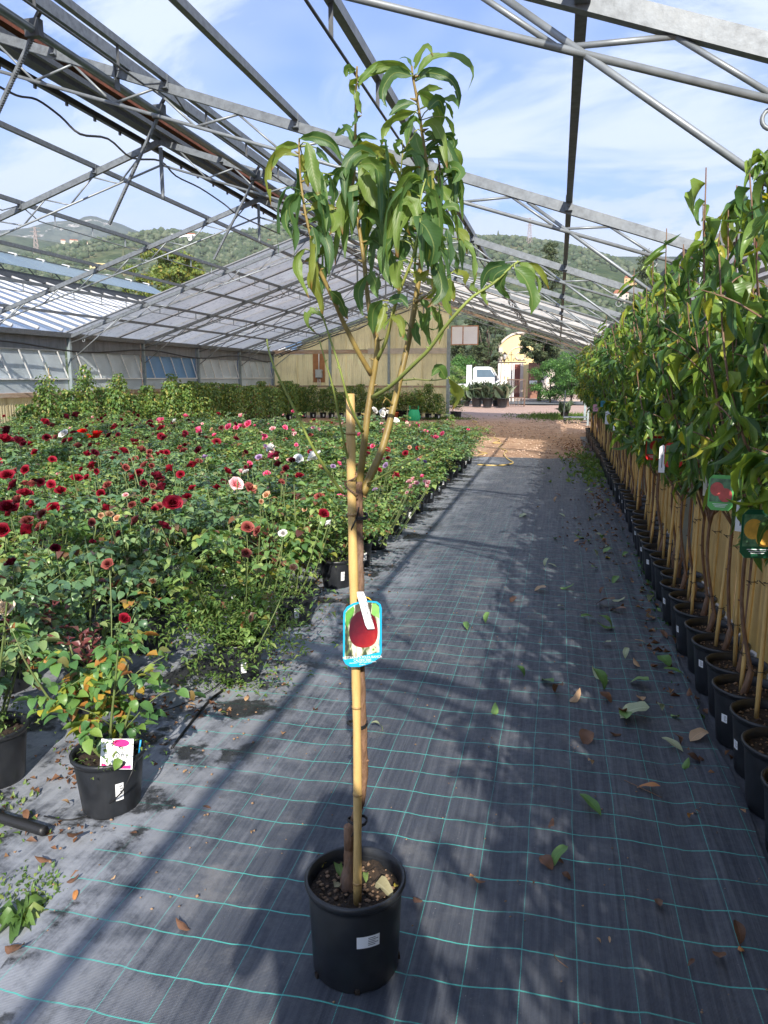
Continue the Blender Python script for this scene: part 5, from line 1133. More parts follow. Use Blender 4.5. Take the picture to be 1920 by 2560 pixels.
# leaves lying on its soil
for (px, py, L, w, c) in ((845, 2160, .06, .02, 'peach_leaf'), (940, 2207, .065, .035, 'dry_pale_leaf'), (836, 2218, .03, .02, 'dry_pale_leaf'), (915, 2182, .03, .016, 'weed_leaf'), (815, 2155, .02, .012, 'yellow_leaf'), (986, 2218, .018, .011, 'yellow_leaf')):
    if c not in MT:
        leafmat('dry_pale_leaf', [(0.0, (0.20, 0.19, 0.10)), (1.0, (0.27, 0.24, 0.14))], 0.7, 0.1, vein=(0.3, 0.28, 0.18)); leafmat('yellow_leaf', [(0.0, (0.48, 0.38, 0.05)), (1.0, (0.55, 0.42, 0.08))], 0.5, 0.3, vein=(0.5, 0.45, 0.2))
    p_ = G(px, py, .238) - PC; p_.z = .226; a = rl.uniform(0, 6.28)
    V, Q, U = leaf_template(5, 2, .5, .4, .15, 'oval', int(px)); o = obj('fallen_leaf', fastmesh('fallen_leaf', V * [L, w, L], Q, U, [MT[c]]), nec, p_, (rl.uniform(-.3, .3), -.2, a))
# --- its picture label and the white strip (both hang from the cane)
TYp = PC.y - .075
def tz(x, y, dy=0.0): return AY(820 + x / 8.85, 1450 + y / 8.85, TYp - dy)
tg = thing('picture_label', tz(760, 1200), 'blue-edged plastic picture label of a red nectarine, tied to the cane in the aisle', 'plant label')
T0 = tz(760, 1200)
cyan = mat('cyan_plastic', (0.01, 0.36, 0.62), 0.3, 0, 0.04, 6, 0, coat=.3)
def poly(pts, d0, d1, m_, name, par, ring=None):
    mm_ = M(m_); a = [tz(x, y, d0) - T0 for x, y in pts]; b_ = [tz(x, y, d1) - T0 for x, y in pts]; n = len(pts)
    mm_.add(a + b_, [tuple(range(n)), tuple(range(2 * n - 1, n - 1, -1))] + [(i, (i + 1) % n, (i + 1) % n + n, i + n) for i in range(n)]); return mm_.build(name, par)
outl = [(335, 800), (345, 700), (420, 590), (560, 510), (720, 470), (900, 455), (1080, 475), (1165, 535), (1190, 630), (1190, 1600), (1140, 1720), (960, 1840), (700, 1922), (500, 1925), (385, 1860), (332, 1760)]
poly(outl, 0, .0014, cyan, 'plate', tg)
inn = [(378, 810), (388, 725), (450, 640), (570, 560), (720, 512), (900, 492), (1060, 508), (1125, 560), (1142, 640), (1138, 1595), (370, 1762)]
m, nt, b = newmat('printed_bark_background'); t = nd(nt, 'ShaderNodeTexCoord')
v = nd(nt, 'ShaderNodeTexVoronoi'); v.inputs['Scale'].default_value = 62; link(nt, t.outputs['Object'], v.inputs['Vector']); n_ = tn(nt, t.outputs['Object'], 28, 3, .6, (1.6, 1, .7))
link(nt, ramp(nt, [(.38, (0.03, 0.035, 0.03)), (.47, (0.10, 0.14, 0.05)), (.53, (0.5, 0.46, 0.36)), (.62, (0.7, 0.68, 0.62))], n_, 'LINEAR').outputs[0], b.inputs['Base Color']); b.inputs['Roughness'].default_value = .35
poly(inn, .0015, .0019, m, 'printed_picture', tg)
gl_ = mat('printed_leaf_green', (0.10, 0.30, 0.05), 0.35, 0, 0.4, 60, 0); gl2 = mat('printed_leaf_light', (0.22, 0.50, 0.12), 0.35, 0, 0.3, 60, 0)
poly([(385, 730), (560, 570), (590, 640), (560, 760), (480, 880), (440, 1060), (390, 960)], .0020, .0023, gl_, 'printed_leaf', tg)
poly([(980, 520), (1060, 520), (1130, 600), (1135, 850), (1050, 800), (960, 760)], .0020, .0023, gl2, 'printed_leaf', tg)
poly([(600, 560), (900, 500), (970, 560), (940, 760), (600, 740)], .0020, .0022, mat('printed_dark', (0.07, 0.06, 0.04), .35, 0, .3, 40, 0), 'printed_shade', tg)
m, nt, b = newmat('printed_nectarine_red'); MT['peach'] = m; t = nd(nt, 'ShaderNodeTexCoord'); s = nd(nt, 'ShaderNodeSeparateXYZ'); link(nt, t.outputs['Object'], s.inputs[0])
g_ = mth(nt, 'ADD', mrange(nt, s.outputs[0], -.035, .03, 0, .75, False), mth(nt, 'MULTIPLY', s.outputs[2], -9.0)); g_ = mth(nt, 'ADD', g_, mth(nt, 'MULTIPLY', mth(nt, 'SUBTRACT', tn(nt, t.outputs['Object'], 60, 4), .5), .5))
link(nt, ramp(nt, [(0., (0.05, 0.004, 0.012)), (.35, (0.13, 0.006, 0.016)), (.75, (0.30, 0.014, 0.018)), (1., (0.46, 0.06, 0.03))], g_).outputs[0], b.inputs['Base Color']); b.inputs['Roughness'].default_value = .3
poly([(785 + 338 * math.cos(a) * (1 - .06 * math.cos(2 * a)), 1115 - 412 * math.sin(a) + 30 * math.cos(a * 2)) for a in np.linspace(0, 6.283, 33)[:-1]], .0024, .0028, m, 'printed_nectarine', tg)
def text(s_, size, x, y, par, d=.0026, rz=7.0, mt=None, T=None, extr=.00015):
    c = bpy.data.curves.new('lettering', 'FONT'); c.body = s_; c.size = size; c.align_x = 'CENTER'; c.extrude = extr; c.materials.append(mt or white_card)
    o = bpy.data.objects.new('lettering', c); COL.objects.link(o); o.parent = par; o.location = (tz(x, y, d) - T0) if T is None else T; o.rotation_euler = (math.pi / 2, -R(rz), 0); o.scale = (.82, 1, 1)
    bpy.context.view_layer.update(); me = bpy.data.meshes.new_from_object(o.evaluated_get(bpy.context.evaluated_depsgraph_get())); lo, ro = o.location.copy(), o.rotation_euler.copy()
    bpy.data.objects.remove(o); o = obj('lettering', me, par, lo, ro, (.82, 1, 1)); return o
text('NETTARINA A POLPA BIANCA', .0083, 760, 1735, tg); text('CALDESI 2000', .0083, 765, 1800, tg)
text('maturazione: 1ª luglio, media, sapore buono,', .0044, 770, 1832, tg, rz=9); text('da sapore', .0044, 760, 1880, tg, rz=9)
poly([(1000 + 62 * math.cos(a), 1545 + 62 * math.sin(a)) for a in np.linspace(0, 6.283, 17)[:-1]], .0030, .0033, mat('printed_badge', (0.55, 0.6, 0.4), .4, 0, .2, 90, 0), 'badge', tg)
poly([(975, 1560), (990, 1510), (1030, 1520), (1025, 1565)], .0034, .0036, gl_, 'badge_leaf', tg)
M(mat('yellow_tie', (0.65, 0.42, 0.02), .5, 0, .1, 9, 0)).tube([tz(960, 455, .001) - T0, tz(900, 400, .004) - T0, tz(780, 360, -.01) - T0, tz(700, 330, -.05) - T0], .0013, 6).build('yellow_tie', tg)
ws = thing('white_strip_label', tz(840, 670, .012), 'narrow white printed strip hanging over the top of the blue picture label', 'plant label'); W0_ = tz(840, 670, .012)
def tzw(x, y, d=.012): return tz(x, y, d) - W0_
mm = M(white_card); q_ = [(640, 262), (785, 258), (805, 300), (812, 335), (838, 372), (1025, 1045), (1030, 1080), (880, 1085), (858, 1050), (826, 990), (648, 345)]
a = [tzw(x, y, .012 + .010 * (1 - (y - 258) / 827) * 0) for x, y in q_]; b_ = [v + Vector((0, -.0006, 0)) for v in a]; n = len(q_)
mm.add(a + b_, [tuple(range(n)), tuple(range(2 * n - 1, n - 1, -1))] + [(i, (i + 1) % n, (i + 1) % n + n, i + n) for i in range(n)]); mm.build('strip', ws)
for k, (s_, x, y) in enumerate((('NETTARINA A POLPA BIANCA', 905, 700), ('CALDESI 2000', 835, 650), ('pesco', 770, 560), ('AG', 700, 420))):
    o = text(s_, .0046, 0, 0, ws, T=tzw(x, y, .0135), rz=0, mt=ink); o.rotation_euler = (math.pi / 2, R(74), 0)
M(steel_dark).tube([tzw(740, 350, .013), tzw(765, 310, .014), tzw(720, 250, .01), tzw(690, 230, -.03)], .0008, 5).build('wire', ws)

# =================================================================== ROW OF POTTED FRUIT TREES ON THE RIGHT
LIB = [leafobj_mesh(k, 'peach_leaf_row', c, f, w, 7, 2) for k, (c, f, w) in enumerate([(.3, .3, .05), (.7, .4, .08), (1.1, .35, .05), (.5, .6, .12), (.9, .2, .1), (1.3, .5, .08)])]
ptpl = [leaf_template(5, 2, c, f, w, 'lance', k) for k, (c, f, w) in enumerate([(.4, .3, .06), (.8, .4, .1), (1.2, .3, .06), (.6, .6, .12), (1.0, .25, .1)])]
row_pot = pot_mesh('pot', .122, .100, .25, 32); row_pot_far = pot_mesh('pot', .122, .100, .25, 14)
row_soil = [soil_mesh('soil', .118, .212, 40 + k, 24, .008) for k in range(3)]; row_peb = [pebbles('pebbles', .112, .214, 60 + k, 60, (.003, .008)) for k in range(3)]
rr_ = lambda z: .1003 + (.122 - .100) * .9 * (z - .008) / (.25 - .043) + .0008
row_st = sticker_mesh('sticker', rr_, .125, .160, math.pi + .28, math.pi + .52, True)
def peach_proto(seed, nleaf):
    rn = random.Random(seed); r = np.random.default_rng(seed); tk = []; lean = rn.uniform(-.03, .03)
    base = (rn.uniform(-.03, .03), rn.uniform(-.02, .02)); fz = rn.uniform(.82, 1.02)
    tr = smooth_path([(base[0], base[1], .19), (base[0] + rn.uniform(-.02, .03), base[1], .30), (base[0] + .015, base[1] + .01, .36), (base[0] + lean, base[1] + .01, .6), (base[0] + lean, base[1], fz)], 3)
    brs = []
    nb_ = rn.randint(6, 8)
    for k in range(nb_):
        a = k * 2.4 + rn.random(); q = rn.uniform(.14, .40); z0 = fz - rn.uniform(0, .12); ht = rn.uniform(1.75, 2.32) if k < 5 else rn.uniform(1.3, 1.7)
        p0 = tr[-1] + Vector((0, 0, z0 - fz))
        brs.append(smooth_path([p0, p0 + Vector((math.cos(a) * q * .5, math.sin(a) * q * .4, (ht - z0) * .3)), Vector((math.cos(a) * q * .85, math.sin(a) * q * .7, z0 + (ht - z0) * .65)), Vector((math.cos(a) * q * (1 + rn.uniform(-.1, .2)), math.sin(a) * q * .8, ht))], 5))
    for b_ in list(brs):   # side shoots
        for s_ in range(3):
            i = rn.randint(4, len(b_) - 3); a = rn.uniform(0, 6.28); L = rn.uniform(.12, .3)
            brs.append(smooth_path([b_[i], b_[i] + Vector((math.cos(a) * L * .5, math.sin(a) * L * .5, L * .35)), b_[i] + Vector((math.cos(a) * L * .9, math.sin(a) * L * .8, L * .5))], 3))
    P = []; D = []
    w = [len(b_) for b_ in brs]
    for k in range(nleaf):
        b_ = rn.choices(brs, w)[0]; t = rn.uniform(.22, 1) if len(b_) > 8 else rn.uniform(.1, 1); i = min(len(b_) - 2, int(t * (len(b_) - 1))); p_ = b_[i].lerp(b_[i + 1], rn.random())
        a = rn.uniform(0, 6.283); dr = rn.uniform(-2.2, -.2); P.append(tuple(p_)); D.append((math.cos(a), math.sin(a), dr))
    return tr, brs, np.array(P), np.array(D)
def tree_wood(tr, brs, near):
    m_ = M(bark); n = len(tr); m_.tube(tr, [.0100 - .003 * i / n + (.005 if i < 4 else 0) for i in range(n)], 8 if near else 5)
    if near:
        for i in range(3, n - 2, 2): m_.tube([tr[i], tr[i] + Vector(((-1) ** i * .014, .004, .004))], [.006, .002], 5)
    b2 = M([bark])
    for b_ in brs: b2.tube(b_, [(.0055 if len(b_) > 8 else .0025) * (1 - .75 * i / len(b_)) + .0008 for i in range(len(b_))], 5)
    return m_.mesh('trunk'), b2.mesh('branches')
def cane_mesh(seed, near):
    rn = random.Random(seed); a = Vector((rn.uniform(-.05, .0), rn.uniform(-.06, .06), .20)); b_ = a + Vector((rn.uniform(-.05, .08), rn.uniform(-.06, .06), rn.uniform(.95, 1.15)))
    m_ = M(bamboo).tube([a.lerp(b_, t) for t in np.linspace(0, 1, 8)], [.0085 + .0007 * (k % 2) for k in range(8)], 8 if near else 5)
    tis = []
    for t in (.18, .5, .8):
        ti = M(black_rubber); tis.append(ti)
        p_ = a.lerp(b_, t); ti.tube([p_ + Vector((.018 * math.cos(q), .016 * math.sin(q), .002 * q)) for q in np.linspace(0, 6.3, 9)], .002, 4); ti.tube([p_ + Vector((-.01, -.018, 0)), p_ + Vector((-.03, -.024, .018))], .0016, 4)
    return m_.mesh('bamboo_cane'), [q.mesh('tie') for q in tis]
protos = []
for k in range(8):
    tr, brs, P, D = peach_proto(200 + k, 430); r = np.random.default_rng(300 + k); n = len(P)
    V, Q, U = scatter(ptpl, P, D, np.tile([0, 0, 1.], (n, 1)) + rdir(r, n) * .9, r.uniform(.10, .155, n), r.uniform(.020, .033, n), r)
    tw_, bw_ = tree_wood(tr, brs, True); c_, t_ = cane_mesh(k, True)
    protos.append(dict(tr=tr, brs=brs, P=P, D=D, trunk=tw_, branches=bw_, cane=c_, tie=t_, fol=fastmesh('foliage', V, Q, U, [peach_leaf2])))
rn = random.Random(77); NROW = 79; RY0 = 1.90 - .262 * 10; row_roots = []
side_bits = ['a thick grey trunk', 'a thin dark trunk', 'a slightly leaning cane', 'two low side shoots', 'a straight pale cane', 'a crooked graft union', 'a dense drooping crown', 'a loose open crown']
for k in range(NROW):
    y = RY0 + .262 * k + rn.uniform(-.012, .012) - max(0, 10 - k) * .27; x = .812 + rn.uniform(-.02, .02) + (.04 if k > 30 else 0)
    vis = k - 14   # the first pot the picture shows is the fifth tree
    if vis < 0: lab = 'fruit tree of the right row, crown only, %s before the frontmost pot' % ordinal(-vis)
    elif vis == 0: lab = 'potted fruit tree whose black pot is the frontmost one on the right'
    else: lab = 'potted fruit tree in the right-hand row, %s behind the frontmost pot' % ordinal(vis)
    t = thing('potted_fruit_tree', (x, y, .004), lab, 'potted tree', 'potted fruit trees lined up along the right wall', rn.uniform(-.35, .35)); row_roots.append(t)
    pr = protos[(k * 3 + k // 8) % 8]; near = 8 < k < 34
    obj('pot', row_pot if near else row_pot_far, t)
    obj('soil', row_soil[k % 3], t)
    if 10 < k < 26: obj('pebbles', row_peb[k % 3], t, kind='stuff', rot=(0, 0, k))
    if k % 5 != 3 and 10 < k < 50: obj('sticker', row_st, t, (0, 0, rn.uniform(-.03, .03)), (0, 0, rn.uniform(-.2, .5) - t.rotation_euler.z))
    obj('trunk', pr['trunk'], t); obj('branches', pr['branches'], t)
    obj('bamboo_cane', pr['cane'], t); 
    if near:
        for q in pr['tie']: obj('tie', q, t)
    if k % 4 == 1 and 8 < k < 60: obj('bamboo_cane', protos[(k + 3) % 8]['cane'], t, (.03, .02, 0), (0, 0, 2.2))
    if 11 <= k <= 18:   # the nearest crowns: every leaf an object of its own
        for q in range(290):
            P = pr['P'][q]; D = Vector(pr['D'][q]); N_ = Vector((rn.uniform(-.7, .7), rn.uniform(-.7, .7), 1)); mtx = orient(D, N_)
            L = rn.uniform(.10, .155); o = obj('leaf', LIB[rn.randrange(6)], t); o.matrix_local = Matrix.Translation(Vector(P)) @ mtx @ Matrix.Diagonal((L, rn.uniform(.021, .035), L, 1))
    else: obj('foliage', pr['fol'], t, kind='stuff', rot=(0, 0, 0))
    t.scale = (1, 1, rn.uniform(.93, .985) if k > 25 else 1)
# a tall shoot of the nearest crown
t = row_roots[9]
def tall(pts, tree, seed):
    rn2 = random.Random(seed); sp = smooth_path([Vector(p_) for p_ in pts], 5); mi = Matrix.Translation(tree.location) @ Euler(tree.rotation_euler).to_matrix().to_4x4(); mi = mi.inverted()
    sp = [mi @ q for q in sp]; M(red_shoot).tube(sp, [.004 - .0028 * i / len(sp) for i in range(len(sp))], 6).build('branch', tree)
    for i in range(5, len(sp), 1):
        for s_ in range(4 if i > 8 else 2):
            a = rn2.uniform(0, 6.28); L = rn2.uniform(.09, .15) * (1.1 - .5 * i / len(sp)); D = Vector((math.cos(a), math.sin(a), rn2.uniform(-.9, .3)))
            o = obj('leaf', LIB[rn2.randrange(6)], tree); o.matrix_local = Matrix.Translation(sp[i]) @ orient(D, Vector((rn2.uniform(-.5, .5), rn2.uniform(-.5, .5), 1))) @ Matrix.Diagonal((L, rn2.uniform(.02, .03), L, 1))
tall([AY(1905, 900, 2.9), AY(1890, 620, 2.75), AY(1905, 500, 2.65), AY(1912, 385, 2.6)], row_roots[13], 1)
tall([AY(1830, 760, 3.3), AY(1845, 560, 3.2), AY(1852, 505, 3.2)], row_roots[14], 2)
# picture labels and paper strips on the row
def fruit_tag(px, py, Y, w, h, border, fruit, lab, nfr=2, rot=0.0):
    c = AY(px, py, Y); t = thing('picture_label', c, lab, 'plant label', rotz=rot)
    o_ = [(-w / 2, -h / 2), (w / 2, -h / 2), (w / 2, h / 2), (-w / 2, h / 2)]
    bm_ = mat(border[0], border[1], .35, 0, .05, 8, 0); fm = mat(fruit[0], fruit[1], .35, 0, .35, 26, 0)
    p_ = M(bm_).prism([(-w / 2, -h * .38), (-w * .35, -h / 2), (w * .35, -h / 2), (w / 2, -h * .38), (w / 2, h * .38), (w * .35, h / 2), (-w * .35, h / 2), (-w / 2, h * .38)], 0, .0015).build('plate', t)
    M(mat('label_photo_' + fruit[0], (0.10, 0.22, 0.12), .35, 0, .8, 40, 0)).prism([(-w * .44, -h * .26), (w * .44, -h * .26), (w * .44, h * .40), (-w * .44, h * .40)], -.0006, -.0002).build('printed_picture', t)
    for k in range(nfr):
        cx_ = (-.16 + .34 * k) * w if nfr > 1 else 0; cz_ = (.10 - .16 * (k % 2)) * h; rr2 = w * .27
        M(fm).prism([(cx_ + rr2 * math.cos(a), cz_ + rr2 * 1.12 * math.sin(a)) for a in np.linspace(0, 6.283, 19)[:-1]], -.0011 - .0004 * k, -.0007 - .0004 * k).build('printed_fruit', t)
    for k in range(3): M(white_card).box((0, -.0006, -h * (.32 + .04 * k)), (w * (.6 - .1 * k), .0004, h * .016)).build('printed_line', t)
    return t
fruit_tag(1897, 1335, 2.45, .105, .15, ('dark_green_border', (0.01, 0.10, 0.05)), ('printed_apricot', (0.75, 0.42, 0.08)), 'green-edged picture label showing yellow apricots at the right edge', 2, .15)
fruit_tag(1802, 1232, 2.6, .075, .115, ('light_green_border', (0.12, 0.45, 0.12)), ('printed_pink_peach', (0.55, 0.10, 0.09)), 'green-edged picture label showing two pink peaches among the near canes', 2, -.2)
fruit_tag(1635, 1120, 4.3, .085, .13, ('red_border', (0.55, 0.02, 0.02)), ('printed_red_fruit', (0.50, 0.03, 0.03)), 'red picture label hanging left of the blue-grey post', 1, .1)
fruit_tag(1684, 1138, 3.95, .085, .12, ('red_border', (0.55, 0.02, 0.02)), ('printed_red_fruit', (0.50, 0.03, 0.03)), 'red picture label hanging just in front of the blue-grey post', 1, -.1)
fruit_tag(1592, 1098, 5.2, .08, .12, ('red_border', (0.55, 0.02, 0.02)), ('printed_red_fruit', (0.50, 0.03, 0.03)), 'farthest red picture label, partly behind leaves', 1, .0)
for (px, py, Y, w, h, lab, mt_) in ((1852, 1292, 2.95, .035, .11, 'white printed paper strip between the peach and apricot labels', white_card), (1655, 1150, 4.1, .03, .13, 'faded paper strip with lines of print between two red labels', white_card), (1541, 1062, 6.2, .05, .10, 'white folded paper label catching the sun', white_card), (1520, 1045, 7.1, .05, .11, 'white paper label beside a folded one in the middle of the row', white_card), (1557, 1072, 5.9, .04, .06, 'small white paper label near the folded one', white_card), (1490, 1020, 9.5, .07, .08, 'pale pink label far along the fruit tree row', mat('pink_card', (0.75, 0.35, 0.42), .5, 0, .1, 8, 0)), (1508, 1010, 8.6, .06, .06, 'light blue label far along the fruit tree row', mat('blue_card', (0.12, 0.42, 0.58), .5, 0, .1, 8, 0)), (1532, 1022, 7.6, .05, .06, 'yellow label far along the fruit tree row', mat('yellow_card', (0.7, 0.55, 0.05), .5, 0, .1, 8, 0)), (1770, 1190, 3.2, .03, .16, 'milky plastic strip beside the pink peach label', MT['milky_pane'])):
    t = thing('paper_label', AY(px, py, Y), lab, 'plant label', rotz=rn.uniform(-.5, .5)); M(mt_).prism([(-w / 2, -h / 2), (w / 2, -h / 2), (w / 2, h / 2), (0, h * .6), (-w / 2, h / 2)], 0, .001).build('strip', t)
    M(ink).box((0, -.0008, 0), (w * .12, .0005, h * .6)).build('printed_line', t)

# =================================================================== ROSE BED
olf = [leaf_template(2, 2, c, f, 0, 'oval', k) for k, (c, f) in enumerate([(.3, .35), (.7, .3), (.15, .5)])]
olf_n = [leaf_template(4, 2, c, f, .03, 'oval', k) for k, (c, f) in enumerate([(.3, .35), (.7, .3), (.15, .5)])]
def compound(rn, p, d, L, size):
    """five leaflets on one stalk -> list of (pos, dir, length)"""
    out = []; d = d.normalized(); s = d.cross(Vector((0, 0, 1))); s = s.normalized() if s.length > .05 else Vector((1, 0, 0))
    drop = Vector((0, 0, -.35 * L))
    out.append((p + d * L + drop, (d + Vector((0, 0, -.3))), size * 1.1))
    for t in ((.45, .8) if rn.random() < .8 else (.7,)):
        for sg in (-1, 1): out.append((p + d * L * t + drop * t * t, (d * .55 + s * sg + Vector((0, 0, rn.uniform(-.35, .05)))), size * rn.uniform(.8, 1)))
    return out
def rose_proto(seed, H, spread, ncomp, size, dense=1.0, tpl=olf, canes=None):
    rn = random.Random(seed); r = np.random.default_rng(seed); stems = []; nc = canes or rn.randint(4, 6)
    for k in range(nc):
        a = k * 6.283 / nc + rn.uniform(-.4, .4); q = spread * rn.uniform(.45, 1.0); h = H * rn.uniform(.72, 1.02)
        stems.append(smooth_path([Vector((.02 * math.cos(a), .02 * math.sin(a), .18)), Vector((q * .5 * math.cos(a), q * .5 * math.sin(a), .18 + (h - .18) * .35)), Vector((q * .8 * math.cos(a + .1), q * .8 * math.sin(a + .1), .18 + (h - .18) * .7)), Vector((q * math.cos(a + .15), q * math.sin(a + .15), h))], 4))
    tw = []
    for st_ in stems:
        for s_ in range(3):
            i = rn.randint(3, len(st_) - 3); a = rn.uniform(0, 6.28); L = rn.uniform(.08, .2); tw.append([st_[i], st_[i] + Vector((math.cos(a) * L * .5, math.sin(a) * L * .5, L * .5)), st_[i] + Vector((math.cos(a) * L, math.sin(a) * L, L * .8))])
    al = stems + tw; L_ = []
    for k in range(ncomp):
        st_ = rn.choice(al); t = rn.uniform(.22 if len(st_) > 4 else .2, 1); i = min(len(st_) - 2, int(t * (len(st_) - 1))); p = st_[i].lerp(st_[i + 1], rn.random())
        a = rn.uniform(0, 6.283); d = Vector((math.cos(a), math.sin(a), rn.uniform(-.3, .6))); L_ += compound(rn, p, d, rn.uniform(.05, .10), size * rn.uniform(.75, 1.2))
    m_ = M(cane_m)
    for st_ in stems: m_.tube(st_, [.0058 * (1 - .55 * i / len(st_)) for i in range(len(st_))], 6)
    for t_ in tw: m_.tube(t_, [.0026, .002, .0014], 4)
    P = np.array([tuple(x[0]) for x in L_]); D = np.array([tuple(x[1]) for x in L_]); S = np.array([x[2] for x in L_]); n = len(P)
    V, Q, U = scatter(tpl, P, D, np.tile([0, 0, 1.], (n, 1)) + rdir(r, n) * .45, S, S * r.uniform(.62, .8, n), r)
    return dict(stems=m_.mesh('stems'), V=V, Q=Q, U=U, comp=L_, tops=[s_[-1] for s_ in stems], H=H)
rp_pot = pot_mesh('pot', .118, .098, .215, 20); rp_pot_far = pot_mesh('pot', .118, .098, .215, 10)
rrz = lambda z: .0983 + .02 * .9 * (z - .008) / (.215 - .043) + .0008
rose_sticker = sticker_mesh('sticker', rrz, .07, .135, -math.pi / 2 + .05, -math.pi / 2 + .30, True)
rose_soil = [soil_mesh('soil', .112, .178, 80 + k, 16, .008) for k in range(2)]
RPROTO = []
def rest_foliage(pr, n0, m_):
    L_ = pr['comp'][n0:]; r = np.random.default_rng(5); n = len(L_); S = np.array([x[2] for x in L_])
    V, Q, U = scatter(olf_n, np.array([tuple(x[0]) for x in L_]), np.array([tuple(x[1]) for x in L_]), np.tile([0, 0, 1.], (n, 1)) + rdir(r, n) * .45, S, S * .7, r); return fastmesh('foliage', V, Q, U, [m_])
for k in range(12):
    d_ = rose_proto(500 + k, [.80, .92, .72, .86, .98, .76, .90, .68, .84, .95, .78, .88][k], [.24, .28, .26, .22, .30, .27, .25, .24, .29, .26, .3, .24][k], 260, [.046, .052, .040, .048, .050, .036, .044, .046, .040, .050, .038, .046][k] * .92)
    lm = [rose_leaf, rose_leaf2, rose_leaf, rose_leaf, rose_leaf2, rose_leaf, rose_leaf, rose_leaf, rose_leaf2, rose_leaf, rose_leaf, rose_leaf][k]
    d_['fol'] = fastmesh('foliage', d_['V'], d_['Q'], d_['U'], [lm]); RPROTO.append(d_)
NEAR = [rose_proto(560 + k, h, sp_, nn, sz_, tpl=olf_n, canes=c) for k, (h, sp_, nn, sz_, c) in enumerate([(.62, .26, 105, .046, 5), (.80, .28, 130, .052, 5), (.86, .28, 130, .054, 5), (.74, .32, 150, .046, 6)])]
def petal(rn, R_, open_, w, h, cup):
    h *= 1.35; open_ *= .72
    """one petal as a 3x3 patch around the flower axis z"""
    V = []; Q = []
    for i in range(4):
        t = i / 3
        for j in range(5):
            s_ = (j / 4 - .5) * 2; ww = w * 1.25 * (.62 + .38 * math.sin(math.pi * (.1 + .75 * t))) * (1 if abs(s_) < .9 or t < .9 else .93)
            rr2 = R_ * (.25 + .75 * t ** .8) * (1 if open_ else 1); zz = h * t - (open_ * .50 * t * t) * h + .12 * h * math.cos(s_ * 2.2) * t + rn.uniform(-.05, .05) * h * (t > .6)
            out_ = open_ * t * t * .55 * R_ + (rn.uniform(-.10, .10) * (t > .6) + .06 * abs(s_) ** 2 * (1 if i == 3 else .3)) * R_
            ang = s_ * ww
            V.append(((rr2 + out_) * math.cos(ang), (rr2 + out_) * math.sin(ang), zz))
    for i in range(3):
        for j in range(4): a = i * 5 + j; Q.append((a, a + 1, a + 6, a + 5))
    return V, Q
def bloom_mesh(name, m_, seed, full=1.0, calyx=True):
    rn = random.Random(seed); V = []; Q = []; mi = []
    for (cnt_, R_, op, w, h) in ((5, .60, 1.0, .85, .60), (5, .50, .70, .85, .66), (5, .38, .42, .9, .70), (5, .26, .12, 1.0, .70), (4, .15, -.10, 1.2, .66), (3, .08, -.6, 1.3, .62)):
        off_ = rn.random() * 6
        for k in range(cnt_):
            v, q = petal(rn, R_ * rn.uniform(.92, 1.08) * full, op * rn.uniform(.85, 1.2), w, h * rn.uniform(.92, 1.08), 0); a = off_ + 6.283 * k / cnt_ + rn.uniform(-.12, .12); ca, sa = math.cos(a), math.sin(a)
            o_ = len(V); V += [(x * ca - y * sa, x * sa + y * ca, z) for x, y, z in v]; Q += [tuple(o_ + i for i in f) for f in q]; mi += [0] * len(q)
    return fastmesh(name, np.array(V), np.array(Q), None, [m_], mi)
def petalmat(name, c, edge=None, rough=.6, tr_=.16):
    m, nt, b = newmat(name); g = nd(nt, 'ShaderNodeNewGeometry'); oi = nd(nt, 'ShaderNodeObjectInfo'); t = nd(nt, 'ShaderNodeTexCoord')
    s = nd(nt, 'ShaderNodeSeparateXYZ'); link(nt, t.outputs['Object'], s.inputs[0]); q = nd(nt, 'ShaderNodeVectorMath', operation='LENGTH'); link(nt, t.outputs['Object'], q.inputs[0])
    f = mrange(nt, mth(nt, 'ADD', q.outputs[1] if len(q.outputs) > 1 else q.outputs[0], mth(nt, 'MULTIPLY', tn(nt, t.outputs['Object'], 6, 4), .3)), .55, 1.25); col = mixc(nt, f, c, edge or sc3(c, .8))
    hs = nd(nt, 'ShaderNodeHueSaturation'); link(nt, mrange(nt, oi.outputs['Random'], 0, 1, .75, 1.25, False), hs.inputs['Value']); link(nt, col, hs.inputs['Color'])
    link(nt, hs.outputs[0], b.inputs['Base Color']); b.inputs['Roughness'].default_value = rough; b.inputs['Specular IOR Level'].default_value = .2
    trn = nd(nt, 'ShaderNodeBsdfTranslucent'); link(nt, hs.outputs[0], trn.inputs[0]); ms = nd(nt, 'ShaderNodeMixShader'); ms.inputs[0].default_value = tr_
    link(nt, b.outputs[0], ms.inputs[1]); link(nt, trn.outputs[0], ms.inputs[2]); link(nt, ms.outputs[0], nt.nodes['Material Output'].inputs[0]); MT[name] = m; return m
FC = dict(R=('crimson', (0.21, 0.004, 0.014), (0.27, 0.010, 0.028)), D=('maroon', (0.085, 0.004, 0.012), (0.12, 0.006, 0.018)), B=('bright red', (0.75, 0.015, 0.012), None), P=('hot pink', (0.78, 0.07, 0.20), (0.80, 0.16, 0.30)),
          K=('pale pink', (0.82, 0.30, 0.33), (0.85, 0.55, 0.55)), W=('white', (0.82, 0.80, 0.74), (0.84, 0.82, 0.78)), F=('faded red', (0.26, 0.035, 0.045), (0.30, 0.09, 0.07)), O=('peach', (0.72, 0.36, 0.20), (0.62, 0.40, 0.24)), C=('cream', (0.85, 0.74, 0.56), (0.85, 0.70, 0.55)), L=('lilac', (0.42, 0.28, 0.48), None))
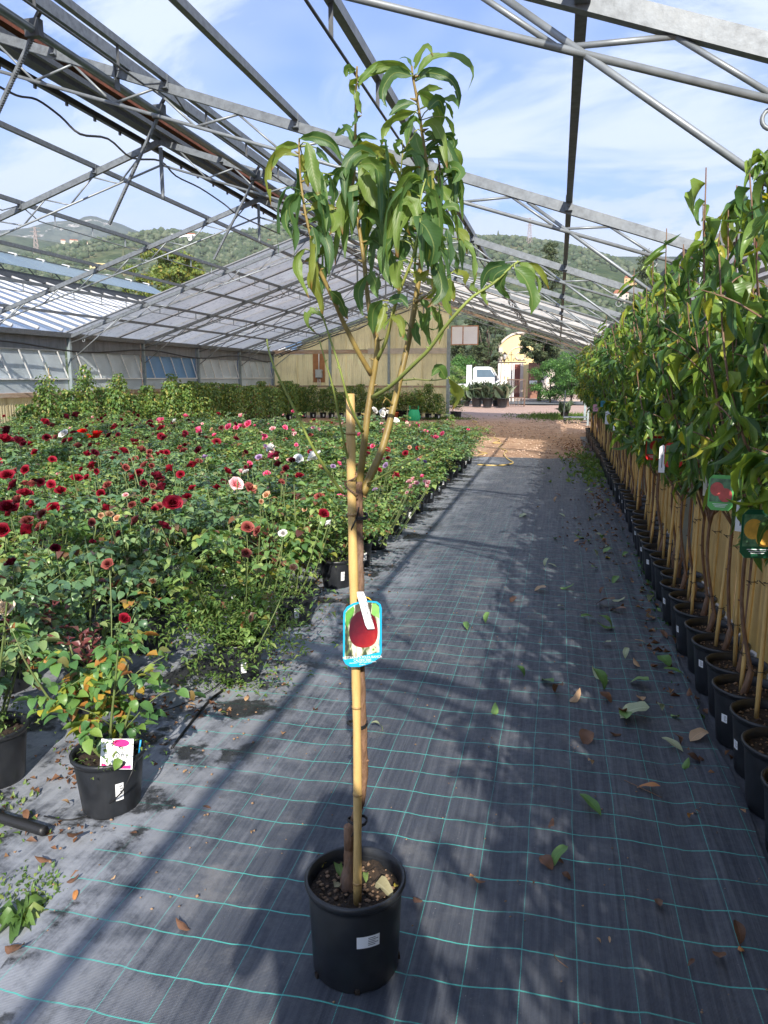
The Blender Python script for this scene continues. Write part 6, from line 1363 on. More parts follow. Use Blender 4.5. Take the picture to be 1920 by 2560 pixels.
BL = {k: [bloom_mesh('flower', petalmat('petal_' + v[0].replace(' ', '_'), v[1], v[2]), 900 + ord(k) * 3 + j, [1, .9, 1.1][j]) for j in range(3)] for k, v in FC.items()}
blob = bpy.data.meshes
# positions of the bushes, row by row away from the aisle
rn = random.Random(4242); BUSH = []
rows = [(-1.50, [2.20, 3.37, 4.25, 5.12, 5.72, 6.35, 7.0, 7.6, 8.25, 8.9, 9.5, 10.1, 10.7, 11.3, 11.9, 12.5, 13.2]), (-2.02, [2.27, 2.92, 3.66, 4.4, 4.95, 5.5, 6.1, 6.7, 7.3, 7.9, 8.5, 9.1, 9.7, 10.3, 10.9, 11.5, 12.1, 12.8, 13.5]), (-2.55, [2.52, 3.02, 3.5, 3.95, 4.45])]
for ri, (x, ys) in enumerate(rows):
    for y in ys: BUSH.append([x + rn.uniform(-.02, .02) + (-.14 if ri == 1 and 3.6 < y < 3.7 else 0), y, ri])
y = 4.95
while y < 13.7: BUSH.append([-2.55 + rn.uniform(-.04, .04), y + rn.uniform(-.05, .05), 2]); y += .60
for ri in range(3, 17):
    x = -1.50 - .525 * ri; y = max(2.9, -x / .86 - .55 + rn.uniform(0, .3))
    while y < 13.8: BUSH.append([x + rn.uniform(-.06, .06), y + rn.uniform(-.06, .06), ri]); y += .60
roots = []; byrow = {}
for bx, by, ri in BUSH: byrow.setdefault(ri, []).append((by, bx))
for k in byrow: byrow[k].sort()
def wbox(name): pass
for ri in sorted(byrow):
    for ci, (by, bx) in enumerate(byrow[ri]):
        front = by < 3.9 and ri < 3 or (ri == 0 and by < 4.4); pr = RPROTO[rn.randrange(12)]
        hscale = .90 + .12 * mn.noise(Vector((bx * .7, by * .7, 1))) + rn.uniform(-.05, .05)
        lab = '%s rose bush back in the %s' % (ordinal(ci + 1), 'row along the aisle edge' if ri == 0 else '%s row from the aisle' % ordinal(ri + 1))
        t = thing('rose_bush', (bx, by, .004), lab, 'rose bush', 'potted rose bushes in the nursery bed')
        rec = dict(o=t, x=bx, y=by, ri=ri, ci=ci, cols=[], H=pr['H'] * hscale); roots.append(rec)
        vis_pot = ri < 3 or by < 5
        obj('pot', rp_pot if vis_pot else rp_pot_far, t, (0, 0, 0), (0, 0, rn.uniform(0, 6)))
        if vis_pot: obj('soil', rose_soil[ci % 2], t)
        if ri == 0 or by < 5 and rn.random() < .6: obj('sticker', rose_sticker, t, None, (0, 0, rn.uniform(.1, .9)))
        rz = rn.uniform(0, 6.283)
        if front:
            key = (ri, ci); pr = NEAR[{(0, 0): 0, (1, 0): 1, (0, 1): 3, (1, 1): 3, (1, 2): 2, (2, 0): 1, (2, 1): 2, (2, 2): 3, (2, 3): 1, (0, 2): 2}.get(key, 0)]; rec['H'] = pr['H']
            lm = 'yellowing_rose_leaf' if key == (0, 0) else ('bluish_rose_leaf' if ri == 1 else 'rose_leaf')
            obj('stems', pr['stems'], t, None, (0, 0, rz))
            if key in ((0, 0), (1, 0), (0, 1), (1, 1)):
                lib = [fastmesh('leaf', *[np.asarray(q) for q in (leaf_template(4, 2, c, f, .04, 'oval', k))], [MT[lm]]) for k, (c, f) in enumerate([(.3, .3), (.7, .35), (.1, .5)])]
                lr = random.Random(ri * 10 + ci); random.Random(3).shuffle(pr['comp']); Rz = Matrix.Rotation(rz, 4, 'Z')
                for p_, d_, s_ in pr['comp'][:290]:
                    o = obj('leaf', lib[lr.randrange(3)], t); o.matrix_local = Rz @ Matrix.Translation(p_) @ orient(Vector(d_), Vector((lr.uniform(-.4, .4), lr.uniform(-.4, .4), 1))) @ Matrix.Diagonal((s_, s_ * .72, s_, 1))
                m_ = len(pr['V']) // len(pr['comp']); obj('foliage', rest_foliage(pr, 290, MT[lm]), t, None, (0, 0, rz), kind='stuff')
            else: obj('foliage', fastmesh('foliage', pr['V'], pr['Q'], pr['U'], [MT[lm]]), t, None, (0, 0, rz), kind='stuff')
        else:
            obj('stems', pr['stems'], t, None, (0, 0, rz), (1, 1, hscale)); obj('foliage', pr['fol'], t, None, (0, 0, rz), (1.32, 1.32, hscale), kind='stuff')
Z1 = lambda x, y, s, c: (x / 1.843, 1000 + y / 1.843, s / 1.843, c)
Z2 = lambda x, y, s, c: (640 + x / 2.765, 640 + y / 2.765, s / 2.765, c)
FL = [Z1(*q) for q in [(203,100,40,'R'),(355,67,40,'D'),(297,75,32,'D'),(40,135,40,'D'),(403,118,24,'D'),(22,182,52,'R'),(85,185,56,'D'),(115,198,38,'D'),(527,125,34,'R'),(296,152,42,'W'),(345,160,50,'D'),(383,145,34,'B'),(405,168,42,'B'),(450,160,60,'B'),(505,162,30,'D'),(215,170,34,'D'),(165,238,38,'R'),(358,212,34,'F'),(420,207,28,'R'),(396,248,40,'R'),(433,240,32,'D'),(430,297,44,'R'),(443,325,30,'R'),(612,195,46,'R'),(567,232,42,'R'),(518,270,26,'D'),(235,385,38,'R'),(350,357,50,'R'),(380,315,30,'R'),(36,343,50,'R'),(118,318,44,'R'),(75,325,40,'F'),(70,385,44,'D'),(158,375,32,'D'),(280,418,48,'R'),(113,428,54,'R'),(145,390,40,'F'),(250,490,56,'R'),(40,490,70,'R'),(90,458,50,'F'),(140,485,48,'R'),(200,520,40,'F'),(18,592,66,'R'),(140,595,76,'R'),(130,552,54,'F'),(198,580,64,'F'),(577,308,38,'F'),(500,390,40,'F'),(468,427,38,'R'),(615,355,34,'R'),(643,330,34,'R'),(668,297,36,'F'),(697,300,28,'F'),(717,355,56,'D'),(660,382,34,'D'),(752,402,56,'D'),(700,395,30,'F'),(792,315,44,'R'),(833,338,40,'R'),(890,300,44,'R'),(887,405,34,'R'),(863,443,44,'R'),(790,467,70,'R'),(735,487,42,'F'),(670,462,44,'R'),(612,480,34,'F'),(632,550,50,'F'),(500,497,48,'R'),(750,577,54,'D'),(425,560,38,'F'),(252,678,50,'D'),(57,748,44,'D'),(200,815,40,'D'),(545,847,54,'F'),(568,1003,54,'R'),(915,230,40,'D'),(850,165,34,'D'),(852,150,26,'D'),(742,165,32,'R'),(752,97,54,'P'),(745,128,30,'R'),(692,105,32,'D'),(808,95,20,'W'),(853,72,28,'P'),(905,140,42,'P'),(990,160,26,'P'),(998,188,32,'R'),(1057,120,36,'P'),(1090,125,28,'P'),(1112,118,26,'P'),(1148,107,36,'P'),(1115,70,26,'K'),(1258,133,28,'K'),(1310,125,26,'P'),(1445,90,16,'R'),(1217,165,24,'P'),(1250,222,46,'W'),(1280,250,38,'D'),(1283,297,44,'D'),(1320,313,36,'D'),(1345,275,26,'D'),(1375,268,38,'W'),(1458,258,68,'W'),(1130,237,24,'D'),(1043,325,40,'R'),(1085,380,62,'K'),(1105,328,26,'K'),(1135,330,28,'W'),(1158,308,28,'D'),(1380,345,38,'R'),(1485,520,48,'R'),(1137,580,54,'F'),(1000,403,36,'R'),(1297,375,28,'F'),(1232,433,36,'O'),(1200,465,28,'O'),(500,525,36,'O'),(545,540,38,'O'),(465,530,34,'O'),(1130,700,40,'F'),(1305,610,34,'W'),(1520,565,34,'W'),(15,960,90,'C'),(100,885,36,'C'),(1560,290,18,'P'),(765,240,26,'R'),(745,240,24,'R'),(430,78,22,'K'),(240,270,32,'R'),(650,230,40,'F'),(690,238,30,'F'),(945,262,30,'L'),(1195,262,30,'L'),(580,437,22,'K'),(500,750,30,'F'),(700,835,26,'O'),(1350,770,34,'O'),(330,180,30,'R')]]
FL += [Z2(*q) for q in [(110,1330,66,'W'),(155,1375,50,'D'),(250,1405,40,'D'),(210,1463,46,'D'),(305,1515,52,'R'),(965,1510,54,'R'),(770,1368,40,'D'),(768,1325,46,'R'),(630,1310,52,'R'),(908,1333,34,'R'),(1245,1255,46,'P'),(718,1230,34,'P'),(195,1183,36,'P'),(400,1132,24,'R'),(815,1065,42,'W'),(865,1082,52,'W'),(912,1080,42,'W'),(957,1138,50,'W'),(885,1060,34,'W'),(1060,1320,40,'O'),(1155,1328,26,'O'),(1060,1560,26,'K'),(1090,1540,24,'K'),(1110,1570,26,'K'),(1155,1520,26,'P'),(1170,1560,24,'K'),(1195,1565,24,'K'),(1190,1590,22,'K'),(1075,1595,22,'K'),(900,1445,36,'L'),(1165,1420,34,'L'),(1125,1410,26,'L'),(35,1220,24,'C'),(880,1200,26,'K'),(915,1395,30,'R'),(880,1405,30,'K'),(180,1560,40,'F'),(80,1640,46,'O'),(5,1600,44,'O'),(845,1475,24,'R'),(570,1430,30,'P'),(530,1450,24,'L')]]
def place_bloom(p_w, dia, c, sd):
    best = min(roots, key=lambda r_: (r_['x'] - p_w.x) ** 2 + (r_['y'] - p_w.y) ** 2); t = best['o']; lp_ = p_w - t.location; rn2 = random.Random(sd)
    ax = Vector((rn2.uniform(-1.1, 1.1) + .1, rn2.uniform(-1.4, .3), 1)).normalized(); q = ax.to_track_quat('Z', 'Y')
    dia *= 1.12; o = obj('flower', BL[c][sd % 3], t, lp_ - Vector((0, 0, dia * .2)), q.to_euler(), [dia * .54 * rn2.uniform(.82, 1.2) for _ in range(3)])
    b0 = Vector((lp_.x * .75, lp_.y * .75, lp_.z - .34)) if lp_.z > .5 else Vector((lp_.x * .3, lp_.y * .3, .2)); inv = Matrix.LocRotScale(o.location, o.rotation_euler, o.scale).inverted()
    sp = smooth_path([b0, b0.lerp(lp_, .55) + Vector((.012, -.01, 0)), lp_ - ax * dia * .2], 3); M(cane_m).tube([inv @ v for v in sp], .0021 / (dia * .54), 5).build('flower_stem', o)
    best['cols'].append(c)
for k, (px, py, s_, c) in enumerate(FL):
    z = .86 if py < 1260 else (.80 if py < 1420 else .52)
    if py > 1500: z = .5
    if c == 'C' and px < 60: z = .66
    p_ = G(px, py, z)
    if p_.y > 16: p_ = AY(px, py, 14.0)
    d_ = (p_ - Vector((0, 0, CAMH))).length; place_bloom(p_, max(.035, s_ * d_ / 1960.), c, k)
    if k % 3 == 0 and c in 'RDFPK':
        q_ = random.Random(k); place_bloom(p_ + Vector((q_.uniform(-.12, .12), q_.uniform(-.1, .15), q_.uniform(-.10, .0))), max(.03, s_ * d_ / 1960.) * q_.uniform(.5, .9), q_.choice('RFDF' if c in 'RDF' else 'PKFK'), k + 5000)
rn = random.Random(99)
for k in range(300):
    r_ = rn.choice(roots)
    if r_['y'] < 5 and r_['ri'] < 6: continue
    left = r_['x'] < -.42 * r_['y']; c = rn.choice('RRDDFFDRDFKO' if left else 'KOKPLCKFRP')
    place_bloom(Vector((r_['x'] + rn.uniform(-.2, .2), r_['y'] + rn.uniform(-.2, .2), r_['H'] * .96 + rn.uniform(-.1, .06))), rn.uniform(.035, .06) if c in 'KOLC' else rn.uniform(.045, .075), c, 1000 + k)
# tall plain shoots standing above the bed, and maroon young foliage in a few bushes
for k, (px, py0, py1, y) in enumerate([(305, 1180, 1420, 4.2), (318, 1120, 1400, 4.6), (535, 1210, 1440, 4.0), (255, 1190, 1300, 5.4), (172, 1140, 1440, 4.1), (378, 1250, 1420, 4.0), (590, 1380, 1500, 3.9), (230, 1230, 1330, 5)]):
    a_, b_ = AY(px + 12, py1, y), AY(px, py0, y); best = min(roots, key=lambda r_: (r_['x'] - a_.x) ** 2 + (r_['y'] - a_.y) ** 2); T_ = best['o'].location
    b_.x = T_.x + max(-.25, min(.25, b_.x - T_.x)); b_.y = T_.y + max(-.25, min(.25, b_.y - T_.y)); b_.z = min(b_.z, 1.12); M(cane_m).tube(smooth_path([Vector((0, 0, .25)), (b_ - T_) * .7 + Vector((.02, 0, .05)), b_ - T_], 4), [.005 - .0003 * q for q in range(9)], 6).build('shoot', best['o'])
def patch(name, root, c, rad, n, L, m_, seed, W=.6, tpl=None, flat=.6, kind='stuff'):
    r = np.random.default_rng(seed); P = r.normal(size=(n, 3)) * np.array(rad) * .5 + np.array(c); P[:, 2] = np.maximum(P[:, 2], .01); D = rdir(r, n); D[:, 2] = np.abs(D[:, 2]) * flat + .1; S = r.uniform(L * .6, L * 1.3, n)
    V, Q, U = scatter(tpl or olf, P, D, np.tile([0, 0, 1.], (n, 1)) + rdir(r, n) * .5, S, S * W, r); return obj(name, fastmesh(name, V, Q, U, [m_]), root, kind=kind)
def root_at(x, y): return min(roots, key=lambda r_: (r_['x'] - x) ** 2 + (r_['y'] - y) ** 2)
for (px, py, y, s_) in ((120, 1565, 2.5, .12), (80, 1420 + 150, 2.6, .1), (680, 1415, 4.1, .12), (655, 1360, 4.2, .1), (225, 1625, 2.35, .07)):
    p_ = AY(px, py, y); rt = root_at(p_.x, p_.y)['o']; patch('young_foliage', rt, tuple(p_ - rt.location), (s_, s_, s_ * .8), 60, .042, maroon_leaf, int(px))
# weeds growing in and round the front pots
wl = [leaf_template(2, 2, .5, .3, 0, 'lance', 1), leaf_template(2, 2, .9, .3, 0, 'lance', 2)]
r1 = root_at(-1.48, 3.37)['o']
patch('weed_growth', r1, (-.02, -.04, .34), (.38, .34, .24), 2900, .040, MT['weed_leaf'], 5, .34, wl, .9); patch('weed_growth', r1, (.0, -.13, .03), (.28, .06, .05), 320, .022, weed_leaf, 6, .5, wl)
for r_ in roots:
    if r_['ri'] <= 3 and r_['y'] < 9 and rn.random() < .75: patch('weed_growth', r_['o'], (0, 0, .25), (.15, .15, .07), 220, .022, weed_leaf, int(r_['y'] * 100), .4, wl, .9)
    elif rn.random() < .25: patch('weed_growth', r_['o'], (0, 0, .45), (.3, .3, .25), 200, .035, weed_leaf, int(r_['y'] * 100), .3, wl, .9)
# final labels: what each bush carries, plus where it stands
import itertools
for r_ in roots:
    cs = []
    for c in r_['cols']:
        if FC[c][0] not in cs: cs.append(FC[c][0])
    what = ' and '.join(cs[:2]) + (' flower' if len(r_['cols']) == 1 else ' flowers') if cs else 'no open flower'
    pos = ('aisle-side row' if r_['ri'] == 0 else '%s row from the aisle' % ordinal(r_['ri'] + 1))
    r_['o']['label'] = 'rose bush with %s, %s, %s back' % (what, pos, ordinal(r_['ci'] + 1))
roots[0]['o']['label'] = 'sparse rose bush with yellowing leaves in the frontmost pot beside the aisle'
# card in the front pot, blue markers, drip lines
r0 = roots[0]['o']; cp = G(292, 1885, .24) - r0.location
card = obj('plant_card', M(white_card).prism([(-.055, -.05), (.055, -.05), (.055, .05), (-.055, .05)], 0, .0012).mesh('plant_card'), r0, cp + Vector((.0, .0, .0)), (R(-18), 0, R(12)))
M(FCm := petalmat('printed_magenta', (0.65, 0.03, 0.22), (0.8, 0.5, 0.6))).prism([(.05 + .045 * math.cos(a), .035 + .03 * math.sin(a)) if False else (.012 + .03 * math.cos(a), .036 + .013 * math.sin(a)) for a in np.linspace(0, 6.28, 13)[:-1]], -.0012, -.0004).prism([(-.05, -.048), (.05, -.048), (.05, -.036), (-.02, -.042), (-.05, -.03)], -.0012, -.0004).build('printed_petal', card)
c = bpy.data.curves.new('lettering', 'FONT'); c.body = 'olia'; c.size = .030; c.extrude = .0003; c.shear = .25; c.materials.append(ink); o = bpy.data.objects.new('lettering', c); COL.objects.link(o); bpy.context.view_layer.update()
me = bpy.data.meshes.new_from_object(o.evaluated_get(bpy.context.evaluated_depsgraph_get())); bpy.data.objects.remove(o); obj('lettering', me, card, (-.005, -.0016, -.012), (R(90), 0, 0))
blue_m = mat('blue_dripper', (0.02, 0.30, 0.62), .4, 0, .05, 8, 0)
for (px, py, y, tr0) in ((352, 1850, 2.2, 0), (745, 1500, 4.25, 2), (368, 1560, 3.7, 1), (642, 1575, 3.4, 1)):
    p_ = AY(px, py, y); rt = root_at(p_.x, p_.y)['o']; M(blue_m).tube([p_ - rt.location, p_ - rt.location + Vector((-.012, 0, -.06))], .0032, 6).build('dripper', rt)
def pipe(pts, r_, name, lab, cat, m_=black_rubber, n=8):
    t = thing(name, Vector(pts[0]), lab, cat); P_ = [Vector(p_) - Vector(pts[0]) for p_ in pts]; return M(m_).tube(smooth_path(P_, 5), r_, n).build('tube', t), t
pipe([G(-60, 2025, .03), G(20, 2050, .03), G(60, 2062, .03), G(112, 2078, .03)], .017, 'irrigation_pipe', 'thick black pipe end lying on the mat left of the front rose pot', 'pipe')
pipe([G(330, 1745, .03), G(370, 1768, .03), G(398, 1786, .03)], .015, 'irrigation_pipe', 'short black pipe end behind the front rose pot', 'pipe')
pipe([G(110, 2040, .02), G(170, 2050, .015), G(240, 2030, .02), G(300, 1985, .12), G(330, 1930, .2), G(345, 1890, .22)], .0028, 'drip_line', 'thin black drip line looping over the frontmost rose pot', 'drip line', n=5)
pipe([G(395, 1780, .01), G(470, 1755, .02), G(560, 1700, .015), G(640, 1600, .02), G(700, 1530, .03)], .0028, 'drip_line', 'thin black drip line running between the two front rose pots', 'drip line', n=5)
pipe([G(745, 1500, .21), G(770, 1462, .22), G(800, 1470, .1), G(790, 1492, .02), G(750, 1500, .02)], .0028, 'drip_line', 'small loop of black drip line by the third aisle-side rose pot', 'drip line', n=5)
pipe([G(430, 1870, .012), G(520, 1755, .012), G(600, 1690, .012), G(700, 1560, .012), G(800, 1440, .012)], .006, 'drip_line', 'straight black hose lying along the edge of the aisle mat', 'drip line', n=6)
pipe([G(740, 1434, .012), G(800, 1436, .012), G(870, 1438, .012)], .012, 'drip_line', 'short black pipe lying across the gap behind the cane', 'pipe', n=6)

# =================================================================== CLIMBERS ALONG THE WALLS
cl_tpl = [leaf_template(2, 2, .4, .3, 0, 'oval', 1), leaf_template(2, 2, .8, .3, 0, 'oval', 2)]
CP = []
for k in range(6):
    r = np.random.default_rng(700 + k); h = [1.15, 1.30, 1.02, 1.22, 1.55, 1.70][k]; n = 900
    z = r.uniform(.25, h, n) if h < 1.5 else .25 + (h - .25) * r.uniform(0, 1, n) ** 1.7; a = r.uniform(0, 6.28, n); q = r.uniform(.02, .36, n) * (1.1 - .7 * (z / h) ** 2)
    P = np.stack([q * np.cos(a), q * np.sin(a), z], -1); D = np.stack([np.cos(a), np.sin(a), r.uniform(-.9, .2, n)], -1); S = r.uniform(.05, .095, n)
    V, Q, U = scatter(cl_tpl, P, D, np.tile([0, 0, 1.], (n, 1)) + rdir(r, n) * .6, S, S * .7, r)
    sm = M(cane_m)
    for j in range(4): b_ = r.uniform(-.15, .15, 2); sm.tube([(0, 0, .15), (b_[0] * .6, b_[1] * .6, h * .5), (b_[0], b_[1], h * (1.05 if j < 2 else .9))], [.006, .004, .002], 5)
    CP.append((fastmesh('foliage', V, Q, U, [climber_leaf if k != 3 else rose_leaf]), sm.mesh('stems'), M(bamboo).tube([(.05, .03, .1), (.04, .03, h * .98)], .008, 6).mesh('bamboo_cane')))
small_pot = pot_mesh('pot', .12, .10, .20, 14); st_w = sticker_mesh('sticker', lambda z: .1004 + .02 * .9 * (z - .008) / (.2 - .043) + .001, .05, .14, -math.pi / 2 + .2, -math.pi / 2 + .65, False)
def climber(x, y, kind_, lab, grp, seed):
    rn2 = random.Random(seed); t = thing('climbing_plant', (x, y, 0), lab, 'climbing plant', grp, 0); obj('pot', small_pot, t); obj('sticker', st_w, t, None, (0, 0, rn2.uniform(0, .7)))
    rz = rn2.uniform(0, 6.28); f, s_, c_ = CP[kind_]; obj('foliage', f, t, None, (0, 0, rz), (1, 1, rn2.uniform(.9, 1.08)), kind='stuff'); obj('stems', s_, t, None, (0, 0, rz)); obj('bamboo_cane', c_, t, None, (0, 0, rz)); return t
y = 12.6; k = 0
while y < 27.0:
    kd = 5 if k in (2, 5) else (4 if k in (4, 7, 8, 13) else random.Random(k).choice((0, 1, 3, 2, 1)))
    climber(-9.75 + .15 * math.sin(k * 2.1), y, kd, '%s climbing plant back along the left side wall' % ordinal(k + 1), 'climbing plants in pots along the left side wall', k); y += .42; k += 1
    if k % 2: climber(-9.25 + .1 * math.sin(k * 1.7), y, random.Random(k + 50).choice((0, 2, 3, 1)), '%s plant of the inner line beside the left wall climbers' % ordinal((k + 1) // 2), 'climbing plants of the inner line on the left', k + 90)
xs_ = [-9.9 + .36 * k for k in range(17)]; k = 0
for x in xs_:
    if -5.7 < x < -4.9: continue
    climber(x, 27.15 + .08 * math.sin(x * 5), [0, 2, 0, 1, 2][k % 5], '%s climbing plant from the left in front of the yellow gable wall' % ordinal(k + 1), 'climbing plants in pots in front of the yellow wall', 300 + k); k += 1
hyd = {c: petalmat('hydrangea_' + c, v) for c, v in (('cream', (0.72, 0.62, 0.42)), ('pink', (0.60, 0.15, 0.20)), ('white', (0.76, 0.74, 0.62)))}
def hydrangea(px, Y, cols, lab, seed, h=1.15):
    p_ = AY(px, 1030, Y); t = thing('hydrangea', (p_.x, Y, 0), lab, 'hydrangea', 'potted hydrangeas before the yellow wall'); M(black_plastic).lathe([(.17, 0), (.21, .30), (.225, .30), (.225, .34), (.2, .34), (0.001, .30)], 16).build('pot', t)
    patch('foliage', t, (0, 0, .62), (.40, .32, .40), 700, .10, rose_leaf, seed, .6); M(cane_m).tube([(0, 0, .3), (0, 0, .8)], .01, 5).build('stems', t)
    rn2 = random.Random(seed)
    for q, c in enumerate(cols):
        r = np.random.default_rng(seed * 7 + q); n = 90; D = rdir(r, n); P = D * .085 + np.array([rn2.uniform(-.25, .25), rn2.uniform(-.25, -.05), rn2.uniform(h * .68, h)]); V, Q, U = scatter([leaf_template(1, 2, .3, .1, 0, 'oval', 1)], P, rdir(r, n), D, np.full(n, .05), np.full(n, .05), r)
        obj('flower_head', fastmesh('flower_head', V, Q, U, [hyd[c]]), t)
hydrangea(975, 26.7, ['cream', 'white', 'cream', 'cream'], 'hydrangea with cream flower heads, leftmost of the hydrangeas', 1, 1.2)
hydrangea(1003, 26.6, ['pink', 'pink', 'cream', 'cream', 'pink'], 'hydrangea with pink and cream flower heads, middle of the hydrangeas', 2)
hydrangea(1036, 26.6, ['cream', 'white', 'cream', 'white', 'cream'], 'hydrangea with creamy white flower heads above the green net bag', 3, 1.35)
p_ = AY(1035, 1045, 26.2); t = thing('net_bag', (p_.x, 26.2, 0), 'bright green net bag standing below the creamy hydrangea', 'bag')
bagm = M(mat('green_net', (0.02, 0.42, 0.18), .6, 0, .2, 40, .3)); bagm.lathe([(.20, 0), (.23, .12), (.20, .26), (.16, .38)], 10).box((-.15, 0, .44), (.03, .02, .16)).box((.15, 0, .44), (.03, .02, .16)); bagm.build('bag', t)
p_ = AY(1022, 1040, 26.4); t = thing('flower_pot', (AY(985, 1035, 26.3).x, 26.3, 0), 'orange plastic pot left of the green net bag', 'pot'); M(mat('orange_plastic', (0.55, 0.12, 0.04), .5, 0, .1, 8, 0)).lathe([(.12, 0), (.16, .24), (.17, .24), (.17, .28), (.15, .28), (.001, .22)], 14).build('pot', t); patch('foliage', t, (0, 0, .32), (.1, .1, .08), 60, .05, rose_leaf, 9)
for k, (px, Y) in enumerate(((1133, 29.2), (1146, 29.0))):
    t = thing('potted_plant', (AY(px, 1040, Y).x, Y, 0), '%s small black pot just right of the yellow wall end' % ('inner' if k == 0 else 'outer'), 'potted plant'); obj('pot', small_pot, t); patch('foliage', t, (0, 0, .5), (.22, .22, .3), 260, .08, climber_leaf, 30 + k)
# =================================================================== HOSE, GRASS, WEEDS, FALLEN LEAVES
hz_ = [(390, 1582), (520, 1590), (640, 1588), (730, 1575), (757, 1558), (700, 1522), (662, 1470), (695, 1442), (650, 1422), (608, 1400), (645, 1362), (548, 1356), (622, 1330), (560, 1300), (572, 1262), (478, 1246), (512, 1216), (430, 1202), (458, 1190), (380, 1180), (395, 1160), (330, 1135), (382, 1134), (305, 1110), (332, 1080), (270, 1060), (225, 1040)]
yh = mat('yellow_hose', (0.55, 0.40, 0.14), .4, 0, .08, 20, 0)
o, t = pipe([G(1100 + x / 4.1475, 780 + y / 4.1475, .025 if y > 1500 else .0) for x, y in hz_], .012, 'garden_hose', 'yellow garden hose snaking in zigzags over the bare earth', 'hose', yh)
pipe([G(1100 + x / 4.1475, 780 + y / 4.1475, .0) for x, y in [(368, 1520), (402, 1482), (490, 1466), (430, 1452), (395, 1436)]], .012, 'garden_hose', 'short loop of yellow hose beside the last aisle-side rose pot', 'hose', yh)
def ground_patch(name, x, y, rx, ry, n, L, m_, lab, cat, seed, tpl=None, W=.4, flat=1.2):
    r = np.random.default_rng(seed); P = np.stack([x + r.normal(size=n) * rx * .5, y + r.normal(size=n) * ry * .5, np.full(n, .0)], -1); D = rdir(r, n); D[:, 2] = np.abs(D[:, 2]) * flat + .2; S = r.uniform(L * .5, L * 1.2, n)
    V, Q, U = scatter(tpl or wl, P, D, rdir(r, n), S, S * W, r); o = obj(name, fastmesh(name, V, Q, U, [m_]), kind='stuff', label=lab, cat=cat); return o
q = G(1395, 1043); ground_patch('grass', q.x + .2, q.y, 1.6, 2.2, 3500, .16, grass_leaf, 'patch of short grass at the far right end of the aisle', 'grass', 1, W=.12)
ground_patch('grass', -3.9, 27.2, .9, .5, 700, .14, grass_leaf, 'tufts of grass at the foot of the yellow wall end post', 'grass', 2, W=.12)
ground_patch('weeds', .62, 13.2, .45, 2.6, 900, .10, weed_leaf, 'low green weeds creeping from under the far fruit tree pots', 'weeds', 3, W=.5, flat=.5)
ground_patch('weeds', .70, 5.4, .08, 1.8, 160, .05, hedge_leaf, 'small green weeds at the foot of the nearer fruit tree pots', 'weeds', 4, W=.5, flat=.4)
ground_patch('weeds', -1.95, 2.0, .25, .25, 300, .03, weed_leaf, 'small weeds growing through the bed mat left of the front rose pot', 'weeds', 5, W=.45)
q = G(75, 2240); ground_patch('weeds', q.x, q.y + .02, .15, .10, 240, .022, weed_leaf, 'mat of small round-leaved weeds at the lower left edge', 'weeds', 6, W=.5)
q = G(55, 2305); dn = thing('dandelion_plant', q, 'dandelion-like weed rosette growing at the lower left edge of the mat', 'weed')
for k in range(9):
    a = k * .72; V, Q, U = leaf_template(6, 2, .5, .3, .2, 'lance', k); L = rn.uniform(.07, .12); o = obj('leaf', fastmesh('leaf', V * [L, .028, L], Q, U, [weed_leaf]), dn, (0, 0, .01), (0, -.35, a))
LM = {}
def leafy_mesh(c, k):
    if (c, k) not in LM:
        ms_ = {'brown': [(0.0, (0.10, 0.05, 0.03)), (1.0, (0.20, 0.10, 0.055))], 'tan': [(0.0, (0.36, 0.22, 0.12)), (1.0, (0.42, 0.28, 0.16))], 'green': [(0.0, (0.09, 0.19, 0.045)), (1.0, (0.16, 0.27, 0.08))], 'pale green': [(0.0, (0.30, 0.34, 0.20)), (1.0, (0.36, 0.39, 0.24))], 'orange': [(0.0, (0.40, 0.16, 0.05)), (1.0, (0.45, 0.22, 0.07))], 'yellow': [(0.0, (0.45, 0.36, 0.05)), (1.0, (0.50, 0.38, 0.06))]}
        nm = 'fallen_%s_leaf' % c.replace(' ', '_')
        if nm not in MT: leafmat(nm, ms_[c], .55, .12, vein=tuple(min(1, v * 1.6) for v in ms_[c][0][1]), veinw=.03)
        cf = [(.35, .12, .03, 'lance'), (.9, .16, .04, 'lance'), (-.45, .18, .05, 'lance'), (.5, .15, .06, 'oval')][k]; V, Q, U = leaf_template(9, 4, abs(cf[0]), cf[1], cf[2], cf[3], k)
        if cf[0] < 0: V = V * [1, 1, -1]
        V[:, 2] -= V[:, 2].min(); LM[(c, k)] = fastmesh('fallen_leaf', V, Q, U, [MT[nm]])
    return LM[(c, k)]
A3 = lambda x, y, c, s_=1.: (1300 + x / 2.458, 1100 + y / 2.458, c, s_)
A6 = lambda x, y, c, s_=1.: (1000 + x / 1.803, 2000 + y / 1.803, c, s_)
A2 = lambda x, y, c, s_=1.: (x / 1.843, 1500 + y / 1.843, c, s_)
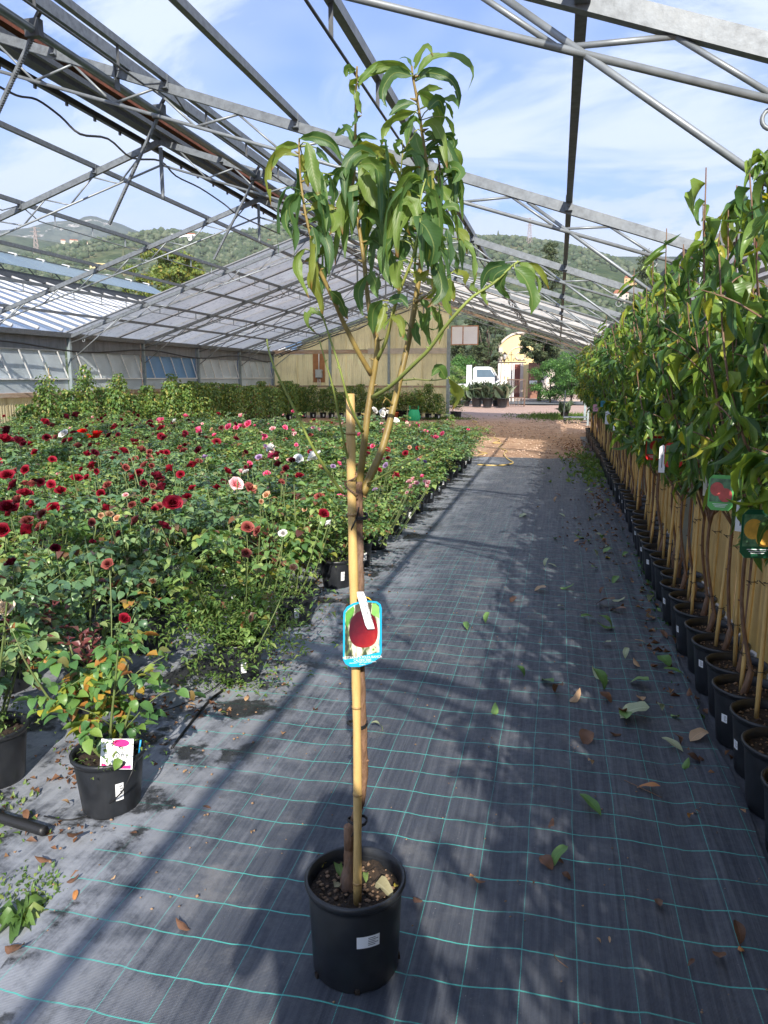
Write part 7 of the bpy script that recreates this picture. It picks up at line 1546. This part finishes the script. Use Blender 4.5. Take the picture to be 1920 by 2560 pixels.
FLV = [A3(*q) for q in [(230,340,'brown'),(250,375,'tan'),(415,310,'pale green'),(440,345,'brown'),(260,465,'pale green'),(500,410,'brown'),(470,485,'green'),(515,478,'pale green'),(405,490,'brown'),(365,585,'green'),(430,605,'green',1.2),(380,628,'orange',.6),(452,632,'green'),(525,620,'green'),(550,650,'pale green',.8),(485,587,'pale green',.7),(245,618,'green'),(475,715,'pale green'),(575,722,'yellow'),(592,690,'green'),(690,705,'green'),(205,768,'pale green'),(487,762,'brown',.8),(465,798,'green',.7),(645,862,'green',1.3),(545,878,'tan',.7),(285,915,'green',1.2),(195,932,'tan'),(265,1040,'pale green',.8),(548,942,'brown',.8),(600,990,'pale green'),(640,1030,'brown',1.5),(712,1072,'brown',1.4),(845,1010,'pale green',1.1),(875,1095,'tan',1.2),(775,945,'pale green',.6),(425,1118,'green',1.3),(540,1155,'green',1.4),(642,1158,'green',1.3),(585,1262,'pale green',.6),(735,1248,'tan',.7),(705,1330,'pale green',.9),(770,1398,'tan',.7),(910,1365,'green'),(935,1438,'green',1.1),(515,1500,'green',1.5),(612,1495,'pale green',1.3),(845,1525,'green',1.1),(265,1530,'green',1.2),(330,1590,'brown',1.2),(368,1622,'tan',1.1),(530,1583,'brown',.8),(808,1640,'tan',1.1),(895,1683,'pale green',.8),(968,1690,'green',.7),(890,1722,'pale green',1.6),(742,1770,'green',1.5),(690,1735,'brown'),(665,1812,'brown',.7),(455,1822,'brown',.9),(940,1873,'pale green',1.1),(460,2018,'tan',.6),(1050,2030,'green',.7),(1065,1968,'brown',.7),(925,2170,'orange',.9),(20,1445,'green',.9),(1080,1590,'brown',.7),(1205,1840,'tan'),(900,1195,'brown'),(955,1265,'brown'),(700,310,'brown',1.3),(60,475,'pale green')]]
FLV += [A6(*q) for q in [(870,15,'green',1.2),(1350,100,'orange',.5),(698,130,'brown',.5),(672,280,'brown',.6),(705,268,'brown',.5),(815,280,'green',1.0),(415,372,'brown',.5),(90,483,'brown',.4),(1215,505,'brown',.6),(1555,612,'brown',.8),(1558,662,'orange',.4),(1480,742,'brown',.5),(1348,727,'brown',.3),(900,638,'tan',.22),(340,335,'orange',.4),(750,343,'brown',.35),(955,620,'tan',.2),(615,388,'brown',.25)]]
FLV += [A2(*q) for q in [(912,1530,'brown',.6),(375,1130,'brown',.7),(148,985,'brown',.6),(305,958,'tan',.5),(78,1612,'brown',.9),(40,1510,'brown',.9),(650,1085,'brown',.35),(380,1080,'brown',.5),(330,1305,'brown',.45),(770,690,'brown',.5),(790,460,'tan',.4),(905,460,'tan',.4),(965,262,'tan',.45),(1155,455,'tan',.35),(880,485,'tan',.4),(1315,395,'tan',.3),(520,1293,'tan',.22),(870,790,'tan',.2),(950,960,'brown',.35),(1190,1090,'tan',.35),(270,1205,'brown',.6),(1040,370,'brown',.4),(375,1350,'orange',.4)]] + [(950, 1836, 'pale green', .9), (930, 1300, 'tan', .5), (1000, 1250, 'pale green', .7), (1180, 1565, 'green', 1.0), (1240, 1552, 'green', 1.0), (1255, 1790, 'green', .9), (1300, 1500, 'brown', .7), (1380, 1415, 'pale green', .8), (1090, 1325, 'brown', .6), (1310, 1290, 'green', .8), (1355, 1270, 'tan', .6)]
items = []
for k, (px, py, c, s_) in enumerate(FLV):
    q = G(px, py, .018); items.append([c, s_, q, k])
def size_word(s_): return 'tiny ' if s_ < .45 else ('small ' if s_ < .75 else ('large curled ' if s_ > 1.25 else ''))
def where(q):
    if q.x < -1.35: return 'on the bed mat'
    if q.x < -.75: return 'on the aisle\'s left side'
    if q.x < -.1: return 'in mid-aisle'
    if q.x < .42: return 'on the aisle\'s right side'
    return 'by the fruit tree pots'
grp = {}
for it in items: grp.setdefault((size_word(it[1]) + it[0], where(it[2])), []).append(it)
for (a_, w_), lst in grp.items():
    lst.sort(key=lambda i_: i_[2].y)
    for j, (c, s_, q, k) in enumerate(lst):
        lab = '%s fallen leaf %s' % (a_, w_) + ('' if len(lst) == 1 else ', %s from the front' % ordinal(j + 1))
        L = .098 * s_; obj('fallen_leaf', leafy_mesh(c, k % 4), None, q + Vector((-L * .4, 0, -.002)), (rn.uniform(-.12, .12), rn.uniform(-.1, .1), rn.uniform(0, 6.28)), (L, L * (.38 if k % 4 < 3 else .7), L * .8), label=lab, cat='fallen leaf', group='leaves fallen on the weed mat')
tw = thing('fallen_twig', G(1560, 1950, .02), 'thin dry twig lying near the right edge of the aisle', 'twig'); M(bark).tube([(0, 0, 0), (.05, -.05, .006), (.12, -.10, .003)], .0016, 5).build('twig', tw)
tw = thing('fallen_twig', G(1385, 2385, .02), 'small curved dark twig in the foreground of the aisle', 'twig'); M(bark).tube(smooth_path([(0, 0, 0), (.008, -.02, .002), (.035, -.04, 0)], 3), .0012, 5).build('twig', tw)

# =================================================================== THE PERSON TAKING THE PICTURE (behind the camera; the shadow falls over the pot)
pm = thing('person', (.05, -.34, 0), 'person in dark jacket and trousers standing in the aisle, holding up a phone', 'person')
def skin(name, verts, edges, rads, m_, sub=2):
    me = bpy.data.meshes.new(name); me.from_pydata(verts, edges, []); me.materials.append(m_); o = obj(name, me, pm); s_ = o.modifiers.new('skin', 'SKIN'); s_.use_smooth_shade = True
    sv = me.skin_vertices[0].data if me.skin_vertices else None
    if sv is None: me.skin_vertices.new() if hasattr(me.skin_vertices, 'new') else None
    if me.skin_vertices:
        for i, r_ in enumerate(rads): me.skin_vertices[0].data[i].radius = (r_, r_ * .85) if not hasattr(r_, '__len__') else r_; me.skin_vertices[0].data[i].use_root = (i == 0)
    o.modifiers.new('subdivision', 'SUBSURF').levels = sub; o.modifiers['subdivision'].render_levels = sub; return o
jk = mat('dark_jacket', (0.04, 0.05, 0.08), .85, 0, .15, 20, .2); skn = mat('skin', (0.55, 0.34, 0.25), .5, 0, .05, 20, .05); hair_m = mat('dark_hair', (0.03, 0.02, 0.015), .6, 0, .3, 30, .4, stretch=(1, 1, .2)); jean = mat('dark_trousers', (0.03, 0.04, 0.07), .85, 0, .15, 20, .2); shoe = mat('dark_shoe', (0.02, 0.02, 0.02), .6, 0, .1, 20, .1)
V_ = [(0, 0, .95), (0, 0, 1.12), (0, -.01, 1.30), (0, -.01, 1.42), (0, .01, 1.50), (0, .03, 1.58), (0, .03, 1.66),
      (.17, -.01, 1.40), (.22, .06, 1.20), (.12, .26, 1.40), (.055, .30, 1.46), (-.17, -.01, 1.40), (-.26, .06, 1.20), (-.20, .26, 1.40), (-.16, .30, 1.46),
      (.10, 0, .88), (.11, .02, .50), (.12, 0, .09), (.13, .14, .045), (-.10, 0, .88), (-.11, .02, .50), (-.12, 0, .09), (-.13, .14, .045)]
E_ = [(0, 1), (1, 2), (2, 3), (3, 4), (4, 5), (5, 6), (3, 7), (7, 8), (8, 9), (9, 10), (3, 11), (11, 12), (12, 13), (13, 14), (0, 15), (15, 16), (16, 17), (17, 18), (0, 19), (19, 20), (20, 21), (21, 22)]
Rd = [(.15, .11), (.135, .10), (.16, .11), (.15, .10), .055, .085, .088, .065, .048, .038, .026, .065, .048, .038, .026, .085, .058, .042, .038, .085, .058, .042, .038]
body = skin('body', V_, E_, Rd, jk)
for s_, x in ((1, .055), (-1, -.16)):
    for k in range(5):
        b_ = Vector((x - .004 * s_, .305, 1.455 + .0 * k)); z0 = 1.435 + .018 * k if k < 4 else 1.44
        pts = [(x, .30, z0), (x + s_ * -.012, .318, z0 + .004), (x + s_ * -.028, .322, z0 + .006), (x + s_ * -.042, .314, z0 + .006)] if k < 4 else [(x, .30, 1.45), (x - s_ * .02, .300, 1.475), (x - s_ * .035, .305, 1.49)]
        M(skn).tube(smooth_path(pts, 3), [.0085, .0085, .008, .0075, .007, .0065, .006, .006, .0055, .005][:len(smooth_path(pts, 3))], 8).build('finger', body)
M(hair_m).lathe([(.002, 1.765), (.06, 1.75), (.092, 1.70), (.098, 1.64), (.085, 1.58)][::-1], 18, (0, .012, 0)).build('hair', pm)
fc = M(skn); fc.tube([(0, .105, 1.655), (0, .128, 1.62), (0, .112, 1.612)], [.008, .013, .008], 8)
for x in (-.035, .035): fc.tube([(x * 2.6, .03, 1.625), (x * 2.8, .02, 1.655)], .012, 6)
fc.build('nose_and_ears', body)
for x in (-.033, .033): M(white_card).tube([(x - .008, .112, 1.655), (x + .008, .112, 1.655)], .007, 6).build('eye', body)
M(mat('lips', (0.45, 0.15, 0.13), .5, 0, .05, 20, 0)).tube([(-.022, .108, 1.585), (0, .114, 1.583), (.022, .108, 1.585)], .005, 6).build('mouth', body)
ph_ = thing('phone', (0, -.03, 1.5), 'dark smartphone held upright in both hands above the aisle', 'phone'); M(black_plastic).box((0, 0, 0), (.15, .008, .075), (-PITCH, 0, YAW)).build('body', ph_); M(dkw).box((0, -.0045, 0), (.142, .0006, .068), (-PITCH, 0, YAW)).build('screen', ph_)
